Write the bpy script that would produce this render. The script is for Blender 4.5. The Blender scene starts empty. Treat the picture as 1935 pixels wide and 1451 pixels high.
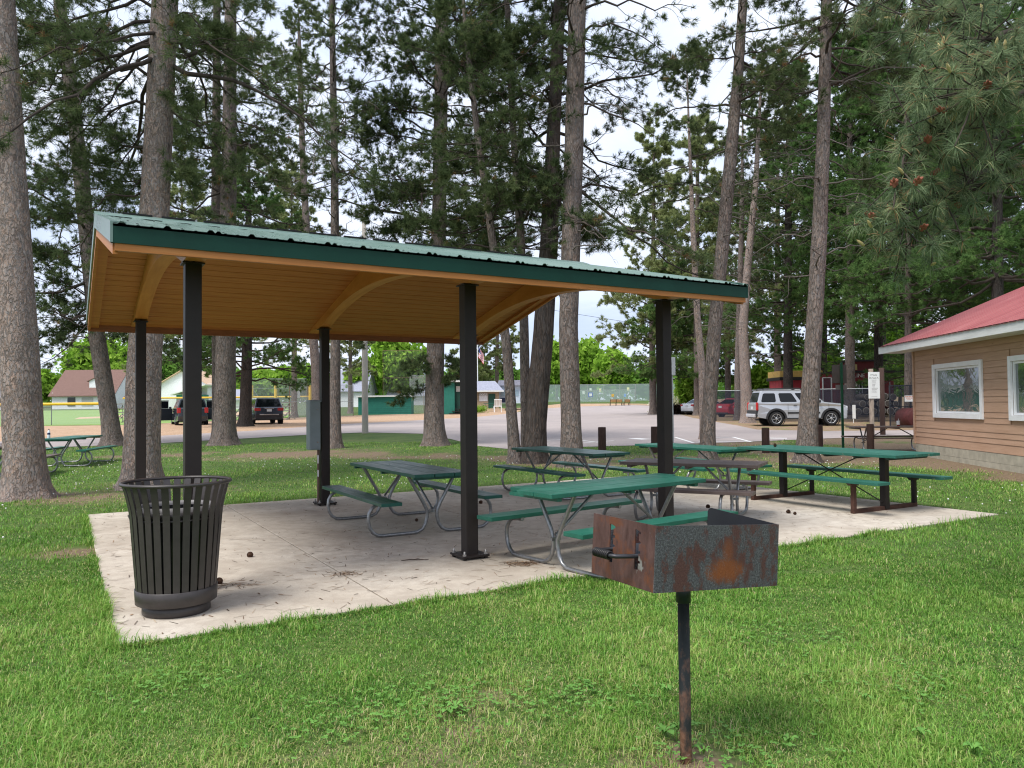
import bpy, bmesh, math, random
import numpy as np
from mathutils import Vector, Matrix, noise as mnoise
from mathutils.geometry import tessellate_polygon
random.seed(7)
RNG = np.random.default_rng(11)
scene = bpy.context.scene
COL = scene.collection
R = math.radians

# ------------------------------------------------------------------ camera
FPX, PITCH, ROLL, CAMH = 1448.2, 0.0266, -0.010, 1.55
W0, H0 = 1935.0, 1451.0
cam = bpy.data.cameras.new("camera")
cam.sensor_width = 36.0
cam.lens = 36.0 * FPX / W0
cam.clip_start, cam.clip_end = 0.05, 3000
camo = bpy.data.objects.new("camera", cam)
camo.matrix_world = Matrix.Translation((0, 0, CAMH)) @ Matrix.Rotation(math.pi / 2 + PITCH, 4, 'X') @ Matrix.Rotation(ROLL, 4, 'Z')
COL.objects.link(camo)
scene.camera = camo

ZY = [(-50, -.016), (15, -.016), (22, .04), (40, .33), (55, .40), (75, .47), (95, .58), (130, 1.5), (145, 2.0), (220, 2.6), (900, 4.0)]
def zf(y):
    return float(np.interp(y, [a for a, b in ZY], [b for a, b in ZY]))
def ray(px, py):
    c, s = math.cos(ROLL), math.sin(ROLL)
    a, b = px - W0 / 2, py - H0 / 2
    u, v = c * a + s * b, -s * a + c * b
    up = -v / FPX
    return Vector((u / FPX, math.cos(PITCH) - math.sin(PITCH) * up, math.sin(PITCH) + math.cos(PITCH) * up))
def at(px, py, Y):
    d = ray(px, py)
    return Vector((0, 0, CAMH)) + d * (Y / d.y)
def G(px, py, dz=0.0):
    """point of the ground seen at a pixel of the photograph"""
    d = ray(px, py); y0 = 1.0
    for i in range(4000):
        y1 = y0 * 1.003 + .01
        z = CAMH + d.z * y1 / d.y
        if z <= zf(y1) + dz or y1 > 800:
            return Vector((d.x * y1 / d.y, y1, zf(y1)))
        y0 = y1
    return Vector((d.x * y0 / d.y, y0, zf(y0)))

# ------------------------------------------------------------------ materials
def srgb(r, g, b):
    f = lambda c: c / 12.92 if c <= .04045 else ((c + .055) / 1.055) ** 2.4
    return (f(r / 255), f(g / 255), f(b / 255))
class NT:
    def __init__(s, name):
        s.m = bpy.data.materials.new(name); s.m.use_nodes = True
        s.t = s.m.node_tree; s.n = s.t.nodes; s.l = s.t.links
        s.out = s.n['Material Output']; s.b = s.n['Principled BSDF']
        s._co = None
    def add(s, typ, **kw):
        n = s.n.new(typ)
        for k, v in kw.items():
            if k.startswith('_'): setattr(n, k[1:], v)
            else:
                k2 = int(k[1:]) if k[0] == 'i' and k[1:].isdigit() else k
                n.inputs[k2].default_value = v
        return n
    def co(s, scale=(1, 1, 1), rot=(0, 0, 0), loc=(0, 0, 0), kind='Object'):
        c = s.n.new('ShaderNodeTexCoord'); mp = s.n.new('ShaderNodeMapping')
        mp.inputs['Scale'].default_value = scale; mp.inputs['Rotation'].default_value = rot; mp.inputs['Location'].default_value = loc
        s.l.new(c.outputs[kind], mp.inputs[0]); return mp.outputs[0]
    def world(s, scale=(1, 1, 1), rot=(0, 0, 0), loc=(0, 0, 0)):
        c = s.n.new('ShaderNodeNewGeometry'); mp = s.n.new('ShaderNodeMapping')
        mp.inputs['Scale'].default_value = scale; mp.inputs['Rotation'].default_value = rot; mp.inputs['Location'].default_value = loc
        s.l.new(c.outputs['Position'], mp.inputs[0]); return mp.outputs[0]
    def noise(s, co, scale=5, detail=4, rough=.55, dist=0):
        n = s.add('ShaderNodeTexNoise', Scale=scale, Detail=detail, Roughness=rough, Distortion=dist)
        if co is not None: s.l.new(co, n.inputs['Vector'])
        return n.outputs['Fac']
    def voro(s, co, scale=5, feature='F1', out='Distance', rnd=1):
        n = s.n.new('ShaderNodeTexVoronoi'); n.feature = feature
        n.inputs['Scale'].default_value = scale; n.inputs['Randomness'].default_value = rnd
        s.l.new(co, n.inputs['Vector']); return n.outputs[out]
    def ramp(s, fac, stops, interp='LINEAR'):
        n = s.n.new('ShaderNodeValToRGB'); n.color_ramp.interpolation = interp
        e = n.color_ramp.elements
        while len(e) < len(stops): e.new(.5)
        for k, (p, c) in enumerate(stops):
            e[k].position = p
            if not hasattr(c, '__len__'): c = (c, c, c)
            e[k].color = (*c, 1)
        s.l.new(fac, n.inputs[0]); return n.outputs[0]
    def mix(s, fac, a, b, mode='MIX'):
        n = s.n.new('ShaderNodeMix'); n.data_type = 'RGBA'; n.blend_type = mode
        for sock, v in ((0, fac), (6, a), (7, b)):
            if hasattr(v, 'is_output'): s.l.new(v, n.inputs[sock])
            elif sock == 0: n.inputs[0].default_value = v
            else: n.inputs[sock].default_value = (*v, 1)
        return n.outputs[2]
    def math(s, op, a, b=0.0, clamp=False):
        n = s.n.new('ShaderNodeMath'); n.operation = op; n.use_clamp = clamp
        for i, v in enumerate((a, b)):
            if hasattr(v, 'is_output'): s.l.new(v, n.inputs[i])
            else: n.inputs[i].default_value = v
        return n.outputs[0]
    def attr(s, name, out='Fac'):
        n = s.n.new('ShaderNodeAttribute'); n.attribute_name = name; return n.outputs[out]
    def set(s, color=None, rough=None, metal=None, spec=None, bump=None, bstr=.3, bdist=.01):
        for k, v in (('Base Color', color), ('Roughness', rough), ('Metallic', metal), ('Specular IOR Level', spec)):
            if v is None: continue
            if hasattr(v, 'is_output'): s.l.new(v, s.b.inputs[k])
            elif k == 'Base Color': s.b.inputs[k].default_value = (*v, 1)
            else: s.b.inputs[k].default_value = v
        if bump is not None:
            n = s.add('ShaderNodeBump', Strength=bstr, Distance=bdist)
            s.l.new(bump, n.inputs['Height']); s.l.new(n.outputs[0], s.b.inputs['Normal'])
        return s.m
MATS = {}
def M(name, color, rough=.6, metal=0., spec=.4, var=.12, scale=6., bump=0., stretch=(1, 1, 1)):
    """plain material with slight uneven tone"""
    if name in MATS: return MATS[name]
    t = NT(name); co = t.co(stretch)
    nz = t.noise(co, scale, 5, .6)
    c0 = tuple(max(0, c * (1 - var)) for c in color); c1 = tuple(min(1, c * (1 + var)) for c in color)
    t.set(t.ramp(nz, [(.3, c0), (.7, c1)]), rough, metal, spec, nz if bump else None, bump)
    MATS[name] = t.m
    return t.m

# ------------------------------------------------------------------ objects
def link(o):
    COL.objects.link(o); return o
def tag(o, label=None, cat=None, group=None, kind=None):
    for k, v in (('label', label), ('category', cat), ('group', group), ('kind', kind)):
        if v: o[k] = v
    return o
def thing(name, label, cat, loc=(0, 0, 0), rz=0., group=None):
    o = bpy.data.objects.new(name, None); link(o); o.empty_display_size = .1
    o.location = loc; o.rotation_euler = (0, 0, rz)
    return tag(o, label, cat, group)
def copy_tree(o, parent=None):
    c = o.copy(); link(c); c.parent = parent
    for ch in list(o.children): copy_tree(ch, c)
    return c

class MB:
    """collects shapes, then becomes ONE mesh object"""
    def __init__(s): s.v = []; s.f = []; s.mi = []; s.sm = []; s.cur = 0
    def add(s, vs, fs, smooth=False, mat=None):
        k = len(s.v); s.v += [tuple(p) for p in vs]
        for f in fs:
            s.f.append(tuple(i + k for i in f)); s.mi.append(s.cur if mat is None else mat); s.sm.append(smooth)
        return s
    def box(s, c, d, rot=None, mat=None):
        x, y, z = (q / 2 for q in d)
        vs = [Vector((a * x, b * y, e * z)) for e in (-1, 1) for a, b in ((-1, -1), (1, -1), (1, 1), (-1, 1))]
        if rot is not None: vs = [rot @ p for p in vs]
        c = Vector(c); vs = [p + c for p in vs]
        return s.add(vs, [(3, 2, 1, 0), (4, 5, 6, 7), (0, 1, 5, 4), (1, 2, 6, 5), (2, 3, 7, 6), (3, 0, 4, 7)], False, mat)
    def bbox(s, c, d, b=.005, rot=None, mat=None):
        bm = bmesh.new(); bmesh.ops.create_cube(bm, size=1)
        for v in bm.verts: v.co = Vector((v.co.x * d[0], v.co.y * d[1], v.co.z * d[2]))
        bmesh.ops.bevel(bm, geom=bm.edges[:], offset=b, segments=2, affect='EDGES', profile=.6)
        vs = [v.co.copy() for v in bm.verts]
        if rot is not None: vs = [rot @ p for p in vs]
        c = Vector(c); vs = [p + c for p in vs]
        bm.verts.index_update(); fs = [[v.index for v in f.verts] for f in bm.faces]; bm.free()
        return s.add(vs, fs, False, mat)
    def bar(s, a, b, w, h, up=(0, 0, 1), mat=None):
        a, b = Vector(a), Vector(b); t = (b - a); L = t.length; t.normalize()
        sd = t.cross(Vector(up)); sd = sd.normalized() if sd.length > 1e-6 else Vector((1, 0, 0))
        u = sd.cross(t)
        rot = Matrix((t, sd, u)).transposed()
        return s.box((a + b) / 2, (L, w, h), rot, mat)
    def tube(s, pts, r, n=8, cap=True, closed=False, mat=None, smooth=True):
        pts = [Vector(p) for p in pts]; m = len(pts)
        rs = r if hasattr(r, '__len__') else [r] * m
        vs = []; prev = None
        for i, p in enumerate(pts):
            if closed: t = pts[(i + 1) % m] - pts[i - 1]
            else: t = pts[min(i + 1, m - 1)] - pts[max(i - 1, 0)]
            t.normalize()
            if prev is None:
                a = Vector((0, 0, 1)) if abs(t.z) < .9 else Vector((1, 0, 0))
                sd = t.cross(a).normalized()
            else:
                sd = prev - t * prev.dot(t); sd.normalize()
            prev = sd; u = sd.cross(t)
            for k in range(n):
                an = 2 * math.pi * k / n
                vs.append(p + rs[i] * (math.cos(an) * sd + math.sin(an) * u))
        fs = []
        for i in range(m if closed else m - 1):
            j = (i + 1) % m
            for k in range(n):
                q = (k + 1) % n
                fs.append((i * n + k, j * n + k, j * n + q, i * n + q))
        s.add(vs, fs, smooth, mat)
        if cap and not closed:
            s.add(vs[:n], [tuple(range(n))], False, mat); s.add(vs[-n:], [tuple(range(n - 1, -1, -1))], False, mat)
        return s
    def lathe(s, prof, n=24, c=(0, 0, 0), smooth=True, mat=None, axis='z'):
        vs = []
        for r, z in prof:
            for k in range(n):
                a = 2 * math.pi * k / n
                q = (r * math.cos(a), r * math.sin(a), z)
                if axis == 'y': q = (q[0], q[2], q[1])
                vs.append((c[0] + q[0], c[1] + q[1], c[2] + q[2]))
        fs = []
        for i in range(len(prof) - 1):
            for k in range(n):
                q = (k + 1) % n
                f = (i * n + k, i * n + q, (i + 1) * n + q, (i + 1) * n + k)
                fs.append(f if axis == 'z' else f[::-1])
        return s.add(vs, fs, smooth, mat)
    def prism(s, poly, h0, h1, plane='xz', mat=None):
        """closed 2-d outline pushed along the third axis"""
        def P(a, b, h): return {'xz': (a, h, b), 'xy': (a, b, h), 'yz': (h, a, b)}[plane]
        n = len(poly); vs = [P(a, b, h0) for a, b in poly] + [P(a, b, h1) for a, b in poly]
        fs = [(i, (i + 1) % n, n + (i + 1) % n, n + i) for i in range(n)]
        tri = tessellate_polygon([[Vector((a, b, 0)) for a, b in poly]])
        fs += [tuple(t) for t in tri] + [tuple(i + n for i in t[::-1]) for t in tri]
        return s.add(vs, fs, False, mat)
    def quad(s, a, b, c, d, mat=None): return s.add([a, b, c, d], [(0, 1, 2, 3)], False, mat)
    def build(s, name, mats, parent=None, fix=True):
        me = bpy.data.meshes.new(name)
        me.from_pydata(s.v, [], s.f)
        for m in (mats if isinstance(mats, (list, tuple)) else [mats]): me.materials.append(m)
        me.polygons.foreach_set('material_index', s.mi)
        me.polygons.foreach_set('use_smooth', s.sm)
        if fix:
            bm = bmesh.new(); bm.from_mesh(me)
            bmesh.ops.recalc_face_normals(bm, faces=bm.faces[:]); bm.to_mesh(me); bm.free()
        me.update()
        o = bpy.data.objects.new(name, me); link(o)
        if parent is not None: o.parent = parent
        return o
def np_mesh(name, V, F, mat, parent=None, tint=None, smooth=False):
    me = bpy.data.meshes.new(name); V = np.ascontiguousarray(V, dtype=np.float32); F = np.ascontiguousarray(F, dtype=np.int32)
    n, k = F.shape
    me.vertices.add(len(V)); me.vertices.foreach_set('co', V.ravel())
    me.loops.add(n * k); me.loops.foreach_set('vertex_index', F.ravel())
    me.polygons.add(n); me.polygons.foreach_set('loop_start', np.arange(0, n * k, k, dtype=np.int32))
    me.polygons.foreach_set('loop_total', np.full(n, k, dtype=np.int32))
    if smooth: me.polygons.foreach_set('use_smooth', np.ones(n, dtype=bool))
    me.materials.append(mat); me.update(calc_edges=True)
    if tint is not None:
        a = me.attributes.new('tint', 'FLOAT', 'POINT'); a.data.foreach_set('value', np.ascontiguousarray(tint, dtype=np.float32))
    o = bpy.data.objects.new(name, me); link(o)
    if parent is not None: o.parent = parent
    return o
def text(body, size, m, parent, mat4, ext=.002, name='lettering', align='CENTER'):
    cu = bpy.data.curves.new(name, 'FONT'); cu.body = body; cu.size = size; cu.extrude = ext; cu.align_x = align; cu.align_y = 'CENTER'
    tmp = bpy.data.objects.new(name + '_c', cu); link(tmp)
    dg = bpy.context.evaluated_depsgraph_get(); dg.update()
    me = bpy.data.meshes.new_from_object(tmp.evaluated_get(dg)); bpy.data.objects.remove(tmp)
    me.materials.clear(); me.materials.append(m)
    o = bpy.data.objects.new(name, me); link(o); o.parent = parent; o.matrix_local = mat4
    return o
def arc(c, r, a0, a1, n):
    return [(c[0] + r * math.cos(a0 + (a1 - a0) * i / n), c[1] + r * math.sin(a0 + (a1 - a0) * i / n)) for i in range(n + 1)]
DENOISE = True
# ================================================================== light
SUN_EL, SUN_AZ = R(58), R(222)          # azimuth clockwise from +Y (behind the camera, a little left)
w = bpy.data.worlds.new("World"); scene.world = w; w.use_nodes = True
nt = w.node_tree; N = nt.nodes; Lk = nt.links
bg = N['Background']
sky = N.new('ShaderNodeTexSky'); sky.sky_type = 'NISHITA'; sky.sun_disc = False
sky.sun_elevation = SUN_EL; sky.sun_rotation = SUN_AZ; sky.air_density = 1.0; sky.dust_density = 1.5
sc_ = N.new('ShaderNodeMix'); sc_.data_type = 'RGBA'; sc_.blend_type = 'MULTIPLY'; sc_.inputs[0].default_value = 1
Lk.new(sky.outputs[0], sc_.inputs[6]); sc_.inputs[7].default_value = (1.05, 1.0, 1.0, 1)
tc = N.new('ShaderNodeTexCoord'); mp = N.new('ShaderNodeMapping'); mp.inputs['Scale'].default_value = (1, 1, 2.6)
Lk.new(tc.outputs['Generated'], mp.inputs[0])
cn = N.new('ShaderNodeTexNoise'); cn.inputs['Scale'].default_value = 2.6; cn.inputs['Detail'].default_value = 7; cn.inputs['Roughness'].default_value = .55; cn.inputs['Distortion'].default_value = .4
Lk.new(mp.outputs[0], cn.inputs[0])
cr = N.new('ShaderNodeValToRGB'); e = cr.color_ramp.elements
e[0].position, e[0].color = .30, (6.1, 7.35, 10.0, 1)
e[1].position, e[1].color = .62, (8.9, 9.5, 10.8, 1)
Lk.new(cn.outputs[0], cr.inputs[0])
cover = N.new('ShaderNodeValToRGB'); e = cover.color_ramp.elements
e[0].position, e[0].color = .24, (.55, .55, .55, 1); e[1].position, e[1].color = .45, (1, 1, 1, 1)
Lk.new(cn.outputs[0], cover.inputs[0])
mx = N.new('ShaderNodeMix'); mx.data_type = 'RGBA'
Lk.new(cover.outputs[0], mx.inputs[0]); Lk.new(sc_.outputs[2], mx.inputs[6]); Lk.new(cr.outputs[0], mx.inputs[7])
Lk.new(mx.outputs[2], bg.inputs[0]); bg.inputs[1].default_value = .078
sl = bpy.data.lights.new("sun", 'SUN'); sl.energy = 2.7; sl.angle = R(24); sl.color = (1, .96, .9)
so = bpy.data.objects.new("sun", sl); link(so)
sd = Vector((math.sin(SUN_AZ) * math.cos(SUN_EL), math.cos(SUN_AZ) * math.cos(SUN_EL), math.sin(SUN_EL)))
so.rotation_euler = (-sd).to_track_quat('-Z', 'Y').to_euler(); so.location = sd * 60
vs = scene.view_settings; vs.view_transform = 'Standard'; vs.look = 'None'; vs.gamma = 1; vs.exposure = 0.62
scene.cycles.max_bounces = 6; scene.cycles.diffuse_bounces = 3; scene.cycles.transparent_max_bounces = 12
scene.cycles.glossy_bounces = 3; scene.cycles.transmission_bounces = 4
scene.cycles.use_denoising = DENOISE
scene.cycles.filter_width = 1.15
try:
    scene.cycles.denoiser = 'OPENIMAGEDENOISE'
    scene.cycles.denoising_input_passes = 'RGB_ALBEDO_NORMAL'
    scene.cycles.denoising_prefilter = 'ACCURATE'
except Exception: pass

# ================================================================== shelter frame (used by the slab and the lawn too)
YAW = 0.5308
P1 = Vector((-2.712, 6.501, 0)); SL, SW = 2.627, 4.979
ax = Vector((math.cos(YAW), math.sin(YAW), 0)); bx_ = Vector((-math.sin(YAW), math.cos(YAW), 0))
def S(s, t, z=0.): return P1 + ax * s + bx_ * t + Vector((0, 0, z))
def toS(x, y):
    dx, dy = x - P1.x, y - P1.y
    return dx * ax.x + dy * ax.y, dx * bx_.x + dy * bx_.y
SLAB = (-.64, 2 * SL + 4.75, -1.32, SW + .93)      # s0 s1 t0 t1

# ================================================================== lawn
TRUNK_SPOTS = [(G(px, py).x, G(px, py).y - .1, r) for px, py, r in [(50, 938, .9), (266, 914, .9), (1081, 882, .8), (1008, 872, 1.0), (974, 868, .7), (1337, 866, .7), (1524, 870, .8)]]
def bare_at(x, y):
    """how worn the turf is: 0 green .. 1 bare earth and needle litter"""
    n1 = mnoise.noise((x * .23, y * .23, 3.1)); n2 = mnoise.noise((x * .8, y * .8, 7.7)); n3 = mnoise.noise((x * 2.3, y * 2.3, 1.3))
    b = .12 + .22 * n1 + .25 * n2 + .18 * n3
    def spot(cx, cy, r, k):
        d = math.hypot(x - cx, (y - cy)) / r
        return k * math.exp(-d * d)
    b += spot(-4.9, 8.3, .45, .7) + spot(.75, 3.3, .28, .9) + spot(-.4, 3.6, .5, .25) + spot(.15, 3.0, .5, .25) + spot(-.9, 3.1, .5, .3) + spot(-1.6, 3.4, .6, .3) + spot(-.3, 4.3, .6, .3) + spot(-2.2, 2.9, .6, .25) + spot(-3.6, 5.2, .7, .25)
    # worn strip of needle litter below the pines along the road
    e = y - (21.5 + .012 * (x - 2) ** 2 * (1 if x < 2 else .1))
    if x > -13: b += .62 * math.exp(-((e - 1.2) / 2.2) ** 2) * (.6 + .8 * n1 + .5 * n2)
    # along the foot of the park building
    wx = 9.05 + .1 * y
    if y > 5: b += .95 * math.exp(-((x - wx + .2) / 1.0) ** 2) * (.75 + .6 * n2)
    for cx, cy, r in TRUNK_SPOTS: b += spot(cx, cy, r, .55)
    if x > 6 and y > 17: b += .28 + .4 * n1
    b += spot(-7, 13.5, 1.3, .3) + spot(-5.5, 15, 1.5, .25) + spot(3, 19, 2.5, .3)
    if y > 30: b = .25 + .5 * n1
    return min(1, max(0, b))
def axis_pts(segs):
    out = []
    for a, b, st in segs: out += list(np.arange(a, b - 1e-6, st))
    return np.array(out + [segs[-1][1]])
xs = axis_pts([(-700, -100, 100), (-100, -20, 8), (-20, 16, .3), (16, 100, 7), (100, 700, 100)])
ys = axis_pts([(-50, -4, 6), (-4, 1, 1), (1, 15, .25), (15, 22, .35), (22, 31, .5), (31, 40, 1), (40, 55, 3), (55, 75, 4), (75, 95, 5), (95, 130, 7), (130, 145, 5), (145, 220, 15), (220, 900, 85)])
ys = np.unique(np.round(np.concatenate([ys, [a for a, b in ZY if a < 900]]), 4))
gx, gy = np.meshgrid(xs, ys); zz = np.interp(gy, [a for a, b in ZY], [b for a, b in ZY])
V = np.stack([gx, gy, zz], -1).reshape(-1, 3); nx, ny = len(xs), len(ys)
ii, jj = np.meshgrid(np.arange(nx - 1), np.arange(ny - 1)); k0 = (jj * nx + ii).ravel()
F = np.stack([k0, k0 + 1, k0 + nx + 1, k0 + nx], -1)
bare = np.array([bare_at(x, y) if (-22 < x < 18 and y < 32) else .2 for x, y, z in V])
t = NT('lawn_ground')
pos = t.world()
ba = t.attr('tint'); nz = t.noise(pos, 9, 6, .65); nz2 = t.noise(pos, 1.1, 4, .6)
green = t.ramp(nz, [(.3, (.032, .058, .015)), (.55, (.062, .115, .024)), (.8, (.14, .17, .055))])
green = t.mix(t.ramp(nz2, [(.35, 0.), (.7, .5)]), green, (.15, .19, .05))
earth = t.ramp(t.noise(pos, 22, 6, .7), [(.3, (.10, .072, .045)), (.55, (.20, .145, .095)), (.8, (.33, .25, .17))])
bm_ = t.math('ADD', ba, t.math('MULTIPLY', t.math('SUBTRACT', t.noise(pos, 5, 5, .7), .5), .9))
t.set(t.mix(t.ramp(bm_, [(.38, 0.), (.62, 1.)]), green, earth), .9, 0, .2, nz, .6, .02)
lawn = np_mesh('lawn', V, F, t.m, tint=bare); tag(lawn, 'mown park lawn with worn patches and needle litter', 'lawn', kind='structure')

def sheet(name, pts, off, m, label, pix=True, kind='structure', cat=None):
    """flat ground area that follows the terrain, a few millimetres above what lies below"""
    P = [G(*p) for p in pts] if pix else [Vector((p[0], p[1], 0)) for p in pts]
    bm = bmesh.new(); vv = [bm.verts.new((p.x, p.y, 0)) for p in P]
    for tri in tessellate_polygon([[Vector((p.x, p.y, 0)) for p in P]]):
        try: bm.faces.new([vv[i] for i in tri])
        except ValueError: pass
    for a, b in ZY:
        bmesh.ops.bisect_plane(bm, geom=bm.verts[:] + bm.edges[:] + bm.faces[:], plane_co=(0, a, 0), plane_no=(0, 1, 0))
    for v in bm.verts: v.co.z = zf(v.co.y) + off
    bmesh.ops.recalc_face_normals(bm, faces=bm.faces[:])
    for f in bm.faces:
        if f.normal.z < 0: f.normal_flip()
    me = bpy.data.meshes.new(name); bm.to_mesh(me); bm.free(); me.materials.append(m)
    o = bpy.data.objects.new(name, me); link(o); return tag(o, label, cat or name.replace('_', ' '), kind=kind)
# materials of the ground areas
t = NT('asphalt'); p = t.world()
fine = t.noise(p, 60, 4, .7); big = t.noise(p, .35, 5, .6)
t.set(t.mix(t.ramp(big, [(.3, 0.), (.7, .75)]), t.ramp(fine, [(.3, (.27, .235, .228)), (.7, (.385, .335, .325))]), t.ramp(fine, [(.3, (.38, .325, .305)), (.7, (.50, .43, .405))])), .92, 0, .25, fine, .3); ASPH = t.m
t = NT('tan_dirt'); p = t.world()
d1 = t.noise(p, 1.4, 7, .72); d2 = t.noise(p, 14, 5, .75)
t.set(t.mix(t.ramp(d2, [(.46, 0.), (.62, .8)]), t.ramp(d1, [(.3, (.42, .27, .17)), (.6, (.55, .38, .26)), (.8, (.50, .40, .30))]), (.22, .145, .09)), .95, 0, .1, d2, .5, .03); DIRT = t.m
t = NT('needle_litter'); p = t.world()
d1 = t.noise(p, .9, 7, .72); d2 = t.noise(p, 9, 6, .8)
t.set(t.mix(t.ramp(d1, [(.5, 0.), (.66, .85)]), t.ramp(d2, [(.3, (.17, .11, .07)), (.55, (.34, .235, .16)), (.75, (.46, .35, .25))]), t.ramp(d2, [(.3, (.10, .14, .03)), (.7, (.24, .27, .09))])), .95, 0, .1, d2, .5, .03); LITTER = t.m
t = NT('outfield_turf'); p = t.world()
d1 = t.noise(p, .12, 4, .6); d2 = t.noise(p, 3, 5, .7)
t.set(t.mix(t.ramp(d2, [(.35, 0.), (.7, .5)]), t.ramp(d1, [(.3, (.17, .30, .07)), (.7, (.24, .36, .10))]), (.30, .40, .14)), .9, 0, .15); FIELD = t.m
t = NT('infield_clay'); p = t.world()
t.set(t.ramp(t.noise(p, .8, 6, .7), [(.3, (.50, .33, .21)), (.7, (.62, .43, .29))]), .95, 0, .1); CLAY = t.m
PAINT = M('road_paint', (.78, .77, .75), .8, 0, .2, .12, 40)

sheet('litter_ground', [(1130, 764), (1285, 763), (1500, 745), (2600, 730), (2600, 822), (1900, 818), (1740, 821), (1560, 822), (1430, 822), (1380, 812), (1290, 800), (1240, 780)], .004, LITTER, 'needle strewn ground where the cars park')
sheet('dirt_verge', [(-900, 858), (0, 836), (300, 825), (480, 815), (640, 803), (760, 797), (900, 790), (985, 776), (1060, 770), (1190, 764.4), (1290, 764), (1180, 762.5), (1060, 763), (940, 775), (860, 779), (780, 782), (640, 786), (470, 793), (250, 803), (0, 806), (-900, 822)], .006, DIRT, 'tan bare dirt strip between the road and the ball field')
sheet('ball_field', [(-900, 821), (0, 805.5), (250, 802.5), (470, 792.5), (560, 787), (560, 772), (250, 774), (0, 777), (-900, 786)], .010, FIELD, 'bright green outfield turf beyond the yellow topped fence')
sheet('infield', [(140, 792), (230, 789), (420, 788), (560, 782), (560, 778), (420, 779), (240, 784), (150, 788.5)], .014, CLAY, 'orange clay infield of the ball field')
lot = sheet('parking_lot', [(-900, 885), (-200, 862), (0, 850), (300, 838), (480, 828), (600, 821), (690, 817.5), (800, 820), (855, 831), (900, 843), (960, 849), (1040, 848), (1100, 845), (1250, 841), (1400, 836), (1560, 829), (1740, 824), (2600, 806), (2600, 798), (1740, 813), (1560, 815), (1430, 812), (1385, 803), (1310, 790), (1262, 776), (1268, 768), (1190, 765.5), (1100, 768), (1000, 773), (940, 784), (900, 788), (760, 796), (640, 802), (480, 814), (300, 824), (0, 835), (-900, 857)], .012, ASPH, 'pale worn asphalt road widening into a parking lot')
def stripe(p, q, wd, nm='parking_line'):
    a, b = G(*p), G(*q); d = (b - a); n = Vector((-d.y, d.x, 0)).normalized() * wd / 2
    o = sheet(nm, [a + n, b + n, b - n, a - n], .016, PAINT, None, pix=False)
    o.parent = lot
    for k in ('label', 'category'):
        if k in o.keys(): del o[k]
for p, q, wd in [((1276, 827), (1310, 837.5), .12), ((1385, 826.5), (1420, 836), .12), ((1101, 833), (1130, 836.5), .11), ((1101, 838), (1160, 833.5), .10), ((1195, 829), (1222, 831), .5), ((1455, 828.5), (1487, 829), .35), ((1320, 827.5), (1386, 827), .1), ((1320, 835), (1420, 835.5), .12), ((1030, 833), (1100, 829.5), .1)]:
    stripe(p, q, wd)

# ================================================================== slab
def on_slab(x, y, m=0.):
    s, tt = toS(x, y); return SLAB[0] - m < s < SLAB[1] + m and SLAB[2] - m < tt < SLAB[3] + m
t = NT('slab_concrete'); p = t.world()
n1 = t.noise(p, .75, 6, .62, .6); n2 = t.noise(p, 6, 6, .7); n3 = t.noise(p, 90, 3, .7)
cc = t.ramp(n1, [(.3, (.39, .335, .27)), (.5, (.52, .46, .38)), (.68, (.62, .56, .475))])
cc = t.mix(t.ramp(n2, [(.40, .5), (.58, 0.)]), cc, (.36, .30, .245))
wv = t.co((1, 1, 1))
streak = t.noise(t.world((14, 2.4, 1), (0, 0, .9)), 2.0, 6, .78, 1.6)
cc = t.mix(t.ramp(streak, [(.62, 0.), (.70, .5)]), cc, (.24, .185, .14))
cc = t.mix(t.ramp(n3, [(.3, .35), (.55, 0.)]), cc, (.28, .24, .20))
t.set(cc, .88, 0, .25, n2, .25, .02); CONC = t.m
b = MB(); cs = [SLAB[0], 1.29, 1.29 + 2.64, 1.29 + 5.28, SLAB[1]]; ct = [SLAB[2], 2.36, SLAB[3]]
g = .008
for i in range(4):
    for j in range(2):
        s0, s1, t0, t1 = cs[i] + g, cs[i + 1] - g, ct[j] + g, ct[j + 1] - g
        lo = [S(s0, t0, -.2), S(s1, t0, -.2), S(s1, t1, -.2), S(s0, t1, -.2)]; c = .004
        md = [S(s0, t0, -c), S(s1, t0, -c), S(s1, t1, -c), S(s0, t1, -c)]
        tp = [S(s0 + c, t0 + c, 0), S(s1 - c, t0 + c, 0), S(s1 - c, t1 - c, 0), S(s0 + c, t1 - c, 0)]
        k = [(a, (a + 1) % 4, 4 + (a + 1) % 4, 4 + a) for a in range(4)] + [(4 + a, 4 + (a + 1) % 4, 8 + (a + 1) % 4, 8 + a) for a in range(4)] + [(8, 9, 10, 11)]
        b.add(lo + md + tp, k)
slab = b.build('concrete_slab', CONC); tag(slab, 'weathered concrete slab under the picnic shelter', 'concrete slab', kind='structure')
b = MB(); b.add([S(SLAB[0] + .02, SLAB[2] + .02, -.012), S(SLAB[1] - .02, SLAB[2] + .02, -.012), S(SLAB[1] - .02, SLAB[3] - .02, -.012), S(SLAB[0] + .02, SLAB[3] - .02, -.012)], [(0, 1, 2, 3)])
b.build('joint_filler', M('joint_dirt', (.09, .065, .045), .95), slab)

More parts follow.
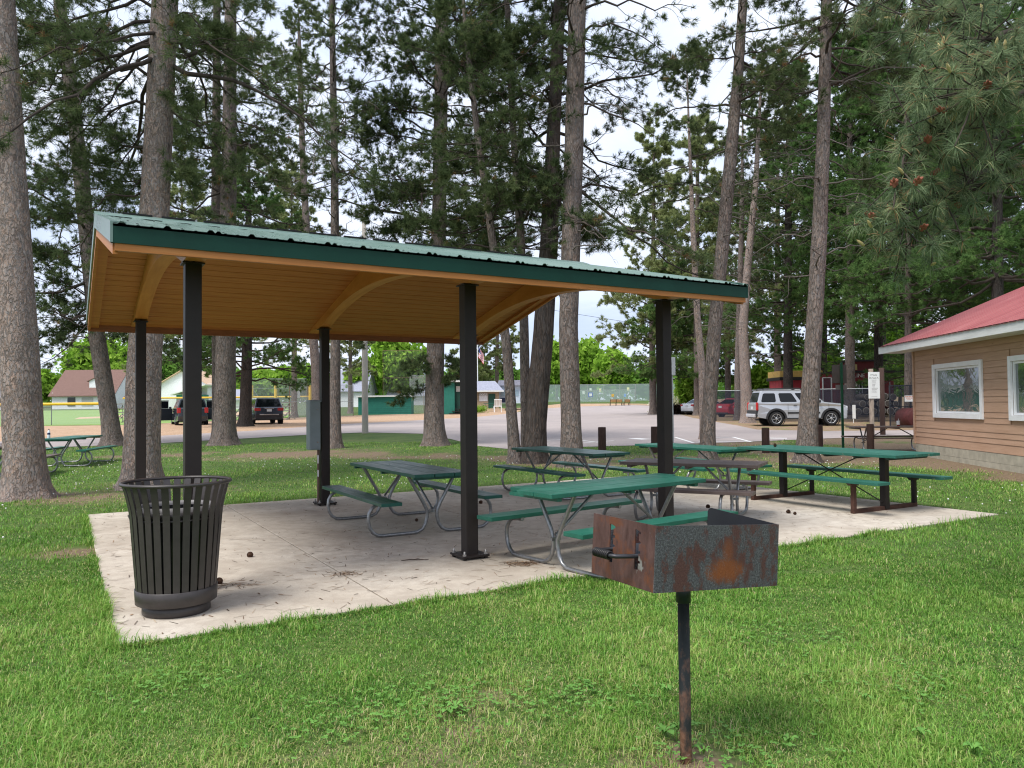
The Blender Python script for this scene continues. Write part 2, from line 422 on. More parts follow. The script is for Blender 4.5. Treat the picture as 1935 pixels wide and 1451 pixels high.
# ================================================================== grass
t = NT('grass_blade')
ti = t.attr('tint'); p = t.world()
col = t.ramp(ti, [(0., (.054, .142, .021)), (.45, (.132, .310, .042)), (.8, (.275, .46, .085)), (.93, (.40, .40, .14)), (1., (.58, .48, .28))])
pn = t.noise(p, .8, 4, .6)
col = t.mix(t.ramp(pn, [(.40, .0), (.72, .6)]), col, t.mix(.5, col, (.22, .34, .06)))
dn = t.add('ShaderNodeBsdfDiffuse'); tr = t.add('ShaderNodeBsdfTranslucent'); gl = t.add('ShaderNodeBsdfGlossy', Roughness=.45)
gl.inputs[0].default_value = (.6, .65, .6, 1)
ms = t.add('ShaderNodeMixShader', i0=.28); ms2 = t.add('ShaderNodeMixShader', i0=.025)
t.l.new(col, dn.inputs[0]); t.l.new(col, tr.inputs[0])
t.l.new(dn.outputs[0], ms.inputs[1]); t.l.new(tr.outputs[0], ms.inputs[2]); t.l.new(ms.outputs[0], ms2.inputs[1]); t.l.new(gl.outputs[0], ms2.inputs[2]); t.l.new(ms2.outputs[0], t.out.inputs[0])
GRASSM = t.m
def blades(P, L, Wd, lean, tint):
    """curved tapering blades: 5 points, 2 faces (quad + tip) as triangles"""
    n = len(P); az = RNG.uniform(0, 2 * np.pi, n)
    d = np.stack([np.cos(az), np.sin(az), np.zeros(n)], -1); s = np.stack([-np.sin(az), np.cos(az), np.zeros(n)], -1)
    s = s * (Wd / 2)[:, None]; up = np.array([0, 0, 1.])
    m = P + d * (L * lean * .32)[:, None] + up * (L * .62)[:, None]
    tip = P + d * (L * lean)[:, None] + up * (L * np.sqrt(np.clip(1 - (lean * .75) ** 2, .1, 1)))[:, None]
    V = np.stack([P - s, P + s, m - s * .8, m + s * .8, tip], 1).reshape(-1, 3)
    k = (np.arange(n) * 5)[:, None]
    F = np.concatenate([k + np.array([0, 1, 3]), k + np.array([0, 3, 2]), k + np.array([2, 3, 4])], 0)
    return V, F, np.repeat(tint, 5)
# density falls with distance, blades widen a little instead
cand = []
for d0, d1, rho in [(1.6, 3.0, 6500), (3.0, 4.5, 5600), (4.5, 7, 3300), (7, 10, 1700), (10, 14, 850), (14, 19, 420), (19, 29, 200)]:
    hw0, hw1 = .78 * d1 + .9, 0
    n = int(rho * (d1 - d0) * 2 * hw0)
    cand.append(np.stack([RNG.uniform(-hw0, hw0, n), RNG.uniform(d0, d1, n)], -1))
cand = np.concatenate(cand)
ne_ = 5200; sE = RNG.uniform(SLAB[0] - .05, SLAB[1] * .75, ne_); tE = SLAB[2] + RNG.uniform(-.07, .012, ne_)
nl_ = 2600; sE = np.concatenate([sE, SLAB[0] + RNG.uniform(-.07, .012, nl_)]); tE = np.concatenate([tE, RNG.uniform(SLAB[2], SLAB[3], nl_)])
cand = np.concatenate([cand, np.stack([P1.x + ax.x * sE + bx_.x * tE, P1.y + ax.y * sE + bx_.y * tE], -1)])
sx = (cand[:, 0] - P1.x) * ax.x + (cand[:, 1] - P1.y) * ax.y; tx = (cand[:, 0] - P1.x) * bx_.x + (cand[:, 1] - P1.y) * bx_.y
ins = (sx > SLAB[0] + .02) & (sx < SLAB[1] - .02) & (tx > SLAB[2] - .0) & (tx < SLAB[3] - .02)
wall = cand[:, 0] > 9.0 + .1 * cand[:, 1] - .05
cand = cand[~ins & ~wall]
# lot edge in plan
edge = [G(*p) for p in [(-900, 885), (-200, 862), (0, 850), (300, 838), (480, 828), (600, 821), (690, 817.5), (800, 820), (855, 831), (900, 843), (960, 849), (1040, 848), (1100, 845), (1250, 841), (1400, 836), (1560, 829), (1740, 824), (2600, 806)]]
ey = np.interp(cand[:, 0], [p.x for p in edge], [p.y for p in edge])
cand = cand[cand[:, 1] < ey - .05]
bi = np.interp
ix = np.clip(np.searchsorted(xs, cand[:, 0]) - 1, 0, nx - 1); iy = np.clip(np.searchsorted(ys, cand[:, 1]) - 1, 0, ny - 1)
bv = bare.reshape(ny, nx)[iy, ix]
keep = RNG.uniform(0, 1, len(cand)) > np.clip((bv - .26) * 2.0, 0, .97)
cand, bv = cand[keep], bv[keep]
dist = np.hypot(cand[:, 0], cand[:, 1])
n = len(cand)
cl = np.array([mnoise.noise((x * 3.1, y * 3.1, 5.5)) for x, y in cand])      # tussocks
cl2 = np.array([mnoise.noise((x * .55, y * .55, 9.5)) for x, y in cand])
L = np.clip(RNG.normal(.035, .012, n) * (1 + .95 * cl) * (1 + .35 * cl2), .02, .15)
s2, t2 = (cand[:, 0] - P1.x) * ax.x + (cand[:, 1] - P1.y) * ax.y, (cand[:, 0] - P1.x) * bx_.x + (cand[:, 1] - P1.y) * bx_.y
near_edge = ((np.abs(t2 - SLAB[2]) < .10) & (s2 > SLAB[0] - .1) & (s2 < SLAB[1])) | ((np.abs(s2 - SLAB[0]) < .10) & (t2 > SLAB[2] - .1) & (t2 < SLAB[3]))
L = np.where(near_edge & (RNG.uniform(0, 1, n) < .55), np.minimum(L * 1.7, .13), L)
Wd = np.clip(.0024 + .0012 * dist / 3, .0030, .02) * RNG.uniform(.7, 1.4, n)
lean = np.clip(RNG.normal(.7, .3, n), .05, 1.15)
dry = (RNG.uniform(0, 1, n) < .07 + .75 * np.clip(bv - .12, 0, 1))
tint = np.clip(RNG.normal(.42, .21, n) + .30 * cl2 + .24 * cl, 0, .87); tint = np.where(dry, RNG.uniform(.85, 1, n), tint)
Pz = np.interp(cand[:, 1], [a for a, b in ZY], [b for a, b in ZY])
P = np.stack([cand[:, 0], cand[:, 1], Pz - .004], -1)
# a lower layer of bent and lying blades fills the sward between the standing ones
k2 = np.concatenate([np.where((dist < 9))[0]] * 2); jit = RNG.normal(0, .02, (len(k2), 2))
P2_ = P[k2].copy(); P2_[:, :2] += jit; s3 = (P2_[:, 0] - P1.x) * ax.x + (P2_[:, 1] - P1.y) * ax.y; t3 = (P2_[:, 0] - P1.x) * bx_.x + (P2_[:, 1] - P1.y) * bx_.y
ok = ~((s3 > SLAB[0]) & (s3 < SLAB[1]) & (t3 > SLAB[2]) & (t3 < SLAB[3])); k2, P2_ = k2[ok], P2_[ok]; m2 = len(k2)
dry2 = RNG.uniform(0, 1, m2) < .10 + .8 * np.clip(bv[k2] - .12, 0, 1) + .07 * (P2_[:, 0] < .2)
P = np.concatenate([P, P2_]); L = np.concatenate([L, np.clip(L[k2] * RNG.uniform(.45, .95, m2), .015, .06)]); Wd = np.concatenate([Wd, Wd[k2] * .85])
lean = np.concatenate([lean, RNG.uniform(.8, 1.3, m2)]); tint = np.concatenate([tint, np.where(dry2, RNG.uniform(.88, 1, m2), np.clip(tint[k2] - .08 + RNG.normal(0, .2, m2), 0, .86))])
V, F, T = blades(P, L, Wd, lean, tint)
gr = np_mesh('grass', V, F, GRASSM, tint=T)
tag(gr, 'blades of mown grass covering the lawn', 'grass', kind='stuff')
# small white clover heads dotted over the lawn behind the slab
b = MB()
for i in range(900):
    x, y = random.uniform(-14, 9), random.uniform(9, 22)
    if on_slab(x, y, .1) or mnoise.noise((x * .3, y * .3, 2)) < -.05: continue
    z = zf(y) + random.uniform(.05, .075); r = random.uniform(.009, .015)
    b.lathe([(0, -r), (r, -r * .2), (r * .8, r * .6), (0, r)], 5, (x, y, z), True)
fl = b.build('clover_flowers', M('clover_white', (.75, .75, .70), .8)); tag(fl, 'scattered white clover heads in the lawn', 'clover', kind='stuff')
# clover: small three-part leaves in loose patches
lf_v, lf_f = [], []
for cx_, cy_, rr_, n_ in [(880, 1335, .45, 130), (760, 1345, .4, 70), (620, 1380, .35, 60), (1350, 1420, .4, 120), (1700, 1300, .5, 120), (300, 1300, .4, 90), (1500, 1210, .6, 110), (1100, 1320, .35, 110)]:
    c_ = G(cx_, cy_)
    for i in range(n_):
        x, y = random.gauss(c_.x, rr_ * .5), random.gauss(c_.y, rr_ * .4); z = zf(y) + random.uniform(.02, .05); a0 = random.uniform(0, 2); r_ = random.uniform(.006, .011)
        if on_slab(x, y): continue
        for k in range(3):
            a = a0 + k * 2.094; o_ = Vector((x + r_ * math.cos(a), y + r_ * math.sin(a), z)); m_ = len(lf_v)
            lf_v += [(o_.x + r_ * .9 * math.cos(a + q), o_.y + r_ * .9 * math.sin(a + q), o_.z + random.uniform(-.002, .003)) for q in (0, 1.2, 2.4, 3.7, 5.0)]; lf_f.append(tuple(range(m_, m_ + 5)))
# broad leaved weeds
t = NT('weed_leaf'); ti = t.noise(t.world(), 30, 2)
t.set(t.ramp(ti, [(.3, (.075, .19, .03)), (.7, (.14, .30, .055))]), .6, 0, .3); t.b.inputs['Subsurface Weight'].default_value = 0
WEED = t.m
def weed(b, x, y, r, k):
    for i in range(k):
        a = 2 * math.pi * i / k + random.uniform(-.3, .3); L_ = r * random.uniform(.35, .85); wv_ = L_ * random.uniform(.2, .36)
        z0 = zf(y) + .02; d = Vector((math.cos(a), math.sin(a), 0)); s = Vector((-math.sin(a), math.cos(a), 0)); pts = []
        prof = [(0, .15, .0), (.3, .55, .035), (.55, .8, .05), (.75, 1, .05), (.9, .6, .042), (1, 0.05, .03)]
        for q, ww, h in prof:
            c = Vector((x, y, z0)) + d * L_ * q + Vector((0, 0, h * .55 + .012))
            pts += [c - s * wv_ * ww, c + Vector((0, 0, -.006)), c + s * wv_ * ww]
        fs = []
        for j in range(5):
            o = j * 3; fs += [(o, o + 1, o + 4, o + 3), (o + 1, o + 2, o + 5, o + 4)]
        b.add(pts, fs, True)
b = MB()
for px, py, r, k in [(860, 1352, .085, 7), (848, 1362, .05, 5), (1262, 1318, .06, 5), (1255, 1402, .075, 6), (1282, 1392, .05, 5), (1635, 1335, .06, 5), (1742, 1404, .075, 6), (1490, 1418, .06, 5), (905, 1268, .04, 5), (640, 1290, .04, 5), (1330, 1440, .06, 5), (1840, 1432, .06, 6)]:
    p = G(px, py); weed(b, p.x, p.y, r, k)
b.add(lf_v, lf_f)
wd = b.build('weed_rosettes', WEED, fix=False); tag(wd, 'broad leaved weeds among the grass', 'weeds', kind='stuff')
# ================================================================== picnic shelter (local frame: x along the eave, y to the back)
shelter = thing('picnic_shelter', 'open picnic shelter with green metal gable roof on six dark brown steel posts', 'picnic shelter', P1, YAW)
SM = 0.132; ZT = 2.766
STEEL = M('brown_steel', (.020, .0145, .013), .5, 0, .3, .15, 8)
t = NT('pine_boards'); c = t.co((1, 1, 1))
g1 = t.noise(t.co((.7, 14, 14)), 2.2, 6, .65, .6); knots = t.voro(t.co((1.1, 6.5, 6.5)), 1.3)
bd = t.noise(t.co((.05, 1, 1)), 5.5, 0)
wc = t.ramp(g1, [(.3, (.36, .125, .026)), (.55, (.46, .172, .040)), (.75, (.54, .225, .062))])
wc = t.mix(t.ramp(knots, [(.035, .85), (.075, 0.)]), wc, (.22, .085, .025))
t.set(wc, .5, 0, .35, g1, .1); PINE = t.m
t = NT('glulam'); g1 = t.noise(t.co((10, .8, 3)), 1.6, 6, .6, .5)
t.set(t.ramp(g1, [(.3, (.46, .170, .034)), (.7, (.60, .26, .066))]), .45, 0, .35, g1, .08); GLU = t.m
REDW = M('stained_board', (.26, .095, .035), .55, 0, .35, .25, 5, stretch=(1, 8, 8))
t = NT('green_roof_sheet'); n1 = t.noise(t.co((1, .25, 1)), 1.6, 6, .7, .4); n2 = t.noise(t.co(), 40, 4, .7)
gc = t.ramp(n1, [(.3, (.095, .165, .137)), (.6, (.140, .215, .182)), (.8, (.215, .29, .255))])
gc = t.mix(t.ramp(n2, [(.66, 0.), (.78, .25)]), gc, (.30, .24, .16))
t.set(gc, t.ramp(n1, [(.3, .22), (.7, .36)]), .0, .65, n1, .04); ROOFG = t.m
TRIMG = M('green_trim', (.005, .042, .029), .55, 0, .22, .12, 3)
CAPD = M('closure_foam', (.012, .012, .012), .9)
OL, OR_, OF, OB = .643, .615, .737, .70
x0, x1, y0, y1, ym = -OL, 2 * SL + OR_, -OF, SW + OB, SW / 2
ZE = 2.70; EAVE_TOP = ZE + .190; RIDGE = 3.655
slope = (RIDGE - EAVE_TOP) / (ym - y0)
def rz(y): return RIDGE - slope * abs(y - ym)
# posts with base plates and bolts
for i in range(3):
    for j in range(2):
        b = MB(); b.bbox((i * SL, j * SW, (ZT + .02) / 2 + .01), (SM, SM, ZT - .02), .008)
        p = b.build('post', STEEL, shelter)
        b = MB(); b.bbox((i * SL, j * SW, .034), (.30, .30, .02), .003)
        for a in (-1, 1):
            for c in (-1, 1):
                b.box((i * SL + a * .12, j * SW + c * .12, .014), (.03, .03, .022))
        bp = b.build('base_plate', STEEL, p)
        for a in (-1, 1):
            for c in (-1, 1):
                b = MB(); b.lathe([(0, .044), (.021, .044), (.021, .060), (0, .060)], 6, (i * SL + a * .12, j * SW + c * .12, 0), False)
                b.lathe([(.010, .06), (.010, .088), (0, .088)], 8, (i * SL + a * .12, j * SW + c * .12, 0))
                b.build('anchor_bolt', M('bolt_zinc', (.35, .33, .31), .45, .7), p)
        b = MB(); b.box((i * SL, j * SW, ZT + .006), (SM + .045, SM + .045, .012))
        sgn = 1 if j == 0 else -1
        b.box((i * SL, j * SW - sgn * .03, ZT + .075), (.012, .09, .13))
        b.build('saddle_plate', STEEL, p)
# ceiling boards (tongue and groove, running along the eave)
b = MB(); bw = .180; th = .024
for side in (-1, 1):
    L = (ym - y0) if side < 0 else (y1 - ym)
    nb = int(L / bw) + 1
    for k in range(nb):
        d0, d1 = k * bw + .008, min((k + 1) * bw - .008, L - .02)
        if d1 <= d0: continue
        ya, yb = ym + side * d0, ym + side * d1
        za, zb = rz(ya) - .115, rz(yb) - .115
        cuts = [x0 + .06] + sorted(random.uniform(x0 + 1, x1 - 1) for _ in range(random.choice((1, 2)))) + [x1 - .06]
        for q in range(len(cuts) - 1):
            a, c = cuts[q] + .0008, cuts[q + 1] - .0008; e = .010
            vs = [(a, ya, za), (c, ya, za), (c, yb, zb), (a, yb, zb), (a, ya + side * e, za - th), (c, ya + side * e, za - th), (c, yb - side * e, zb - th), (a, yb - side * e, zb - th)]
            b.add(vs, [(0, 1, 2, 3), (7, 6, 5, 4), (0, 4, 5, 1), (2, 6, 7, 3), (1, 5, 6, 2), (3, 7, 4, 0)])
b.build('ceiling', PINE, shelter)
# decking above the boards closes the view between them
b = MB()
for side, ye in ((-1, y0), (1, y1)):
    b.add([(x0 + .05, ym, rz(ym) - .11), (x1 - .05, ym, rz(ym) - .11), (x1 - .05, ye + side * -.03, rz(ye) - .108), (x0 + .05, ye + side * -.03, rz(ye) - .108)], [(0, 1, 2, 3)])
b.build('deck', M('deck_dark', (.02, .012, .008), .9), shelter, fix=False)
# curved glulam arches
def arch(xc):
    b = MB(); n = 36; lo, hi = [], []
    for k in range(n + 1):
        y = y0 + .10 + (y1 - y0 - .20) * k / n
        top = rz(y) - .138 - .002
        q = abs(y - ym) / (SW / 2)
        if q <= 1: bot = ZT + .012 + (rz(ym) - .138 - .36 - ZT - .012) * (1 - q ** 2.1)
        else: bot = min(ZT + .012 + (abs(y - ym) - SW / 2) * .03, top - .03)
        hi.append((y, top)); lo.append((y, min(bot, top - .03)))
    b.prism(hi + lo[::-1], xc - .08, xc + .08, 'yz')
    return b.build('arch_beam', GLU, shelter)
for i in range(3): arch(i * SL)
b = MB(); b.box(((x0 + x1) / 2, y1 - .012, rz(y1) - .165), (x1 - x0 - .02, .035, .13)); b.build('rear_eave_board', REDW, shelter)
b = MB(); b.box(((x0 + x1) / 2, y0 + .022, ZE + .028), (x1 - x0 - .03, .04, .056)); b.build('front_eave_board', PINE, shelter)
for xe, s in ((x0, 1), (x1, -1)):
    b = MB()
    for side, ye in ((-1, y0 + .045), (1, y1 - .035)):
        for off, wd, dp, dx in ((.0, .034, .20, .02), (.0, .11, .045, .09)):
            zt_m, zt_e = rz(ym) - .02, rz(ye) - .02
            if dx > .05: zt_m, zt_e = rz(ym) - .139, rz(ye) - .139
            xa, xb = xe + s * (dx - wd / 2), xe + s * (dx + wd / 2)
            vs = [(x, y, z) for x in (xa, xb) for y, z in ((ym, zt_m - dp), (ye, zt_e - dp), (ye, zt_e), (ym, zt_m))]
            b.add(vs, [(0, 1, 2, 3), (7, 6, 5, 4), (0, 4, 5, 1), (1, 5, 6, 2), (2, 6, 7, 3), (3, 7, 4, 0)])
    b.build('barge_board', PINE, shelter)
    b = MB()
    for side, ye in ((-1, y0 - .012), (1, y1 + .012)):
        xa, xb = xe - s * .016, xe + s * .002
        zt_m, zt_e = rz(ym) + .015, rz(ye) + .015
        vs = [(x, y, z) for x in (xa, xb) for y, z in ((ym, zt_m - .145), (ye, zt_e - .145), (ye, zt_e), (ym, zt_m))]
        b.add(vs, [(0, 1, 2, 3), (7, 6, 5, 4), (0, 4, 5, 1), (1, 5, 6, 2), (2, 6, 7, 3), (3, 7, 4, 0)])
        vs = [(x, y, z) for x in (xe - s * .016, xe + s * .09) for y, z in ((ym, zt_m), (ye, zt_e), (ye, zt_e + .012), (ym, zt_m + .012))]
        b.add(vs, [(0, 1, 2, 3), (7, 6, 5, 4), (0, 4, 5, 1), (1, 5, 6, 2), (2, 6, 7, 3), (3, 7, 4, 0)])
    b.build('rake_trim', ROOFG if s > 0 else TRIMG, shelter)
for ye, s in ((y0, -1), (y1, 1)):
    b = MB(); b.box(((x0 + x1) / 2, ye + s * .004, EAVE_TOP - .074), (x1 - x0 + .03, .012, .122))
    b.box(((x0 + x1) / 2, ye - s * .004, EAVE_TOP - .130), (x1 - x0 + .02, .03, .012))
    b.build('fascia', TRIMG, shelter)
# ribbed metal sheets
prof = []; xx = x0 + .03; pitch = .305
k = 0
while xx < x1 - .02:
    prof += [(xx, 0), (xx + .018, .019), (xx + .040, .019), (xx + .058, 0)]
    if k % 3 == 2: prof += [(xx + .064, 0), (xx + .078, .016), (xx + .094, .016), (xx + .108, 0)]
    for q in (.40, .70): prof += [(xx + pitch * q, 0), (xx + pitch * q + .008, .004), (xx + pitch * q + .02, .004), (xx + pitch * q + .028, 0)]
    xx += pitch; k += 1
prof = sorted([p for p in prof if p[0] < x1 - .01] + [(x0, 0), (x1, 0)])
for side, ye in ((-1, y0 - .03), (1, y1 + .03)):
    b = MB(); n = len(prof); rows = []
    for q in (0, .25, .5, .75, 1):
        y = ym + (ye - ym) * q; sag = 0
        rows.append([(x, y, rz(y) + .012 + h + .0025 * mnoise.noise((x * 1.3, y * 1.7, side))) for x, h in prof])
    vs = [p for r in rows for p in r]
    vs2 = [(x, y, z - .004) for x, y, z in rows[-1]]
    fs = [(r * n + i, r * n + i + 1, (r + 1) * n + i + 1, (r + 1) * n + i) for r in range(4) for i in range(n - 1)]
    m0 = len(vs); vs += vs2; fs += [(4 * n + i, 4 * n + i + 1, m0 + i + 1, m0 + i) for i in range(n - 1)]
    b.add(vs, fs, False)
    sh = b.build('roof_sheet', ROOFG, shelter)
    b = MB()
    for xq in np.arange(x0 + .17, x1, pitch):
        for q in (.04, .33, .66, .96):
            y = ym + (ye - ym) * q
            b.lathe([(.011, 0), (.009, .006), (0, .008)], 6, (xq, y, rz(y) + .013))
    b.build('roof_screws', CAPD, sh)
b = MB()
for side in (-1, 1):
    vs = []
    for x in (x0 - .02, x1 + .02):
        for d, h in ((0, .052), (.15, .036), (.165, .022), (.15, .030), (0, .046)):
            y = ym + side * d; vs.append((x, y, rz(y) + h))
    b.add(vs, [(i, i + 1, 5 + i + 1, 5 + i) for i in range(4)] + [(0, 1, 2, 3, 4), (9, 8, 7, 6, 5)])
rc = b.build('ridge_cap', ROOFG, shelter)
b = MB()
for k in range(13):
    xa = x0 + .25 + k * .42
    b.box((xa + .16, ym - .005, rz(ym) + .060), (.30 + .05 * (k % 2), .03, .018))
b.build('ridge_vent', CAPD, rc)

# electrical cabinet strapped to the back middle post
ec = thing('electrical_cabinet', 'grey steel electrical cabinet fixed to the rear middle post of the shelter', 'electrical box', S(SL, SW), YAW)
GREYM = M('grey_enamel', (.20, .25, .27), .4, 0, .5, .08)
b = MB(); b.bbox((-.175, .02, 1.26), (.17, .20, .78), .008); cb = b.build('cabinet_body', GREYM, ec)
b = MB(); b.bbox((-.175, -.085, 1.255), (.162, .012, .74), .004); b.box((-.175, -.10, 1.63), (.18, .05, .014)); dr = b.build('door', GREYM, cb)
b = MB(); b.lathe([(0, 0), (.013, 0), (.013, .02), (0, .02)], 10, (-.14, -.112, .99), axis='y'); b.lathe([(0, 0), (.010, 0), (.010, .015), (0, .015)], 10, (-.14, -.106, 1.5), axis='y'); b.build('latch', M('bolt_zinc', (.3, .3, .3)), dr)
b = MB(); b.tube([(-.095, .03, .0), (-.095, .03, .88)], .02, 8); b.build('conduit', M('conduit_pvc', (.16, .10, .075), .6), ec)
b = MB(); b.box((-.115, -.03, .72), (.01, .04, .13)); b.box((-.115, -.03, .50), (.01, .04, .10)); b.build('strap', M('white_plastic', (.7, .7, .7)), ec)

# ================================================================== trash receptacle
cp = G(338, 1152); can = thing('trash_can', 'dark brown slatted steel trash can with flared rim on the slab corner', 'trash can', (at(334, 1100, 5.90).x, 5.90, .0), .3)
CANM = M('bronze_powder_coat', (.040, .033, .031), .42, 0, .5, .15, 20)
Hc, rb, rt = .885, .252, .315
def can_r(z):
    q = (z - .10) / (Hc - .10)
    r = rb + (.304 - rb) * min(1, q / .86)
    if q > .70: r += .042 * ((q - .70) / .30) ** 2
    return r
b = MB(); ns = 30
for k in range(ns):
    a = 2 * math.pi * k / ns; hw = .0205; zs = [.10 + (Hc - .10) * i / 16 for i in range(17)]
    vs = []
    for z in zs:
        r = can_r(z)
        for off, da in ((0, -1), (0, 1), (-.006, 1), (-.006, -1)):
            rr = r + off; an = a + da * hw / r * (1 + .12 * (z / Hc))
            vs.append((rr * math.cos(an), rr * math.sin(an), z))
    fs = []
    for i in range(16):
        o = i * 4
        fs += [(o + q, o + (q + 1) % 4, o + 4 + (q + 1) % 4, o + 4 + q) for q in range(4)]
    b.add(vs, fs + [(0, 3, 2, 1), (64, 65, 66, 67)])
b.build('slat_basket', CANM, can)
b = MB(); r_ = can_r(Hc); b.tube([(r_ * math.cos(a), r_ * math.sin(a), Hc) for a in np.linspace(0, 2 * math.pi, 64, endpoint=False)], .0125, 8, closed=True); b.build('top_rim', CANM, can)
b = MB(); b.lathe([(rb + .004, .075), (rb + .008, .078), (rb + .013, .172), (rb + .009, .175), (rb - .01, .17), (rb - .01, .08), (rb + .004, .075)], 64); b.build('lower_band', CANM, can)
b = MB(); b.lathe([(0, .002), (.215, .002), (.219, .01), (.219, .085), (.0, .085)], 48); b.build('base', CANM, can)
b = MB(); b.lathe([(.255, .655), (.266, .655), (.268, .70), (.257, .70), (.255, .655)], 48)
b.tube([(.270 * math.cos(a), .270 * math.sin(a), .645) for a in np.linspace(0, 2 * math.pi, 48, endpoint=False)], .006, 6, closed=True); b.build('inner_hoop', CANM, can)
b = MB(); n = 40; vs = []; rows = 14
for i in range(rows):
    z = .11 + .60 * i / (rows - 1)
    for k in range(n):
        a = 2 * math.pi * k / n; r = .216 + .03 * i / rows + .010 * mnoise.noise((math.cos(a) * 4, math.sin(a) * 4, z * 7)) * (1 if z > .38 else .2)
        vs.append((r * math.cos(a), r * math.sin(a), z))
b.add(vs, [(i * n + k, i * n + (k + 1) % n, (i + 1) * n + (k + 1) % n, (i + 1) * n + k) for i in range(rows - 1) for k in range(n)], True)
b.lathe([(0, .20), (.218, .20)], 24)
b.build('bin_liner', M('black_bag', (.006, .006, .007), .25, 0, .5), can, fix=False)
b = MB(); b.lathe([(.252, .695), (.247, .73), (.236, .73), (.236, .70)], 40); b.build('liner_lip', M('liner_grey', (.16, .15, .15), .5), can)

can.scale = (1.11, 1.11, 1.11)
# ================================================================== charcoal grill
gp = G(1296, 1427); grill = thing('charcoal_grill', 'rusty steel park grill on a single post in the foreground lawn', 'grill', gp, .385)
t = NT('burnt_steel'); c = t.co()
n1 = t.noise(c, 18, 8, .75, .3); n2 = t.noise(c, 130, 6, .8); n3 = t.noise(t.co((1, 1, .6), loc=(3.35, 1, 2.1)), 6.5, 8, .74)
base = t.ramp(n2, [(.36, (.022, .020, .021)), (.52, (.085, .085, .087)), (.68, (.20, .205, .215))])
rust = t.ramp(n2, [(.3, (.052, .022, .018)), (.7, (.12, .05, .04))])
c1 = t.mix(t.ramp(t.math('ADD', n3, t.math('MULTIPLY', t.math('SUBTRACT', n2, .5), .22)), [(.50, 0.), (.545, .95)]), base, rust)
xyz = t.n.new('ShaderNodeSeparateXYZ'); t.l.new(t.co(), xyz.inputs[0])
ex = t.math('DIVIDE', t.math('SUBTRACT', xyz.outputs[0], .035), .115); ez = t.math('DIVIDE', t.math('SUBTRACT', xyz.outputs[2], .868), .060)
dd = t.math('ADD', t.math('MULTIPLY', ex, ex), t.math('MULTIPLY', ez, ez))
dd = t.math('ADD', dd, t.math('MULTIPLY', t.math('SUBTRACT', n2, .5), 3.4)); dd = t.math('ADD', dd, t.math('MULTIPLY', t.math('SUBTRACT', n1, .5), 2.2))
front = t.math('LESS_THAN', xyz.outputs[1], -.21)
ex2 = t.math('DIVIDE', t.math('SUBTRACT', xyz.outputs[0], .045), .035); ez2 = t.math('DIVIDE', t.math('SUBTRACT', xyz.outputs[2], .938), .075)
d2_ = t.math('ADD', t.math('ADD', t.math('MULTIPLY', ex2, ex2), t.math('MULTIPLY', ez2, ez2)), t.math('MULTIPLY', t.math('SUBTRACT', n2, .5), 4.0))
org = t.math('MULTIPLY', t.math('MAXIMUM', t.ramp(dd, [(.15, .95), (1.6, 0.)]), t.ramp(d2_, [(.1, .6), (1.3, 0.)])), front)
c2 = t.mix(org, c1, t.ramp(n2, [(.3, (.13, .036, .010)), (.7, (.30, .090, .020))]))
t.set(c2, t.ramp(n2, [(.3, .65), (.7, .4)]), .25, .4, n2, .35, .004); BURNT = t.m
t = NT('rusted_side'); c = t.co(); n1 = t.noise(c, 9, 7, .7, .4); n2 = t.noise(t.co((1, 1, .35)), 26, 5, .7); n4 = t.noise(t.co((1, 1, .4), loc=(5, 2, 1)), 12, 4, .6)
c1 = t.ramp(n2, [(.3, (.055, .025, .020)), (.6, (.105, .055, .046)), (.8, (.15, .09, .075))])
c1 = t.mix(t.ramp(n1, [(.50, 0.), (.64, .8)]), c1, (.15, .050, .020))
c1 = t.mix(t.ramp(n4, [(.64, 0.), (.67, 1.)]), c1, (.22, .215, .20))
t.set(c1, .6, .15, .35, n1, .3, .004); RUSTS = t.m
GW, GD, GH, GZ = .665, .446, .263, .792
fb = MB(); hw, hd, tk = GW / 2, GD / 2, .005
fb.box((0, -hd + tk / 2, GZ + GH / 2), (GW, tk, GH), mat=0)
fb.box((0, hd - tk / 2, GZ + GH * .36), (GW - .01, tk, GH * .72), mat=0)
fb.box((0, 0, GZ + .004), (GW - .012, GD - .012, .006), mat=0)
# side walls with the stepped adjusting slots
def slot(yc):
    z0, z1 = GZ + .07, GZ + GH - .035; w_ = .013; pts_l, pts_r = [], []
    for i in range(4):
        za = z0 + (z1 - z0) * i / 4; zb = z0 + (z1 - z0) * (i + 1) / 4
        pts_l += [(yc - w_, za), (yc - w_, zb - .012), (yc - w_ - .012, zb - .012), (yc - w_ - .012, zb - .002)]
    pts_l = [(yc - w_, z0)] + pts_l[1:]
    return pts_l + [(yc + w_ - .002, z1 + .006), (yc + w_, z1), (yc + w_, z0)]
def side_wall(xc):
    # outline cut as strips around two slots
    ys_ = [-hd + tk, -.115, .065, hd]
    strips = []
    holes = [slot(-.100), slot(.080)]
    outer = [(-hd + tk, GZ), (hd, GZ), (hd, GZ + GH), (-hd + tk, GZ + GH)]
    loops = [[Vector((a, z, 0)) for a, z in outer]] + [[Vector((a, z, 0)) for a, z in h[::-1]] for h in holes]
    tri = tessellate_polygon(loops); flat = [p for l in loops for p in l]
    n = len(flat); vs = [(xc - tk / 2, p.x, p.y) for p in flat] + [(xc + tk / 2, p.x, p.y) for p in flat]
    fs = [tuple(q) for q in tri] + [tuple(i + n for i in q[::-1]) for q in tri]
    k = 0
    for l in loops:
        m = len(l); fs += [(k + i, k + (i + 1) % m, n + k + (i + 1) % m, n + k + i) for i in range(m)]; k += m
    fb.add(vs, fs, False, 1)
side_wall(-hw + tk / 2)
fb.build('firebox', [BURNT, RUSTS], grill)
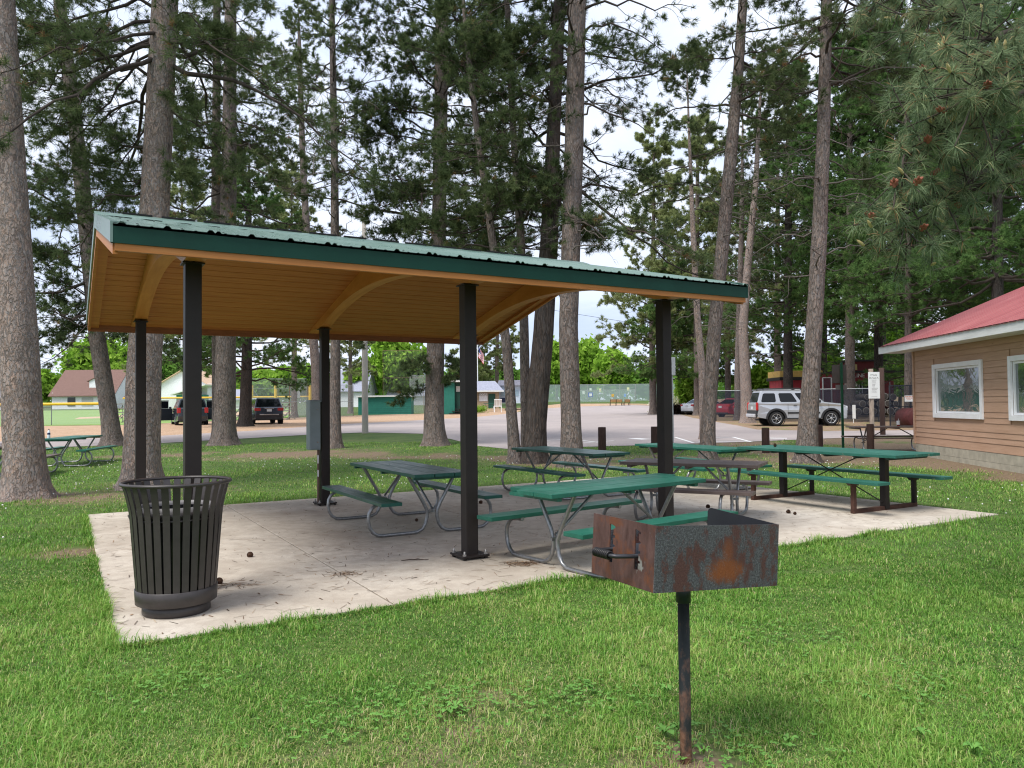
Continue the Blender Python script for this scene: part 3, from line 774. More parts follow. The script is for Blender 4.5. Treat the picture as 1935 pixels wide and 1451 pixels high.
b = MB(); b.prism([(-hd + tk, GZ), (hd, GZ), (hd, GZ + GH + .006), (hd - .006, GZ + GH + .020), (hd - .02, GZ + GH + .026), (hd - .05, GZ + GH + .024), (-hd + tk, GZ + GH)], hw - tk, hw, 'yz')
b.build('side_wall', M('soot_steel', (.022, .023, .028), .5, .4), grill)
b = MB()
for k in range(17):
    y = -hd + .05 + k * .025; b.tube([(-hw + .03, y, GZ + .125), (hw - .03, y, GZ + .125)], .005, 5)
for x in (-hw + .04, 0, hw - .04): b.box((x, 0, GZ + .118), (.02, GD - .07, .006))
gt = b.build('cooking_grate', M('grate_steel', (.05, .05, .055), .45, .6), grill)
b = MB(); ya, yb, zc, xo = -.100, .080, GZ + .125, -hw - .105
pts = [(-hw + .05, ya, zc)] + [(-hw - .02, ya, zc)] + [(xo + .012, ya + .01, zc), (xo, ya + .03, zc), (xo, yb - .03, zc), (xo + .012, yb - .01, zc)] + [(-hw - .02, yb, zc), (-hw + .05, yb, zc)]
b.tube(pts, .009, 8)
b.build('handle', M('grate_steel', (.05, .05, .055)), gt)
b = MB(); coil = [(xo + .015 * math.cos(q), ya + .035 + .11 * q / (2 * math.pi * 9), zc + .015 * math.sin(q)) for q in np.linspace(0, 2 * math.pi * 9, 110)]
b.tube(coil, .0048, 5); b.build('coil_grip', M('coil_steel', (.035, .033, .033), .4, .6), gt)
t = NT('rusty_pipe'); n1 = t.noise(t.co((1, 1, .5)), 16, 6, .7); z_ = t.n.new('ShaderNodeSeparateXYZ'); t.l.new(t.co(), z_.inputs[0])
c1 = t.ramp(n1, [(.3, (.010, .013, .013)), (.6, (.022, .026, .024))])
lo = t.ramp(t.math('ADD', t.math('MULTIPLY', z_.outputs[2], -.7), t.math('MULTIPLY', n1, 1.6)), [(.52, 0.), (.78, 1.)])
c1 = t.mix(lo, c1, t.ramp(t.noise(t.co(), 50, 4, .7), [(.35, (.10, .045, .025)), (.6, (.17, .085, .05)), (.75, (.25, .22, .2))]))
t.set(c1, .55, .2, .4, n1, .3, .004)
b = MB(); b.lathe([(.0255, -.05), (.0255, .72), (0, .72)], 20); b.build('post', t.m, grill)
b = MB(); b.lathe([(.027, .69), (.0325, .693), (.0325, .786), (0, .786)], 20); b.build('collar', M('green_black_enamel', (.008, .016, .015), .4), grill)
grill.rotation_euler = (0, 0, .477); grill.location = (.742, 3.385, zf(3.4))
for ch in grill.children:
    if ch.name.split('.')[0] in ('firebox', 'side_wall', 'cooking_grate'):      # the box sits a little askew on its post
        rm = Matrix.Rotation(.071, 4, 'Y') @ Matrix.Rotation(-.007, 4, 'X'); pv = Vector((0, 0, GZ)); ch.rotation_euler = rm.to_euler(); ch.location = pv - rm @ pv

# ================================================================== picnic tables
def plank_mat(name, c0, c1, wear, rough=.42):
    t = NT(name); n1 = t.noise(t.co((.8, 7, 7)), 3, 6, .65, .3); n2 = t.noise(t.co(), 11, 6, .72); n3 = t.noise(t.co(loc=(4, 2, 0)), 3, 5, .6)
    c = t.ramp(n1, [(.3, c0), (.7, c1)])
    c = t.mix(t.ramp(n3, [(.45, 0.), (.75, .35)]), c, tuple(q * 1.6 + .03 for q in c1))
    c = t.mix(t.ramp(n2, [(.62, 0.), (.69, .75)]), c, wear)
    t.set(c, t.ramp(n1, [(.3, rough - .08), (.7, rough + .12)]), 0, .45, n1, .12, .004); return t.m
PGREEN = plank_mat('green_plank', (.007, .088, .056), (.013, .125, .083), (.13, .19, .16))
PDARK = plank_mat('dark_green_plank', (.008, .070, .050), (.014, .100, .074), (.10, .13, .11), .34)
PPALE = plank_mat('pale_green_plank', (.012, .092, .064), (.022, .130, .094), (.26, .25, .17), .5)
PBROWN = plank_mat('brown_plank', (.085, .060, .052), (.135, .098, .085), (.22, .18, .16), .5)
t = NT('galvanised_pipe'); n1 = t.noise(t.co(), 25, 5, .7); t.set(t.ramp(n1, [(.3, (.21, .215, .22)), (.7, (.34, .345, .35))]), .38, .75, .5, n1, .05); GALV = t.m
IRON = M('black_iron', (.018, .014, .013), .5, .2)
RIRON = M('rusty_iron', (.075, .036, .026), .7, .1, .3, .35, 14)
def planks(b, L, yc, wd, n, z, th, gap=.008, shift=()):
    w1 = (wd - gap * (n - 1)) / n
    for k in range(n):
        sx = shift[k] if k < len(shift) else random.uniform(-.006, .006)
        b.bbox((sx, yc - wd / 2 + w1 / 2 + k * (w1 + gap), z - th / 2), (L, w1, th), .004)
def pipe_table(name, label, pos, ang, L, m, W=.76, shift=(), top=3, group='picnic tables around the shelter', zt=.75, pm=GALV):
    tb = thing(name, label, 'picnic table', (pos[0], pos[1], pos[2] if len(pos) > 2 else 0.), R(ang), group)
    b = MB(); planks(b, L, 0, W, top, zt, .04, .010, shift); tp = b.build('tabletop', m, tb)
    for x in (-L / 2 + .12, 0, L / 2 - .12): b = MB(); b.box((x, 0, zt - .058), (.05, W - .06, .034)); b.build('cleat', m, tp)
    for s in (-1, 1):
        b = MB(); planks(b, L, s * .655, .25, 1, .445, .04); b.build('bench', m, tb)
    for xe in (-1, 1):
        x = xe * (L / 2 - .37)
        for s in (-1, 1):
            r = .021
            # tabletop -> centre -> ground -> outward -> up to the bench -> back under it
            def P(y, z): return (x + s * .022, s * y, z)
            pts = [P(.30, zt - .045), P(.25, .62), P(.105, .375), P(.055, .27), P(.055, .20), P(.075, .12), P(.12, .055), P(.19, .024), P(.28, .021), P(.60, .021), P(.685, .028), P(.745, .065), P(.785, .13), P(.80, .21), P(.79, .29), P(.755, .35), P(.70, .385), P(.62, .395), P(.53, .395)]
            b = MB(); b.tube(pts, r, 10); b.build('frame_pipe', pm, tb)
        b = MB(); b.tube([(x, 0, .30), (xe * .16, 0, zt - .06)], .015, 8)
        b.box((x, 0, .27), (.11, .03, .03)); b.build('brace', pm, tb)
    return tb
pipe_table('picnic_table', 'dark green picnic table beside the cabinet post under the shelter, nearest the trash can', (-1.39, 10.05), 120, 2.35, PDARK)
pipe_table('picnic_table', 'bright green picnic table just behind the grill, one plank set back', (.95, 7.74), 37.5, 2.13, PGREEN, .77, (0., .004, .13))
pipe_table('picnic_table', 'dark green picnic table in front of the clustered trunks behind the slab', (.95, 13.4), 122, 2.44, PDARK)
pipe_table('picnic_table', 'green picnic table at the slab back corner beyond the brown table', (3.3, 14.2), 117, 2.44, PGREEN)
pipe_table('picnic_table', 'brown picnic table behind the front right shelter post', (2.45, 10.45), -27, 1.83, PBROWN)
ta = pipe_table('picnic_table', 'green picnic table on the lawn at the left with a bottle on top', (-12.05, 21.0, zf(21)), 100, 2.44, PGREEN, group='picnic tables on the far lawn')
pipe_table('picnic_table', 'brown picnic table half hidden by the big pine at the left edge', (-11.55, 17.6, zf(17.6)), 106, 2.3, PBROWN, group='picnic tables on the far lawn')
tc_ = pipe_table('picnic_table', 'brown picnic table at the corner of the park building with a cup on it', (11.2, 22.6, zf(22.6)), -4, 2.44, PBROWN, group='picnic tables on the far lawn')
# long table on black square frames
lt = thing('picnic_table', 'long pale green picnic table on black post frames with crossed rods', 'picnic table', (4.84, 11.72, 0), 119.5, 'picnic tables around the shelter')
lt.rotation_euler = (0, 0, R(119.5))
Lg = 2.82; b = MB(); planks(b, Lg, 0, 1.0, 5, .815, .04, .006); b.build('tabletop', PPALE, lt)
for x in (-1.25, -.75, -.25, .25, .75, 1.25): b = MB(); b.prism([(-.42, .74), (.42, .74), (.47, .774), (-.47, .774)], x - .02, x + .02, 'yz'); b.build('cleat', M('dark_green_paint', (.006, .03, .025), .5), lt)
for s in (-1, 1):
    b = MB(); planks(b, Lg - .05, s * .70, .27, 1, .465, .04); b.build('bench', PPALE, lt)
for x in (-.90, .90):
    b = MB(); b.box((x, 0, .40), (.09, .09, .76)); b.build('leg', IRON, lt)
    b = MB(); b.box((x, 0, .028), (.06, 1.42, .056)); b.build('foot', RIRON, lt)
    for s in (-1, 1):
        b = MB(); b.box((x, s * .68, .235), (.055, .055, .36)); b.prism([(s * .68 - .12, .424), (s * .68 + .12, .424), (s * .68 + .07, .385), (s * .68 - .07, .385)], x - .03, x + .03, 'yz'); b.build('bench_leg', IRON if s < 0 else RIRON, lt)
b = MB(); b.tube([(-.9, .05, .11), (.9 - .35, .05, .77)], .009, 6); b.tube([(.9, -.05, .11), (-.9 + .35, -.05, .77)], .009, 6); b.build('cross_rods', IRON, lt)
# bottle and cup on tables
def on_top(tb, lx, ly, z): 
    p = Matrix.Translation(tb.location) @ Matrix.Rotation(tb.rotation_euler.z, 4, 'Z') @ Vector((lx, ly, z)); return p
bt = thing('water_bottle', 'clear plastic bottle with dark label on the far left green table', 'bottle', on_top(ta, -1.0, .20, .75))
b = MB(); b.lathe([(0, .001), (.034, .001), (.036, .02), (.036, .15), (.028, .19), (.013, .215), (.013, .23), (0, .23)], 14); b.build('body', M('clear_plastic', (.72, .77, .8), .15, 0, .6), bt)
b = MB(); b.lathe([(.0365, .10), (.0365, .15)], 14); b.build('wrapper', M('navy_label', (.02, .03, .09), .4), bt)
b = MB(); b.lathe([(.0145, .226), (.0145, .25), (0, .25)], 10); b.build('cap', M('dark_cap', (.03, .03, .04)), bt)
cu_ = thing('drink_cup', 'clear takeaway cup with red drink on the brown table by the building', 'cup', on_top(tc_, .12, -.1, .75))
b = MB(); b.lathe([(0, .001), (.037, .001), (.041, .04)], 16); b.build('drink', M('red_drink', (.30, .03, .02), .2), cu_)
b = MB(); b.lathe([(.0415, .04), (.049, .15), (.05, .155), (.0, .158)], 16); b.build('body', M('frosted_plastic', (.75, .77, .78), .25), cu_)
b = MB(); b.tube([(0, 0, .155), (.012, 0, .22)], .005, 6); b.build('straw', M('white_plastic', (.7, .7, .7)), cu_)
kn = thing('pine_cone', 'brown pine cone standing on the long pale green table', 'pine cone', on_top(lt, .95, .12, .816))

# ================================================================== cones and twigs lying on the slab
CONEM = M('cone_brown', (.085, .045, .028), .8, 0, .2, .35, 60)
def cone_mesh(parent, L=.06):
    b = MB(); r0 = L * .42
    for i in range(9):
        z = L * i / 9; r = r0 * math.sin(math.pi * (.18 + .80 * i / 9)) + .002
        for k in range(9):
            a = 2 * math.pi * (k + .5 * (i % 2)) / 9; d = Vector((math.cos(a), math.sin(a), 0)); s = Vector((-math.sin(a), math.cos(a), 0))
            c = d * r * .45 + Vector((0, 0, z)); tip = d * r * 1.15 + Vector((0, 0, z + L * .10))
            b.add([c - s * r * .22, c + s * r * .22, tip + s * r * .25, tip - s * r * .25, tip + Vector((0, 0, -.006)) ], [(0, 1, 2, 3), (3, 2, 4)])
    b.lathe([(0, 0), (r0 * .5, L * .2), (r0 * .4, L * .7), (0, L)], 8)
    return b.build('scales', CONEM, parent, fix=False)
c0 = cone_mesh(kn, .062); c0.rotation_euler = (0, 0, 0)
labels = {(471, 1057): 'brown pine cone on the slab right of the trash can', (1494, 972): 'brown pine cone on the slab in front of the long table', (1500, 976): 'small pine cone touching a larger one in front of the long table', (790, 988): 'small brown cone on the slab below the dark green table', (413, 1108): 'pine cone against the base of the trash can',
          (1382, 959): 'pine cone on the slab beside the brown table bench', (1340, 962): 'pine cone on the slab beneath the brown table', (912, 954): 'pine cone behind the middle front post'}
for (px, py), lb in labels.items():
    c = copy_tree(kn); c.location = G(px, py, .0); c.location.z = .022
    c['label'] = lb; c['group'] = 'fallen pine cones on the slab'
    c.rotation_euler = (R(88), random.uniform(0, 6), random.uniform(0, 6.28))
    if 'small' in lb: c.scale = (.7, .7, .7)
twig = thing('fallen_twig', 'short dark twig on the slab left of the middle front post', 'twig', (G(785, 1063).x, G(785, 1063).y, .008), .25)
b = MB(); b.tube([(-.14, 0, 0), (-.05, .012, .004), (.04, -.004, .002), (.13, -.02, 0)], [.004, .006, .005, .003], 6); b.tube([(-.02, .006, .003), (.05, .045, .006)], [.004, .002], 5); b.build('stem', M('twig_bark', (.07, .05, .04), .9), twig)
# dry needles lying about
nn = 2600; sN = RNG.uniform(SLAB[0], SLAB[1], nn); tN = RNG.uniform(SLAB[2], SLAB[3], nn)
cxs = [(985, 1069, .13, 160), (650, 1088, .14, 60), (440, 1108, .16, 70), (1180, 1060, .2, 60)]
P = P1.to_tuple(); X = P[0] + ax.x * sN + bx_.x * tN; Y = P[1] + ax.y * sN + bx_.y * tN
for px, py, r, k in cxs:
    q = G(px, py); X = np.concatenate([X, RNG.normal(q.x, r * .7, k)]); Y = np.concatenate([Y, RNG.normal(q.y, r * .5, k)])
nn = len(X); a = RNG.uniform(0, np.pi, nn); Ln = RNG.uniform(.03, .075, nn); wn = RNG.uniform(.0012, .003, nn)
big_ = RNG.uniform(0, 1, nn) < .12; wn = np.where(big_, wn * 2.5, wn); Ln = np.where(big_, Ln * .45, Ln)
d = np.stack([np.cos(a), np.sin(a), 0 * a], -1) * Ln[:, None]; s = np.stack([-np.sin(a), np.cos(a), 0 * a], -1) * wn[:, None]
C = np.stack([X, Y, RNG.uniform(.002, .006, nn)], -1); up = np.array([0, 0, .003])
V = np.stack([C - d - s, C - d + s, C + d + s, C + d - s], 1).reshape(-1, 3); F = np.arange(nn * 4).reshape(-1, 4)
t = NT('dry_needle'); ti = t.attr('tint'); t.set(t.ramp(ti, [(0, (.045, .03, .02)), (.5, (.16, .09, .05)), (.8, (.33, .19, .10)), (1, (.50, .40, .28))]), .8, 0, .2)
ne = np_mesh('dry_needles', V, F, t.m, tint=np.repeat(RNG.uniform(0, 1, nn) ** 1.4, 4)); tag(ne, 'dry pine needles and bud scales littered over the slab', 'needles', kind='stuff')
# ================================================================== park building at the right (local: x into the building, y along the wall away from the camera)
BA = Vector((11.18, 21.32, 0)); wd_ = Vector((-.10, -.995, 0)).normalized(); wn_ = Vector((-wd_.y, wd_.x, 0))    # wn_ points into the building
bang = math.atan2(wn_.y, wn_.x)
bld = thing('park_building', 'tan clapboard park building with red metal roof and white framed windows', 'building', BA, bang)
Minv = (Matrix.Translation(BA) @ Matrix.Rotation(bang, 4, 'Z')).inverted()
def on_wall(px, py):
    d = ray(px, py); o = Vector((0, 0, CAMH)); n = Vector((wn_.x, wn_.y, 0)); tq = (BA - o).dot(n) / d.dot(n)
    q = Minv @ (o + d * tq); return q        # x ~ 0, y = along the wall (negative towards the camera), z
t = NT('cedar_siding'); n1 = t.noise(t.co((6, .5, 6)), 2.5, 6, .65, .5); n2 = t.noise(t.co(), 1.2, 4); kn_ = t.voro(t.co((1, .6, 3)), 1.6)
c = t.ramp(n1, [(.3, (.45, .275, .180)), (.7, (.57, .365, .250))]); c = t.mix(t.ramp(n2, [(.4, 0.), (.8, .35)]), c, (.52, .345, .245)); c = t.mix(t.ramp(kn_, [(.02, .55), (.05, 0.)]), c, (.2, .11, .07))
t.set(c, .65, 0, .25, n1, .12); SIDE = t.m
BL, BDp = 13.0, 8.0; ZF_, ZT_ = .34, 3.0
z0q = on_wall(1733, 838).z; ZF_ = max(.25, z0q)
b = MB(); z = ZF_; hts = [.20, .125, .125, .20, .13, .125, .235, .12, .155, .235, .14, .125, .145, .21, .13, .165]; k = 0
wins = []
w1 = [on_wall(1763, 689), on_wall(1857, 679), on_wall(1858, 791), on_wall(1765, 790)]
wy0, wy1 = (w1[0].y + w1[3].y) / 2, (w1[1].y + w1[2].y) / 2; wz1, wz0 = (w1[0].z + w1[1].z) / 2, (w1[2].z + w1[3].z) / 2
w2 = [on_wall(1907, 672), on_wall(1908, 794)]; v0 = (w2[0].y + w2[1].y) / 2
wins = [(wy1, wy0), (v0 - (wy0 - wy1), v0)]
def wall_boards(b, ya, yb, za, zb, lean):
    b.add([(0.004, ya, za), (0.004, yb, za), (0.016, yb, zb), (0.016, ya, zb), (.03, ya, za), (.03, yb, za), (.03, yb, zb), (.03, ya, zb)], [(0, 1, 2, 3), (4, 7, 6, 5), (0, 4, 5, 1), (3, 2, 6, 7), (0, 3, 7, 4), (1, 5, 6, 2)])
while z < ZT_ - .03:
    h = hts[k % len(hts)]; k += 1; z1 = min(z + h, ZT_)
    segs = [(-BL, 0)]
    if z1 > wz0 and z < wz1:
        segs = []; cur = 0
        for a, c_ in wins: segs.append((c_ + .0, cur)); cur = a
        segs.append((-BL, cur))
    for a, c_ in segs:
        js = sorted([a, c_] + [q for q in [random.uniform(-BL, 0) for _ in range(5)] if a + .3 < q < c_ - .3])
        for i in range(len(js) - 1): wall_boards(b, js[i] + .0015, js[i + 1] - .0015, z + .003, z1 - .002, 0)
    z = z1
# end gable wall facing away
b.box((.05 + BDp / 2, .012, (ZF_ + ZT_) / 2), (BDp, .03, ZT_ - ZF_)); b.box((.05 + BDp / 2, -BL, (ZF_ + ZT_) / 2), (BDp, .03, ZT_ - ZF_))
# wall behind the boards, as strips round the openings
wy = [(-BL, wins[1][0]), (wins[1][1], wins[0][0]), (wins[0][1], 0)]
for a, c_ in wy: b.box((.045, (a + c_) / 2, (ZF_ + ZT_) / 2), (.03, c_ - a, ZT_ - ZF_))
for a, c_ in wins:
    b.box((.045, (a + c_) / 2, (ZF_ + wz0) / 2), (.03, c_ - a - .004, wz0 - ZF_)); b.box((.045, (a + c_) / 2, (wz1 + ZT_) / 2), (.03, c_ - a - .004, ZT_ - wz1))
rise = .42
b.prism([(.04, ZT_ + .002), (BDp, ZT_ + .002), (BDp / 2, ZT_ + rise * BDp / 2)], -.01, .025, 'xz')
b.prism([(.04, ZT_ + .002), (BDp, ZT_ + .002), (BDp / 2, ZT_ + rise * BDp / 2)], -BL - .01, -BL + .025, 'xz')
b.build('siding', SIDE, bld)
b = MB(); b.box((-.006, .012, (ZF_ + ZT_) / 2), (.024, .09, ZT_ - ZF_)); b.box((.05, .04, (ZF_ + ZT_) / 2), (.11, .022, ZT_ - ZF_)); b.build('corner_board', SIDE, bld)
BLK = M('concrete_block', (.42, .39, .31), .9, 0, .2, .2, 5, .2)
b = MB(); z = -.25; row = 0
zr_ = [-.25, .135, ZF_ - .002]
for r_ in range(2):
    y = 0.; first = .2 if r_ % 2 else .4
    while y > -BL:
        w_ = first if y == 0 else .4; y2 = max(y - w_, -BL)
        b.bbox((.11, (y + y2) / 2, (zr_[r_] + zr_[r_ + 1]) / 2), (.2, y - y2 - .006, zr_[r_ + 1] - zr_[r_] - .006), .004); y = y2
for x in np.arange(.41, BDp, .4): b.box((x, -.1, .05), (.394, .2, ZF_ + .2))
b.build('block_foundation', BLK, bld)
b = MB(); b.box((.115, -BL / 2, .05), (.19, BL - .02, ZF_ + .18)); b.build('mortar', M('mortar', (.30, .28, .24), .95), bld)
WHITE = M('white_paint', (.85, .85, .86), .45, 0, .4, .04); FASC = M('weathered_white', (.66, .67, .66), .55, 0, .3, .12, 4, stretch=(3, .6, 6))
OH = .60; EZ = 3.10; RT = EZ + rise * (BDp / 2 + OH)
b = MB(); b.box((-OH - .012, (.55 - BL) / 2, EZ - .105), (.024, BL + 1.1, .20)); b.build('fascia', FASC, bld)
b = MB(); b.box((-OH / 2 + .0, (.55 - BL) / 2, EZ - .19), (OH - .03, BL + 1.06, .012)); b.build('soffit', FASC, bld)
for ye in (.55, -BL - .55):
    b = MB()
    for s_ in (0, 1):
        xa, xb = (-OH, BDp / 2) if s_ == 0 else (BDp + OH, BDp / 2)
        vs = [(x, y, z) for y in (ye, ye + .024) for x, z in ((xa, EZ - .20), (xb, RT - .20), (xb, RT - .012), (xa, EZ - .012))]
        b.add(vs, [(0, 1, 2, 3), (7, 6, 5, 4), (0, 4, 5, 1), (1, 5, 6, 2), (2, 6, 7, 3), (3, 7, 4, 0)])
    b.build('barge_board', FASC, bld)
t = NT('red_roof_sheet'); n1 = t.noise(t.co((.25, 1, .25)), 2.0, 6, .7); t.set(t.ramp(n1, [(.3, (.23, .042, .046)), (.6, (.31, .085, .085)), (.8, (.40, .17, .165))]), .38, 0, .5, n1, .03); REDR = t.m
prof = []; y = .60
while y > -BL - .6:
    prof += [(y, 0), (y - .02, .02), (y - .045, .02), (y - .065, 0), (y - .15, 0), (y - .155, .005), (y - .17, .005), (y - .175, 0)]; y -= .305
for s_ in (0, 1):
    xa, xb = (-OH - .05, BDp / 2) if s_ == 0 else (BDp + OH + .05, BDp / 2)
    za, zb = EZ + .004 - rise * .05, RT + .004
    n = len(prof); vs = [(xa, y, za + h) for y, h in prof] + [(xb, y, zb + h) for y, h in prof] + [(xa, y, za + h - .004) for y, h in prof]
    b = MB(); b.add(vs, [(i, i + 1, n + i + 1, n + i) for i in range(n - 1)] + [(i, 2 * n + i, 2 * n + i + 1, i + 1) for i in range(n - 1)]); b.build('roof', REDR, bld, fix=False)
b = MB(); b.box((-OH - .035, (.55 - BL) / 2, EZ - .001), (.02, BL + 1.1, .012)); b.build('eave_closure', CAPD, bld)
t = NT('window_glass'); n1 = t.noise(t.co((1, 1, 1.4)), 2.2, 3, .5, 1.2); t.set((.30, .33, .33), .02, .75, .6, n1, .05, .05); GLASS = t.m
for a, c_ in wins:
    fr = .115; b = MB(); xm = -.012
    b.bbox((xm, c_ - fr / 2, (wz0 + wz1) / 2), (.045, fr, wz1 - wz0), .004); b.bbox((xm, a + fr / 2, (wz0 + wz1) / 2), (.045, fr, wz1 - wz0), .004)
    b.bbox((xm, (a + c_) / 2, wz1 - fr / 2), (.044, c_ - a - 2 * fr - .002, fr), .004); b.bbox((xm - .004, (a + c_) / 2, wz0 + fr / 2), (.05, c_ - a - 2 * fr - .002, fr), .004)
    f = b.build('window', WHITE, bld)
    i0, i1, j0, j1 = a + fr + .004, c_ - fr - .004, wz0 + fr + .004, wz1 - fr - .004; s2 = .05
    b = MB(); b.box((.035, i1 - s2 / 2, (j0 + j1) / 2), (.04, s2, j1 - j0)); b.box((.035, i0 + s2 / 2, (j0 + j1) / 2), (.04, s2, j1 - j0)); b.box((.035, (i0 + i1) / 2, j1 - s2 / 2), (.039, i1 - i0 - 2 * s2 - .002, s2)); b.box((.035, (i0 + i1) / 2, j0 + s2 / 2), (.039, i1 - i0 - 2 * s2 - .002, s2)); b.build('sash', WHITE, f)
    b = MB(); b.box((.05, (i0 + i1) / 2, (j0 + j1) / 2), (.008, i1 - i0 - 2 * s2 + .01, j1 - j0 - 2 * s2 + .01)); b.build('pane', GLASS, f)

# ================================================================== bollards, pole, signs
POSTW = M('brown_stained_post', (.052, .030, .024), .8, 0, .25, .3, 9, .3, (4, 4, .6))
def bollard(label, px, pyb, Y, wpx, top):
    p = at(px, pyb, Y); z = zf(Y); o = thing('bollard', label, 'bollard', (p.x, Y, z), random.uniform(0, 3), 'brown wooden parking posts')
    r = wpx * Y / FPX / 2; h = at(px, top, Y).z - z
    b = MB(); b.lathe([(r * 1.04, -.1), (r * 1.02, .1), (r, h - .02), (r * .93, h), (0, h + .004)], 14); b.build('post_log', POSTW, o, fix=False); return o
bollard('brown wooden parking post between the big pine trunk and the front right shelter post', 1138, 850, 23.4, 15, 807)
bollard('brown wooden parking post half hidden behind the front right shelter post', 1238, 847, 23.0, 15, 806)
bollard('brown wooden parking post above the left end of the long green table', 1447, 845, 22.6, 14, 808)
bollard('brown wooden parking post hidden partly by the pine trunk near the silver car', 1548, 843, 23.6, 14, 803)
bollard('leaning brown wooden parking post beside the white rules sign', 1645, 842, 21.8, 13, 801)
Y = 36; p = at(690, 822, Y); pole = thing('utility_pole', 'pale concrete utility pole at the roadside', 'utility pole', (p.x, Y, zf(Y)), 0)
b = MB(); b.lathe([(.155, -.1), (.15, 1), (.105, 10), (0, 10)], 16); b.build('shaft', M('spun_concrete', (.40, .37, .33), .85, 0, .2, .12, 3, .1, (1, 1, .4)), pole)
Y = 24; p = at(1593, 840, Y); so_ = thing('sign_post', 'green metal channel post with the brown back of a sign on it', 'sign', (p.x, Y, zf(Y)), .05)
hz = lambda py: at(1593, py, Y).z - zf(Y)
b = MB(); b.box((-.03, 0, hz(688) / 2), (.012, .03, hz(688) + .1)); b.box((.03, 0, hz(688) / 2), (.012, .03, hz(688) + .1)); b.box((0, .012, hz(688) / 2), (.06, .006, hz(688) + .1)); b.build('channel_post', M('post_green', (.010, .075, .035), .5), so_)
b = MB(); cx_ = (1591 - 1593) * Y / FPX; b.bbox((cx_ - .02, .03, (hz(689) + hz(724)) / 2), (28 * Y / FPX, .006, hz(689) - hz(724)), .002); b.build('sign_panel', M('sign_back', (.085, .072, .062), .5, .4), so_)
b = MB(); b.bbox((.0, .03, (hz(727) + hz(736)) / 2), (22 * Y / FPX, .006, hz(727) - hz(736)), .002); b.build('small_panel', M('sign_back_pale', (.16, .15, .14), .5, .3), so_)
Y = 30; p = at(1648, 805, Y); rs = thing('rules_sign', 'white rules sign screwed to a pale round wooden post by the fence', 'sign', (p.x, Y, zf(Y)), .06)
hz = lambda py: at(1652, py, Y).z - zf(Y); k_ = Y / FPX
b = MB(); b.lathe([(.085, -.1), (.085, hz(697)), (0, hz(697))], 14); b.build('post_log', M('grey_post', (.26, .21, .17), .85, 0, .2, .3, 10, .2, (3, 3, .5)), rs)
b = MB(); sw, sz0, sz1 = 22 * k_, hz(753), hz(703); b.bbox((.06, -.10, (sz0 + sz1) / 2), (sw, .012, sz1 - sz0), .003); pn_ = b.build('sign_panel', M('sign_white', (.80, .80, .78), .5, 0, .4, .03), rs)
b = MB(); random.seed(5)
# the writing is too small to read in the photograph: strokes of the same weight and place
def strokes(b, xc, zc, wtot, h, m):
    x = xc - wtot / 2
    while x < xc + wtot / 2:
        w_ = random.uniform(.35, .9) * h
        b.box((x, -.109, zc + random.uniform(-.1, .1) * h), (w_ * .35, .003, h)); b.box((x + w_ * .45, -.109, zc + random.choice((-.42, 0, .42)) * h), (w_ * .6, .003, h * .2)); x += w_ * 1.35
for zq, wq, hq, xo in [(.885, .56, .05, .0), (.78, .80, .045, .0), (.695, .4, .016, 0), (.63, .34, .014, -.02), (.59, .34, .014, -.02), (.535, .28, .014, -.04), (.49, .24, .014, -.04), (.44, .2, .014, -.04), (.39, .55, .014, .05), (.345, .45, .014, .02), (.29, .36, .014, .0), (.245, .46, .014, 0), (.07, .5, .01, 0)]:
    strokes(b, .06 + xo * sw, sz0 + (sz1 - sz0) * zq, wq * sw, hq * (sz1 - sz0), None)
b.build('lettering', M('sign_ink', (.16, .15, .14), .6), pn_)
Y = 30.6; p = at(1668, 806, Y); pp = thing('wooden_post', 'dark brown round wooden post right beside the white rules sign', 'post', (p.x, Y, zf(Y)), 0)
b = MB(); b.lathe([(.10, -.1), (.098, at(1668, 695, Y).z - zf(Y)), (0, at(1668, 695, Y).z - zf(Y))], 14); b.build('post_log', POSTW, pp)

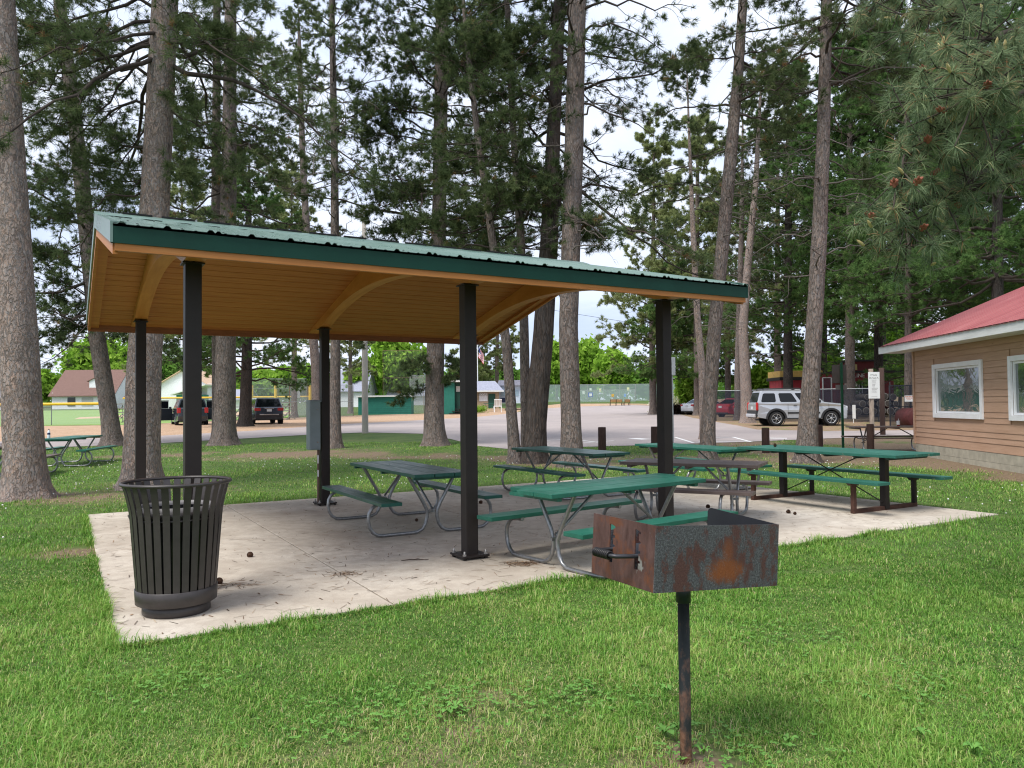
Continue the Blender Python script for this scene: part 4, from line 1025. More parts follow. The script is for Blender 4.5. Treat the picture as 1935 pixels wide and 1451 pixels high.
# ================================================================== chain link
def link_mat(name, col, a):
    t = NT(name); tr = t.add('ShaderNodeBsdfTransparent'); df = t.add('ShaderNodeBsdfDiffuse'); df.inputs[0].default_value = (*col, 1)
    m = t.add('ShaderNodeMixShader', i0=a); t.l.new(tr.outputs[0], m.inputs[1]); t.l.new(df.outputs[0], m.inputs[2]); t.l.new(m.outputs[0], t.out.inputs[0]); return t.m
LINKG = link_mat('chain_link_far', (.42, .46, .46), .30); LINKB = link_mat('windscreen_mesh', (.03, .035, .05), .58); LINKC = link_mat('court_mesh', (.40, .50, .48), .50)
GPOST = M('galv_post', (.36, .38, .38), .5, .3); DPOST = M('dark_post', (.045, .047, .055), .5, .3); RPOST = M('rusty_post', (.20, .11, .075), .8)
YEL = M('yellow_cap', (.72, .43, .02), .5)
def fence(name, label, A, B, h, step, mesh, post, rail, top=None, cat='fence', group=None, r=.03, mid=False, h0=.03, capr=.05):
    A, B = Vector(A), Vector(B); o = thing(name, label, cat, A, math.atan2(B.y - A.y, B.x - A.x), group); L = (Vector((B.x, B.y, 0)) - Vector((A.x, A.y, 0))).length
    n = max(1, round(L / step)); gz = lambda q: (zf(A.y + (B.y - A.y) * q) - A.z)
    b = MB()
    for i in range(n):
        qa, qb = i / n, (i + 1) / n; b.quad((L * qa, 0, gz(qa) + h0), (L * qb, 0, gz(qb) + h0), (L * qb, 0, gz(qb) + h), (L * qa, 0, gz(qa) + h))
    b.build('chain_link', mesh, o, fix=False)
    for i in range(n + 1):
        q = i / n; bb = MB(); bb.tube([(L * q, .03, gz(q) - .1), (L * q, .03, gz(q) + h)], r, 6); bb.build('post', post, o)
    b = MB(); b.tube([(L * i / n, .03, gz(i / n) + h) for i in range(n + 1)] if n > 1 else [(0, .03, h), (L, .03, gz(1) + h)], r * .8, 6)
    if mid: b.tube([(L * i / n, .03, gz(i / n) + h * mid) for i in range(n + 1)], r * .8, 6)
    b.build('rail', rail, o)
    if top:
        b = MB(); b.tube([(L * i / n, .03, gz(i / n) + h + .02) for i in range(n + 1)], capr, 8); b.build('top_cap', top, o)
    return o
def pt(px, Y): p = at(px, 760, Y); return (p.x, Y, zf(Y))
fence('outfield_fence', 'near chain link fence with a yellow top along the ball field at the left', pt(-260, 54), pt(214, 55), 1.48, 4.2, LINKG, DPOST, GPOST, YEL, capr=.10)
fence('outfield_fence', 'far chain link fence with a thin yellow top behind the parked dark cars', pt(232, 84), pt(600, 86), 2.1, 6, LINKG, GPOST, GPOST, YEL, capr=.09)
fence('field_fence', 'rust stained chain link fence left of the green dugout', pt(548, 66), pt(668, 80), 3.2, 3.2, LINKG, RPOST, GPOST, mid=.48)
fence('field_fence', 'tall thin fence panels behind the dark sport utility car', pt(470, 80), pt(580, 82), 4.0, 3.2, LINKG, RPOST, GPOST, mid=.75)
fence('field_fence', 'chain link fence between the green dugout and the big pine', pt(775, 92), pt(880, 94), 4.6, 4, LINKG, GPOST, GPOST, mid=.5)
bs = fence('backstop', 'tall rusty framed backstop netting above the green dugout', pt(724, 97), pt(800, 97), 7.9, 5.2, link_mat('backstop_net', (.36, .36, .33), .09), RPOST, RPOST, cat='backstop', mid=.56)
fence('court_fence', 'tall pale chain link fence round the far courts', pt(900, 143), pt(1292, 143), 3.15, 2.9, LINKC, GPOST, GPOST, r=.06)
fence('court_fence', 'right hand return of the pale court fence beside the tree trunk', pt(1290, 142.5), pt(1296, 120), 3.3, 6, LINKC, GPOST, GPOST, r=.06)
fence('court_fence', 'lower pale fence panels standing in front of the tall court fence', pt(1096, 138), pt(1200, 138), 2.2, 3.6, link_mat('court_mesh_low', (.42, .50, .50), .3), GPOST, GPOST, r=.05)
fence('yard_fence', 'dark screened chain link fence behind the silver car and the rules sign', pt(1352, 48), pt(1660, 43), 1.9, 3.0, LINKB, DPOST, GPOST, r=.035)
fence('yard_gate', 'dark chain link gate next to the corner of the park building', pt(1682, 38), pt(1760, 38), 2.0, 1.1, LINKB, DPOST, DPOST, cat='gate', mid=.47, r=.035)
fence('yard_fence', 'tall galvanised fence posts between the pine trunk and the brown sign back', pt(1556, 52), pt(1572, 52), 2.75, .55, LINKB, GPOST, GPOST, r=.05)
Y = 37.7; p = at(1718, 753, Y); os_ = thing('warning_sign', 'small white sign with orange lettering on the gate by the building', 'sign', (p.x, Y, p.z))
b = MB(); b.bbox((0, 0, 0), (17 * Y / FPX, .01, 11.5 * Y / FPX), .002); b.build('sign_panel', M('sign_white', (.8, .8, .78)), os_)
b = MB(); random.seed(9)
for zq, wq, hq in [(.09, .36, .05), (.02, .30, .035), (-.06, .22, .025)]:
    x = -wq / 2
    while x < wq / 2: w_ = random.uniform(.02, .045); b.box((x, -.007, zq), (w_, .003, hq)); x += w_ * 1.5
b.build('lettering', M('orange_ink', (.62, .16, .07), .6), os_)
Y = 42; p = at(1614, 785, Y); mk = thing('white_marker', 'white marker board leaning inside the dark fence', 'marker', (p.x, Y, zf(Y)))
b = MB(); b.bbox((0, 0, .62), (.17, .03, .75), .004); b.box((-.04, 0, .13), (.03, .03, .3)); b.build('board', M('sign_white', (.8, .8, .78)), mk)
random.seed(21)
Y = 44.5
for k, (px, py, r) in enumerate([(1622, 778, 7), (1637, 776, 7), (1652, 777, 6), (1668, 776, 7), (1683, 777, 8), (1697, 777, 7), (1630, 763, 7), (1646, 762, 7), (1663, 763, 7), (1678, 762, 7), (1693, 763, 6), (1639, 750, 6), (1655, 751, 6), (1672, 749, 7), (1688, 750, 7)]):
    p = at(px, py, Y); lg = thing('log', 'cut log in the pile behind the dark fence, grey bark and pale rim', 'log', (p.x, Y, max(p.z, zf(Y) + r * Y / FPX)), 0, 'logs stacked behind the dark fence')
    r_ = r * Y / FPX * .95; b = MB(); b.lathe([(r_, 0), (r_ * 1.02, 1.2), (0, 1.2)], 14, axis='y'); b.lathe([(0, -.004), (r_ * .82, -.004), (r_ * .84, .0), (r_, 0)], 14, axis='y'); b.build('wood', M('log_bark', (.10, .085, .075), .9, 0, .2, .3, 6), lg, fix=False)
    b = MB(); b.lathe([(r_ * .80, -.012), (r_ * .97, -.012), (r_ * .97, .01)], 16, axis='y'); b.build('rim', M('log_rim', (.30, .28, .25), .9), lg, fix=False)

# ================================================================== cars (x forward, y left)
TYRE = M('tyre', (.018, .018, .019), .85); RIM = M('alloy', (.55, .56, .57), .3, .8, .5, .05); CGLASS = M('car_glass', (.006, .008, .010), .06, 0, .32, .1); BLACKP = M('black_plastic', (.028, .028, .030), .6)
REDL = M('tail_lamp', (.45, .02, .02), .2, 0, .6); CLEARL = M('clear_lamp', (.62, .64, .66), .12, 0, .7); PLATE = M('number_plate', (.65, .66, .68), .5); CHROME = M('chrome', (.6, .6, .62), .15, 1.0)
def paint(name, c, metal=.3):
    t = NT(name); t.set(c, .28, metal, .5); t.b.inputs['Coat Weight'].default_value = .8; t.b.inputs['Coat Roughness'].default_value = .06; return t.m
def car(name, label, loc, az, P, pm, low=None, group='cars parked around the lot'):
    """P: measures. az: heading clockwise from +Y"""
    o = thing(name, label, 'car', loc, R(90) - R(az), group)
    L, W, H = P['L'], P['W'], P['H']; xr, xf = -L / 2, L / 2; wr = P['wr']; xa, xb = P['axles']; hw = W / 2
    def archpts(xc, r, zb): 
        a0 = math.asin(max(-1, min(1, (zb - wr) / r)))
        return [(xc + r * math.cos(math.pi - a0 - (math.pi - 2 * a0) * i / 12), wr + r * math.sin(math.pi - a0 - (math.pi - 2 * a0) * i / 12)) for i in range(13)]
    zb = P['zb']; ar = wr * 1.16
    outline = [(xr + .05, zb + .10)] + archpts(xa, ar, zb) + archpts(xb, ar, zb) + [(xf - .10, zb)] + P['nose'] + P['hood'] + P['deck']
    bm = bmesh.new(); n = len(outline)
    half = [-hw, -hw * .965, hw * .965, hw]
    # body: outline pushed across, rounded at the flank edges
    b = MB(); b.prism(outline, -hw, hw, 'xz')
    me = bpy.data.meshes.new('tmp'); me.from_pydata(b.v, [], b.f); bm.from_mesh(me); bpy.data.meshes.remove(me)
    bmesh.ops.remove_doubles(bm, verts=bm.verts[:], dist=1e-4); bmesh.ops.recalc_face_normals(bm, faces=bm.faces[:])
    ed = [e for e in bm.edges if abs(abs(e.verts[0].co.y) - hw) < 1e-4 and abs(abs(e.verts[1].co.y) - hw) < 1e-4 and e.is_boundary is False and len(e.link_faces) == 2 and abs(e.link_faces[0].normal.dot(e.link_faces[1].normal)) < .5 and max(v.co.z for v in e.verts) > zb + .25 and not any(math.hypot(v.co.x - q, v.co.z - wr) < ar * 1.02 for v in e.verts for q in (xa, xb))]
    bmesh.ops.bevel(bm, geom=ed, offset=.07, segments=3, affect='EDGES', profile=.6, clamp_overlap=True)
    for v in bm.verts:        # plan taper to nose and tail
        q = max(0, (abs(v.co.x) - L * .34) / (L * .16)); v.co.y *= 1 - P.get('taper', .10) * q * q
        if v.co.z > P['belt'] - .35: v.co.y *= 1 - .03 * (v.co.z - P['belt'] + .35) / .35
    bm.normal_update(); me = bpy.data.meshes.new('body'); bm.to_mesh(me); bm.free(); me.materials.append(pm); bo = bpy.data.objects.new('body', me); link(bo); bo.parent = o
    # greenhouse
    (x0b, x1b), (x0t, x1t) = P['gh_b'], P['gh_t']; zB, zT = P['belt'] - .02, H; wB, wT = hw * .93, hw * P.get('wt', .76)
    bm = bmesh.new(); ring = lambda x0, x1, w_, z: [bm.verts.new(q) for q in ((x0, -w_, z), (x1, -w_ * .94, z), (x1, w_ * .94, z), (x0, w_, z))]
    r0, r1 = ring(x0b, x1b, wB, zB), ring(x0t, x1t, wT, zT)
    for i in range(4): bm.faces.new((r0[i], r0[(i + 1) % 4], r1[(i + 1) % 4], r1[i]))
    bm.faces.new(r1); bm.faces.new(r0[::-1]); bm.normal_update()
    bmesh.ops.bevel(bm, geom=[e for e in bm.edges if max(v.co.z for v in e.verts) > zB + .1], offset=.075, segments=3, affect='EDGES', profile=.6)
    bmesh.ops.recalc_face_normals(bm, faces=bm.faces[:])
    me = bpy.data.meshes.new('cabin'); bm.to_mesh(me); bm.free(); me.materials.append(pm); co_ = bpy.data.objects.new('cabin', me); link(co_); co_.parent = o
    def side(xq, z, s): # point of the cabin side
        q = (z - zB) / (zT - zB); f0, f1 = x0b + (x0t - x0b) * q, x1b + (x1t - x1b) * q
        w_ = (wB + (wT - wB) * q); f = (xq - f0) / (f1 - f0); w_ *= 1 - .06 * f
        return (xq, s * (w_ + .006), z)
    zl, zh = P['belt'] + .04, H - .14
    edge = lambda z: (x0b + (x0t - x0b) * (z - zB) / (zT - zB), x1b + (x1t - x1b) * (z - zB) / (zT - zB))
    for s in (-1, 1):
        for ka, (a, c_) in enumerate(P['side']):
            (l0, l1), (h0, h1) = edge(zl), edge(zh)
            ins = lambda q, lo, hi: lo + .10 + (hi - lo - .20) * q
            pts = [(ins(a, l0, l1), zl), (ins(c_, l0, l1), zl), (ins(c_, h0, h1), zh), (ins(a, h0, h1), zh)]
            cx, cz = sum(p[0] for p in pts) / 4, sum(p[1] for p in pts) / 4
            b = MB(); oc = []
            for i, p in enumerate(pts):
                pv, nx_ = pts[i - 1], pts[(i + 1) % 4]
                for tgt in (pv, nx_):
                    dv = Vector((tgt[0] - p[0], tgt[1] - p[1])); dl = min(.05, dv.length * .3); dv.normalize(); oc.append((p[0] + dv.x * dl, p[1] + dv.y * dl))
            b.add([side(x, z, s) for x, z in oc], [tuple(range(8))]); w_ = b.build('window', CGLASS, o)
    def endglass(front):
        b = MB(); q0, q1 = (zl - .0 - zB) / (zT - zB), (H - .10 - zB) / (zT - zB); vs = []
        for q, ins_ in ((q0, .10), (q1, .12)):
            xb_, xt_ = (x1b, x1t) if front else (x0b, x0t); x = xb_ + (xt_ - xb_) * q + (.008 if front else -.008)
            w_ = (wB + (wT - wB) * q) * (.94 if front else 1) - ins_
            vs += [(x, -w_, zB + (zT - zB) * q), (x, w_, zB + (zT - zB) * q)]
        b.add(vs, [(0, 1, 3, 2)]); return b.build('windscreen' if front else 'rear_window', CGLASS, o)
    endglass(True); endglass(False)
    if low is not None:
        b = MB()
        for s in (-1, 1):
            for xc in (xa, xb):
                pr = arc((xc, wr), ar + .09, 0, math.pi, 14) + arc((xc, wr), ar - .005, math.pi, 0, 14)
                b.prism(pr, s * hw - .02, s * hw + .018, 'xz')
            b.box(((xa + xb) / 2, s * (hw + .004), zb + .30), (xb - xa - 2 * ar - .25, .03, .09))
            b.box(((xa + xb) / 2, s * (hw - .02), zb + .02), (xb - xa - 2 * ar - .2, .10, .06))
        b.box((xr + .06, 0, zb + .29), (.18, W * .93, .30)); b.box((xf - .12, 0, zb + .25), (.22, W * .92, .34)); b.build('cladding', low, o)
    for s in (-1, 1):
        for xc in (xa, xb):
            b = MB(); yw = s * (hw - .115); y_ = lambda d: d * s
            b.lathe([(wr * .64, .10), (wr * .80, .118), (wr * .95, .105), (wr, .07), (wr, -.07), (wr * .9, -.11), (0, -.11)] if s > 0 else [(wr * .64, -.10), (wr * .80, -.118), (wr * .95, -.105), (wr, -.07), (wr, .07), (wr * .9, .11), (0, .11)], 24, (xc, yw, wr), axis='y')
            b.lathe([(ar * .99, -.12), (ar * .99, .02)], 20, (xc, yw + s * .03, wr), axis='y')
            b.lathe([(0, 0), (ar, 0)], 20, (xc, yw - s * .10, wr + .01), axis='y')
            wh = b.build('wheel', TYRE, o)
            b = MB(); yf = yw + s * .098
            b.lathe([(wr * .66, .012 * s), (wr * .61, .016 * s), (wr * .58, -.02 * s)], 24, (xc, yf, wr), axis='y'); b.lathe([(0, .012 * s), (wr * .15, .010 * s), (wr * .17, -.01 * s)], 12, (xc, yf, wr), axis='y')
            for k in range(6):
                a = 2 * math.pi * k / 6 + .3; b.bar((xc + wr * .1 * math.cos(a), yf, wr + wr * .1 * math.sin(a)), (xc + wr * .61 * math.cos(a), yf, wr + wr * .61 * math.sin(a)), .02, wr * .17, (0, 1, 0))
            b.build('rim', RIM, wh)
            b = MB(); b.lathe([(0, -.035 * s), (wr * .60, -.035 * s)], 18, (xc, yf, wr), axis='y'); b.build('brake_disc', BLACKP, wh)
    for s in (-1, 1):
        for nm, key, m_ in (('tail_light', 'tail', REDL), ('headlight', 'head', CLEARL)):
            x, yq, z, dx, dy, dz = P[key]; b = MB(); b.bbox((x, s * yq, z), (dx, dy, dz), min(dx, dy, dz) * .3); b.build(nm, m_, o)
        b = MB(); b.bbox((x1b - .38, s * (hw + .07), P['belt'] + .06), (.11, .17, .13), .03); b.build('mirror', pm if low is None else BLACKP, o)
    b = MB()
    for s in (-1, 1):
        for xq in P['handles']: b.bbox((xq, s * (hw * .985), P['belt'] - .13), (.17, .03, .035), .01)
    b.build('door_handles', low or pm, o)
    b = MB(); b.box((xr - .005, 0, P['plate']), (.02, .32, .15)); b.build('number_plate', PLATE, o)
    b = MB(); b.bbox((xr + .01, 0, zb + .10), (.06, W * .8, .12), .02); b.build('bumper', low or BLACKP, o)
    # shut lines as thin dark inlays
    b = MB()
    for s in (-1, 1):
        for xq in P['shut']: b.box((xq, s * (hw + .0005), (zb + .12 + P['belt']) / 2), (.012, .004, P['belt'] - zb - .22))
    b.build('shut_lines', BLACKP, o)
    return o
SUVP = dict(L=4.55, W=1.85, H=1.80, wr=.375, axles=(-1.30, 1.42), zb=.36, belt=1.17, taper=.08,
    nose=[(2.26, .50), (2.275, .80)], hood=[(2.20, 1.00), (1.95, 1.11), (1.10, 1.20)], deck=[(-2.2, 1.20), (-2.275, 1.10), (-2.28, .60)],
    gh_b=(-2.22, 1.20), gh_t=(-2.02, .42), wt=.80, side=[(.02, .26), (.33, .60), (.66, .98)], tail=(-2.235, .82, 1.00, .12, .13, .40), head=(2.16, .72, .90, .22, .26, .20), handles=(-.35, .62), plate=.92, shut=(-.72, .42, 1.30))
Y = 39.5; pS = at(1506, 803, Y)
suv = car('parked_car', 'silver off-road wagon with roof rack and black fender cladding behind a pine trunk', (pS.x, Y, zf(Y)), 90 + 2.5, SUVP, paint('silver_paint', (.48, .49, .51), .55), BLACKP)
b = MB()
for s in (-1, 1):
    b.tube([(-1.9, s * .62, 1.80), (-1.8, s * .62, 1.89), (-.1, s * .62, 1.90), (.25, s * .62, 1.79)], .028, 8)
for x in (-1.6, -1.0, -.4): b.box((x, 0, 1.885), (.06, 1.2, .025))
b.build('roof_rack', BLACKP, suv)
b = MB(); b.bbox((-2.33, .0, .53), (.14, 1.5, .18), .04); b.build('step_bumper', M('bumper_silver', (.5, .5, .52), .4), suv)
SEDP = dict(L=4.75, W=1.83, H=1.45, wr=.325, axles=(-1.38, 1.40), zb=.20, belt=.95, taper=.14,
    nose=[(2.36, .34), (2.37, .58)], hood=[(2.28, .72), (1.9, .84), (1.05, .96)], deck=[(-1.55, 1.00), (-2.20, 1.02), (-2.33, .96), (-2.375, .62), (-2.34, .32)],
    gh_b=(-1.95, 1.25), gh_t=(-.98, .22), wt=.72, side=[(.10, .50), (.56, .96)], tail=(-2.24, .70, .86, .24, .38, .18), head=(2.20, .66, .68, .26, .34, .16), handles=(-.55, .42), plate=.78, shut=(-.95, -.02, 1.02))
Y = 70; p = at(1347, 783, Y)
car('parked_car', 'white sedan partly hidden by the forked pine trunk', (p.x - .55, Y, zf(Y)), 62, SEDP, paint('white_paint', (.74, .76, .79), .05))
Y = 60; p = at(1404, 790, Y)
car('parked_car', 'red sedan whose nose is hidden by a leaning pine', (p.x - .1, Y, zf(Y)), 58, SEDP, paint('red_paint', (.42, .012, .03), .2))
Y = 51; p = at(1432, 796, Y)
car('parked_car', 'white car mostly hidden between the leaning pine and the silver wagon', (p.x + .75, Y, zf(Y)), 62, dict(SEDP, H=1.5), paint('pearl_paint', (.70, .70, .71), .05))
CROP = dict(L=5.0, W=1.98, H=1.76, wr=.37, axles=(-1.45, 1.55), zb=.27, belt=1.10, taper=.12,
    nose=[(2.48, .45), (2.49, .75)], hood=[(2.40, .95), (2.0, 1.08), (1.25, 1.14)], deck=[(-2.35, 1.16), (-2.46, 1.08), (-2.50, .70), (-2.46, .40)],
    gh_b=(-2.36, 1.55), gh_t=(-1.95, .45), wt=.74, side=[(.02, .24), (.30, .60), (.66, .96)], tail=(-2.42, .74, 1.00, .16, .40, .20), head=(2.34, .76, .86, .26, .32, .2), handles=(-.45, .65), plate=.93, shut=(-.75, .42, 1.4))
Y = 51.5; p = at(500, 801, Y)
crs = car('parked_car', 'dark navy crossover with chrome tail trim in front of a dark evergreen', (p.x - .62, Y + 1.6, zf(Y)), -27, CROP, paint('navy_paint', (.022, .026, .042), .4))
b = MB(); b.bbox((-2.50, 0, .66), (.03, 1.25, .07), .01); b.bbox((-2.49, 0, 1.06), (.03, .6, .05), .01); b.build('chrome_trim', CHROME, crs)
VANP = dict(CROP, L=5.15, W=2.0, H=1.75, wr=.34, zb=.22, belt=1.12, hood=[(2.48, .90), (2.1, 1.02), (1.7, 1.12)], gh_b=(-2.48, 2.0), gh_t=(-2.25, .75), tail=(-2.50, .84, .98, .14, .24, .36), nose=[(2.55, .4), (2.565, .7)], deck=[(-2.45, 1.18), (-2.54, 1.10), (-2.57, .6), (-2.53, .36)], plate=.98)
Y = 51; p = at(351, 804, Y)
van = car('parked_car', 'dark minivan with its front doors standing open behind a shelter post', (p.x - .5, Y + 1.7, zf(Y)), -28, VANP, paint('slate_paint', (.030, .040, .052), .4))
for s in (-1, 1):
    d = MB(); q = MB()
    hx, hy, an = 1.05, s * 1.0, R(62) * s
    dirv = Vector((-math.cos(an), math.sin(an) * 1.0, 0)); dirv = Vector((-math.cos(R(62)), s * math.sin(R(62)), 0))
    A = Vector((hx, hy, .30)); Bv = A + dirv * 1.05
    nrm = Vector((-dirv.y, dirv.x, 0)) * .04
    def slab_(m, za, zb_, a0, a1):
        vs = []
        for sg in (-1, 1):
            for u, z in ((a0, za), (a1, za), (a1, zb_), (a0, zb_)):
                r_ = A + dirv * 1.05 * u; vs.append((r_.x + sg * nrm.x, r_.y + sg * nrm.y, z))
        m.add(vs, [(0, 1, 2, 3), (7, 6, 5, 4), (0, 4, 5, 1), (1, 5, 6, 2), (2, 6, 7, 3), (3, 7, 4, 0)])
    slab_(d, .30, 1.12, 0, 1); slab_(d, 1.62, 1.68, .25, .98); slab_(d, 1.12, 1.62, .93, 1.0); dd_ = d.build('door', paint('slate_paint_d', (.030, .040, .052), .4), van)
    slab_(q, 1.125, 1.615, .27, .92); q.build('door_window', CGLASS, dd_)
# ================================================================== ballpark buildings
DUG = M('green_block', (.022, .165, .125), .6, 0, .3, .12, 3); DUGL = M('green_block_pale', (.03, .16, .12), .6)
SHING = M('grey_shingle', (.30, .31, .38), .8, 0, .2, .2, 6); BEIGE = M('beige_wall', (.38, .29, .20), .8); TANW = M('tan_wall', (.42, .36, .29), .8)
def kx(px, Y): return at(px, 760, Y).x
Y = 88; z0 = zf(Y); xa, xb = kx(677, Y), kx(777, Y)
dg = thing('dugout', 'long low dark green block dugout with a white roof edge', 'dugout', ((xa + xb) / 2, Y, z0), .02)
Ld = xb - xa; hd_ = at(720, 750, Y).z - z0
b = MB(); b.box((0, .1, hd_ / 2), (Ld, .2, hd_)); b.box((-Ld / 2 + .1, 1.4, hd_ / 2), (.2, 2.4, hd_)); b.box((Ld / 2 - .1, 1.4, hd_ / 2), (.2, 2.4, hd_))
for k in range(9): b.box((0, -.004, .22 + k * .22), (Ld - .02, .01, .012), mat=1)
b.build('wall', [DUG, M('mortar_green', (.006, .07, .05))], dg)
b = MB(); b.box((0, 1.2, hd_ + .09), (Ld + .35, 3.0, .16)); b.box((-Ld / 2 + 1.0, -.15, hd_ + .02), (2, .04, .1)); b.build('roof', FASC, dg)
b = MB(); b.box((-Ld / 2 + .55, -.03, hd_ / 2), (.03, .05, hd_)); b.build('corner_trim', DUGL, dg)
Y = 84; z0 = zf(Y); pbx = thing('press_box', 'tall green wooden press box with a flight of dark stairs', 'building', (kx(846, Y), Y, z0), 0)
wp = 26 * Y / FPX; hp = at(850, 722, Y).z - z0
b = MB(); b.box((0, 1.5, hp / 2), (wp, 3, hp)); b.build('wall', DUG, pbx)
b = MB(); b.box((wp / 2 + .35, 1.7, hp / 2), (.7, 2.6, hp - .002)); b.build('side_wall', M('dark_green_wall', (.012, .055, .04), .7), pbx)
b = MB(); b.box((.3, 1.4, hp + .1), (wp + 2.2, 3.6, .2)); b.build('roof', FASC, pbx)
b = MB(); b.box((wp / 2 + .36, .37, hp - .75), (.42, .03, .6)); b.build('notice', M('notice_grey', (.5, .5, .48)), pbx)
b = MB(); b.box((wp / 2 + .72, .3, hp * .6), (.06, .06, hp * .85)); b.build('downpipe', WHITE, pbx)
b = MB()
for k in range(6): b.box((wp / 2 + .6 + k * .26 - .5, -.3, .1 + .24 * k), (1.4 - .15 * k, .5, .07)); 
for k in range(6): b.box((wp / 2 + .5 + k * .2, -.02, .06 + .22 * k), (1.2 - .15 * k, .03, .18))
b.build('stairs', M('stair_dark', (.03, .025, .022), .8), pbx)
Y = 100; z0 = zf(Y); xa, xb = kx(884, Y), kx(945, Y); wv_ = xb - xa
cs_ = thing('concession_building', 'beige concession building with grey hipped roof and green door', 'building', ((xa + xb) / 2, Y, z0), 0)
he = at(910, 738, Y).z - z0; hr = at(910, 724, Y).z - z0; hb = at(910, 772, Y).z - z0
b = MB(); b.box((-.02 * wv_, 3, (he + hb) / 2), (wv_ * .96, 4, he - hb)); b.build('wall', BEIGE, cs_)
b = MB(); b.box((0, 2.6, hb / 2), (wv_ * 1.3, 5.0, hb)); b.build('plinth', M('plinth_sand', (.50, .38, .27), .9), cs_)
b = MB(); w2_, y0_, y1_ = wv_ * .62, .2, 5.8
b.add([(-w2_, y0_, he), (w2_, y0_, he), (w2_, y1_, he), (-w2_, y1_, he), (-w2_ + 1.6, 2.6, hr + .35), (w2_ - 1.2, 2.6, hr + .35)], [(0, 1, 5, 4), (1, 2, 5), (2, 3, 4, 5), (3, 0, 4), (3, 2, 1, 0)]); b.build('roof', SHING, cs_)
b = MB(); b.box((0, .22, he - .08), (w2_ * 2, .04, .2)); b.build('fascia', FASC, cs_)
b = MB(); b.box((kx(929, Y) - (xa + xb) / 2, .97, hb + (he - hb) * .42), (13.5 * Y / FPX, .06, (he - hb) * .80)); b.build('door', M('door_green', (.015, .07, .05), .6), cs_)
xs_ = kx(913, Y) - (xa + xb) / 2; zs_ = at(913, 750.5, Y).z - z0
b = MB(); b.box((xs_, .96, zs_), (16 * Y / FPX, .05, 15 * Y / FPX)); bn = b.build('banner', M('banner_white', (.72, .72, .76), .6), cs_)
text('OCOAG', .40, M('sign_ink', (.1, .1, .1)), bn, Matrix.Translation((xs_, .93, zs_ + .33)) @ Matrix.Rotation(math.pi / 2, 4, 'X'))
b = MB()
for s in (-1, 1): b.box((-.49 * wv_ + (0 if s < 0 else .6 * wv_ * 0), .5, he / 2), (.12, .12, he - .02))
b.build('porch_post', WHITE, cs_)
Y = 103; z0 = zf(Y); xa, xb = kx(943, Y), kx(1003, Y); mk_ = thing('pavilion_building', 'pale blue walled clubhouse with counters behind the pine trunks', 'building', ((xa + xb) / 2, Y, z0 + .9), 0)
wv_ = xb - xa; b = MB(); b.box((0, 2, 1.2), (wv_, 4, 2.4)); b.build('wall', M('pale_blue_wall', (.50, .60, .70), .7), mk_)
for q in (-.34, .02, .36): b = MB(); b.box((q * wv_, -.02, 1.35), (wv_ * .2, .05, .75)); b.build('window', M('window_pale', (.30, .42, .50), .2), mk_)
for q in (-.3, .32): b = MB(); b.box((q * wv_, -.04, .45), (wv_ * .3, .06, .6)); b.build('shutter', M('navy_shutter', (.02, .035, .09), .5), mk_)
b = MB(); b.prism([(-wv_ * .56, 2.4), (wv_ * .56, 2.4), (wv_ * .5, 3.1), (-wv_ * .5, 3.1)], -.5, 4.5, 'xz'); b.build('roof', SHING, mk_)
Y = 95; p = at(941, 779, Y); ch = thing('lawn_chair', 'big white wooden lawn chair in front of the concession building', 'chair', (p.x, Y, zf(Y)), .1)
b = MB(); b.box((0, .3, .75), (.95, .7, .08)); b.build('seat', WHITE, ch)
b = MB()
for k in range(5): b.bar((-.38 + k * .19, .0, .78), (-.38 + k * .19, -.25, 1.6), .15, .03)
b.box((0, -.26, 1.58), (.95, .04, .12)); b.build('backrest', WHITE, ch)
for sx_ in (-1, 1):
    for yy in (-.05, .6): bb = MB(); bb.box((sx_ * .43, yy, .40), (.08, .08, .8)); bb.build('leg', WHITE, ch)
Y = 97; p = at(925, 772, Y); tb_ = thing('picnic_table', 'small pale green table before the concession building door', 'picnic table', (p.x, Y, zf(Y) + .3), 0)
b = MB(); b.box((0, 0, .75), (1.5, .75, .06)); b.build('tabletop', PPALE, tb_)
for s in (-1, 1):
    b = MB(); b.box((0, s * .65, .45), (1.5, .25, .05)); b.build('bench', PPALE, tb_)
    b = MB(); b.bar((s * .5, -.3, 0), (s * .5, .1, .73), .05, .05); b.bar((s * .5, .3, 0), (s * .5, -.1, .73), .05, .05); b.build('frame', GALV, tb_)
Y = 94; p = at(906, 772, Y); sh_ = thing('shrub', 'small leafy shrub at the porch of the concession building', 'shrub', (p.x, Y, zf(Y)))
Y = 92; p = at(866, 790, Y)
fp = thing('flagpole', 'thin white flagpole right of the middle front post', 'flagpole', (at(903, 760, 108).x, 108, zf(108)))
b = MB(); b.tube([(0, 0, 0), (0, 0, 9.2)], .06, 8); b.lathe([(0, -.08), (.1, 0), (0, .1)], 8, (0, 0, 9.25)); b.build('pole', WHITE, fp)
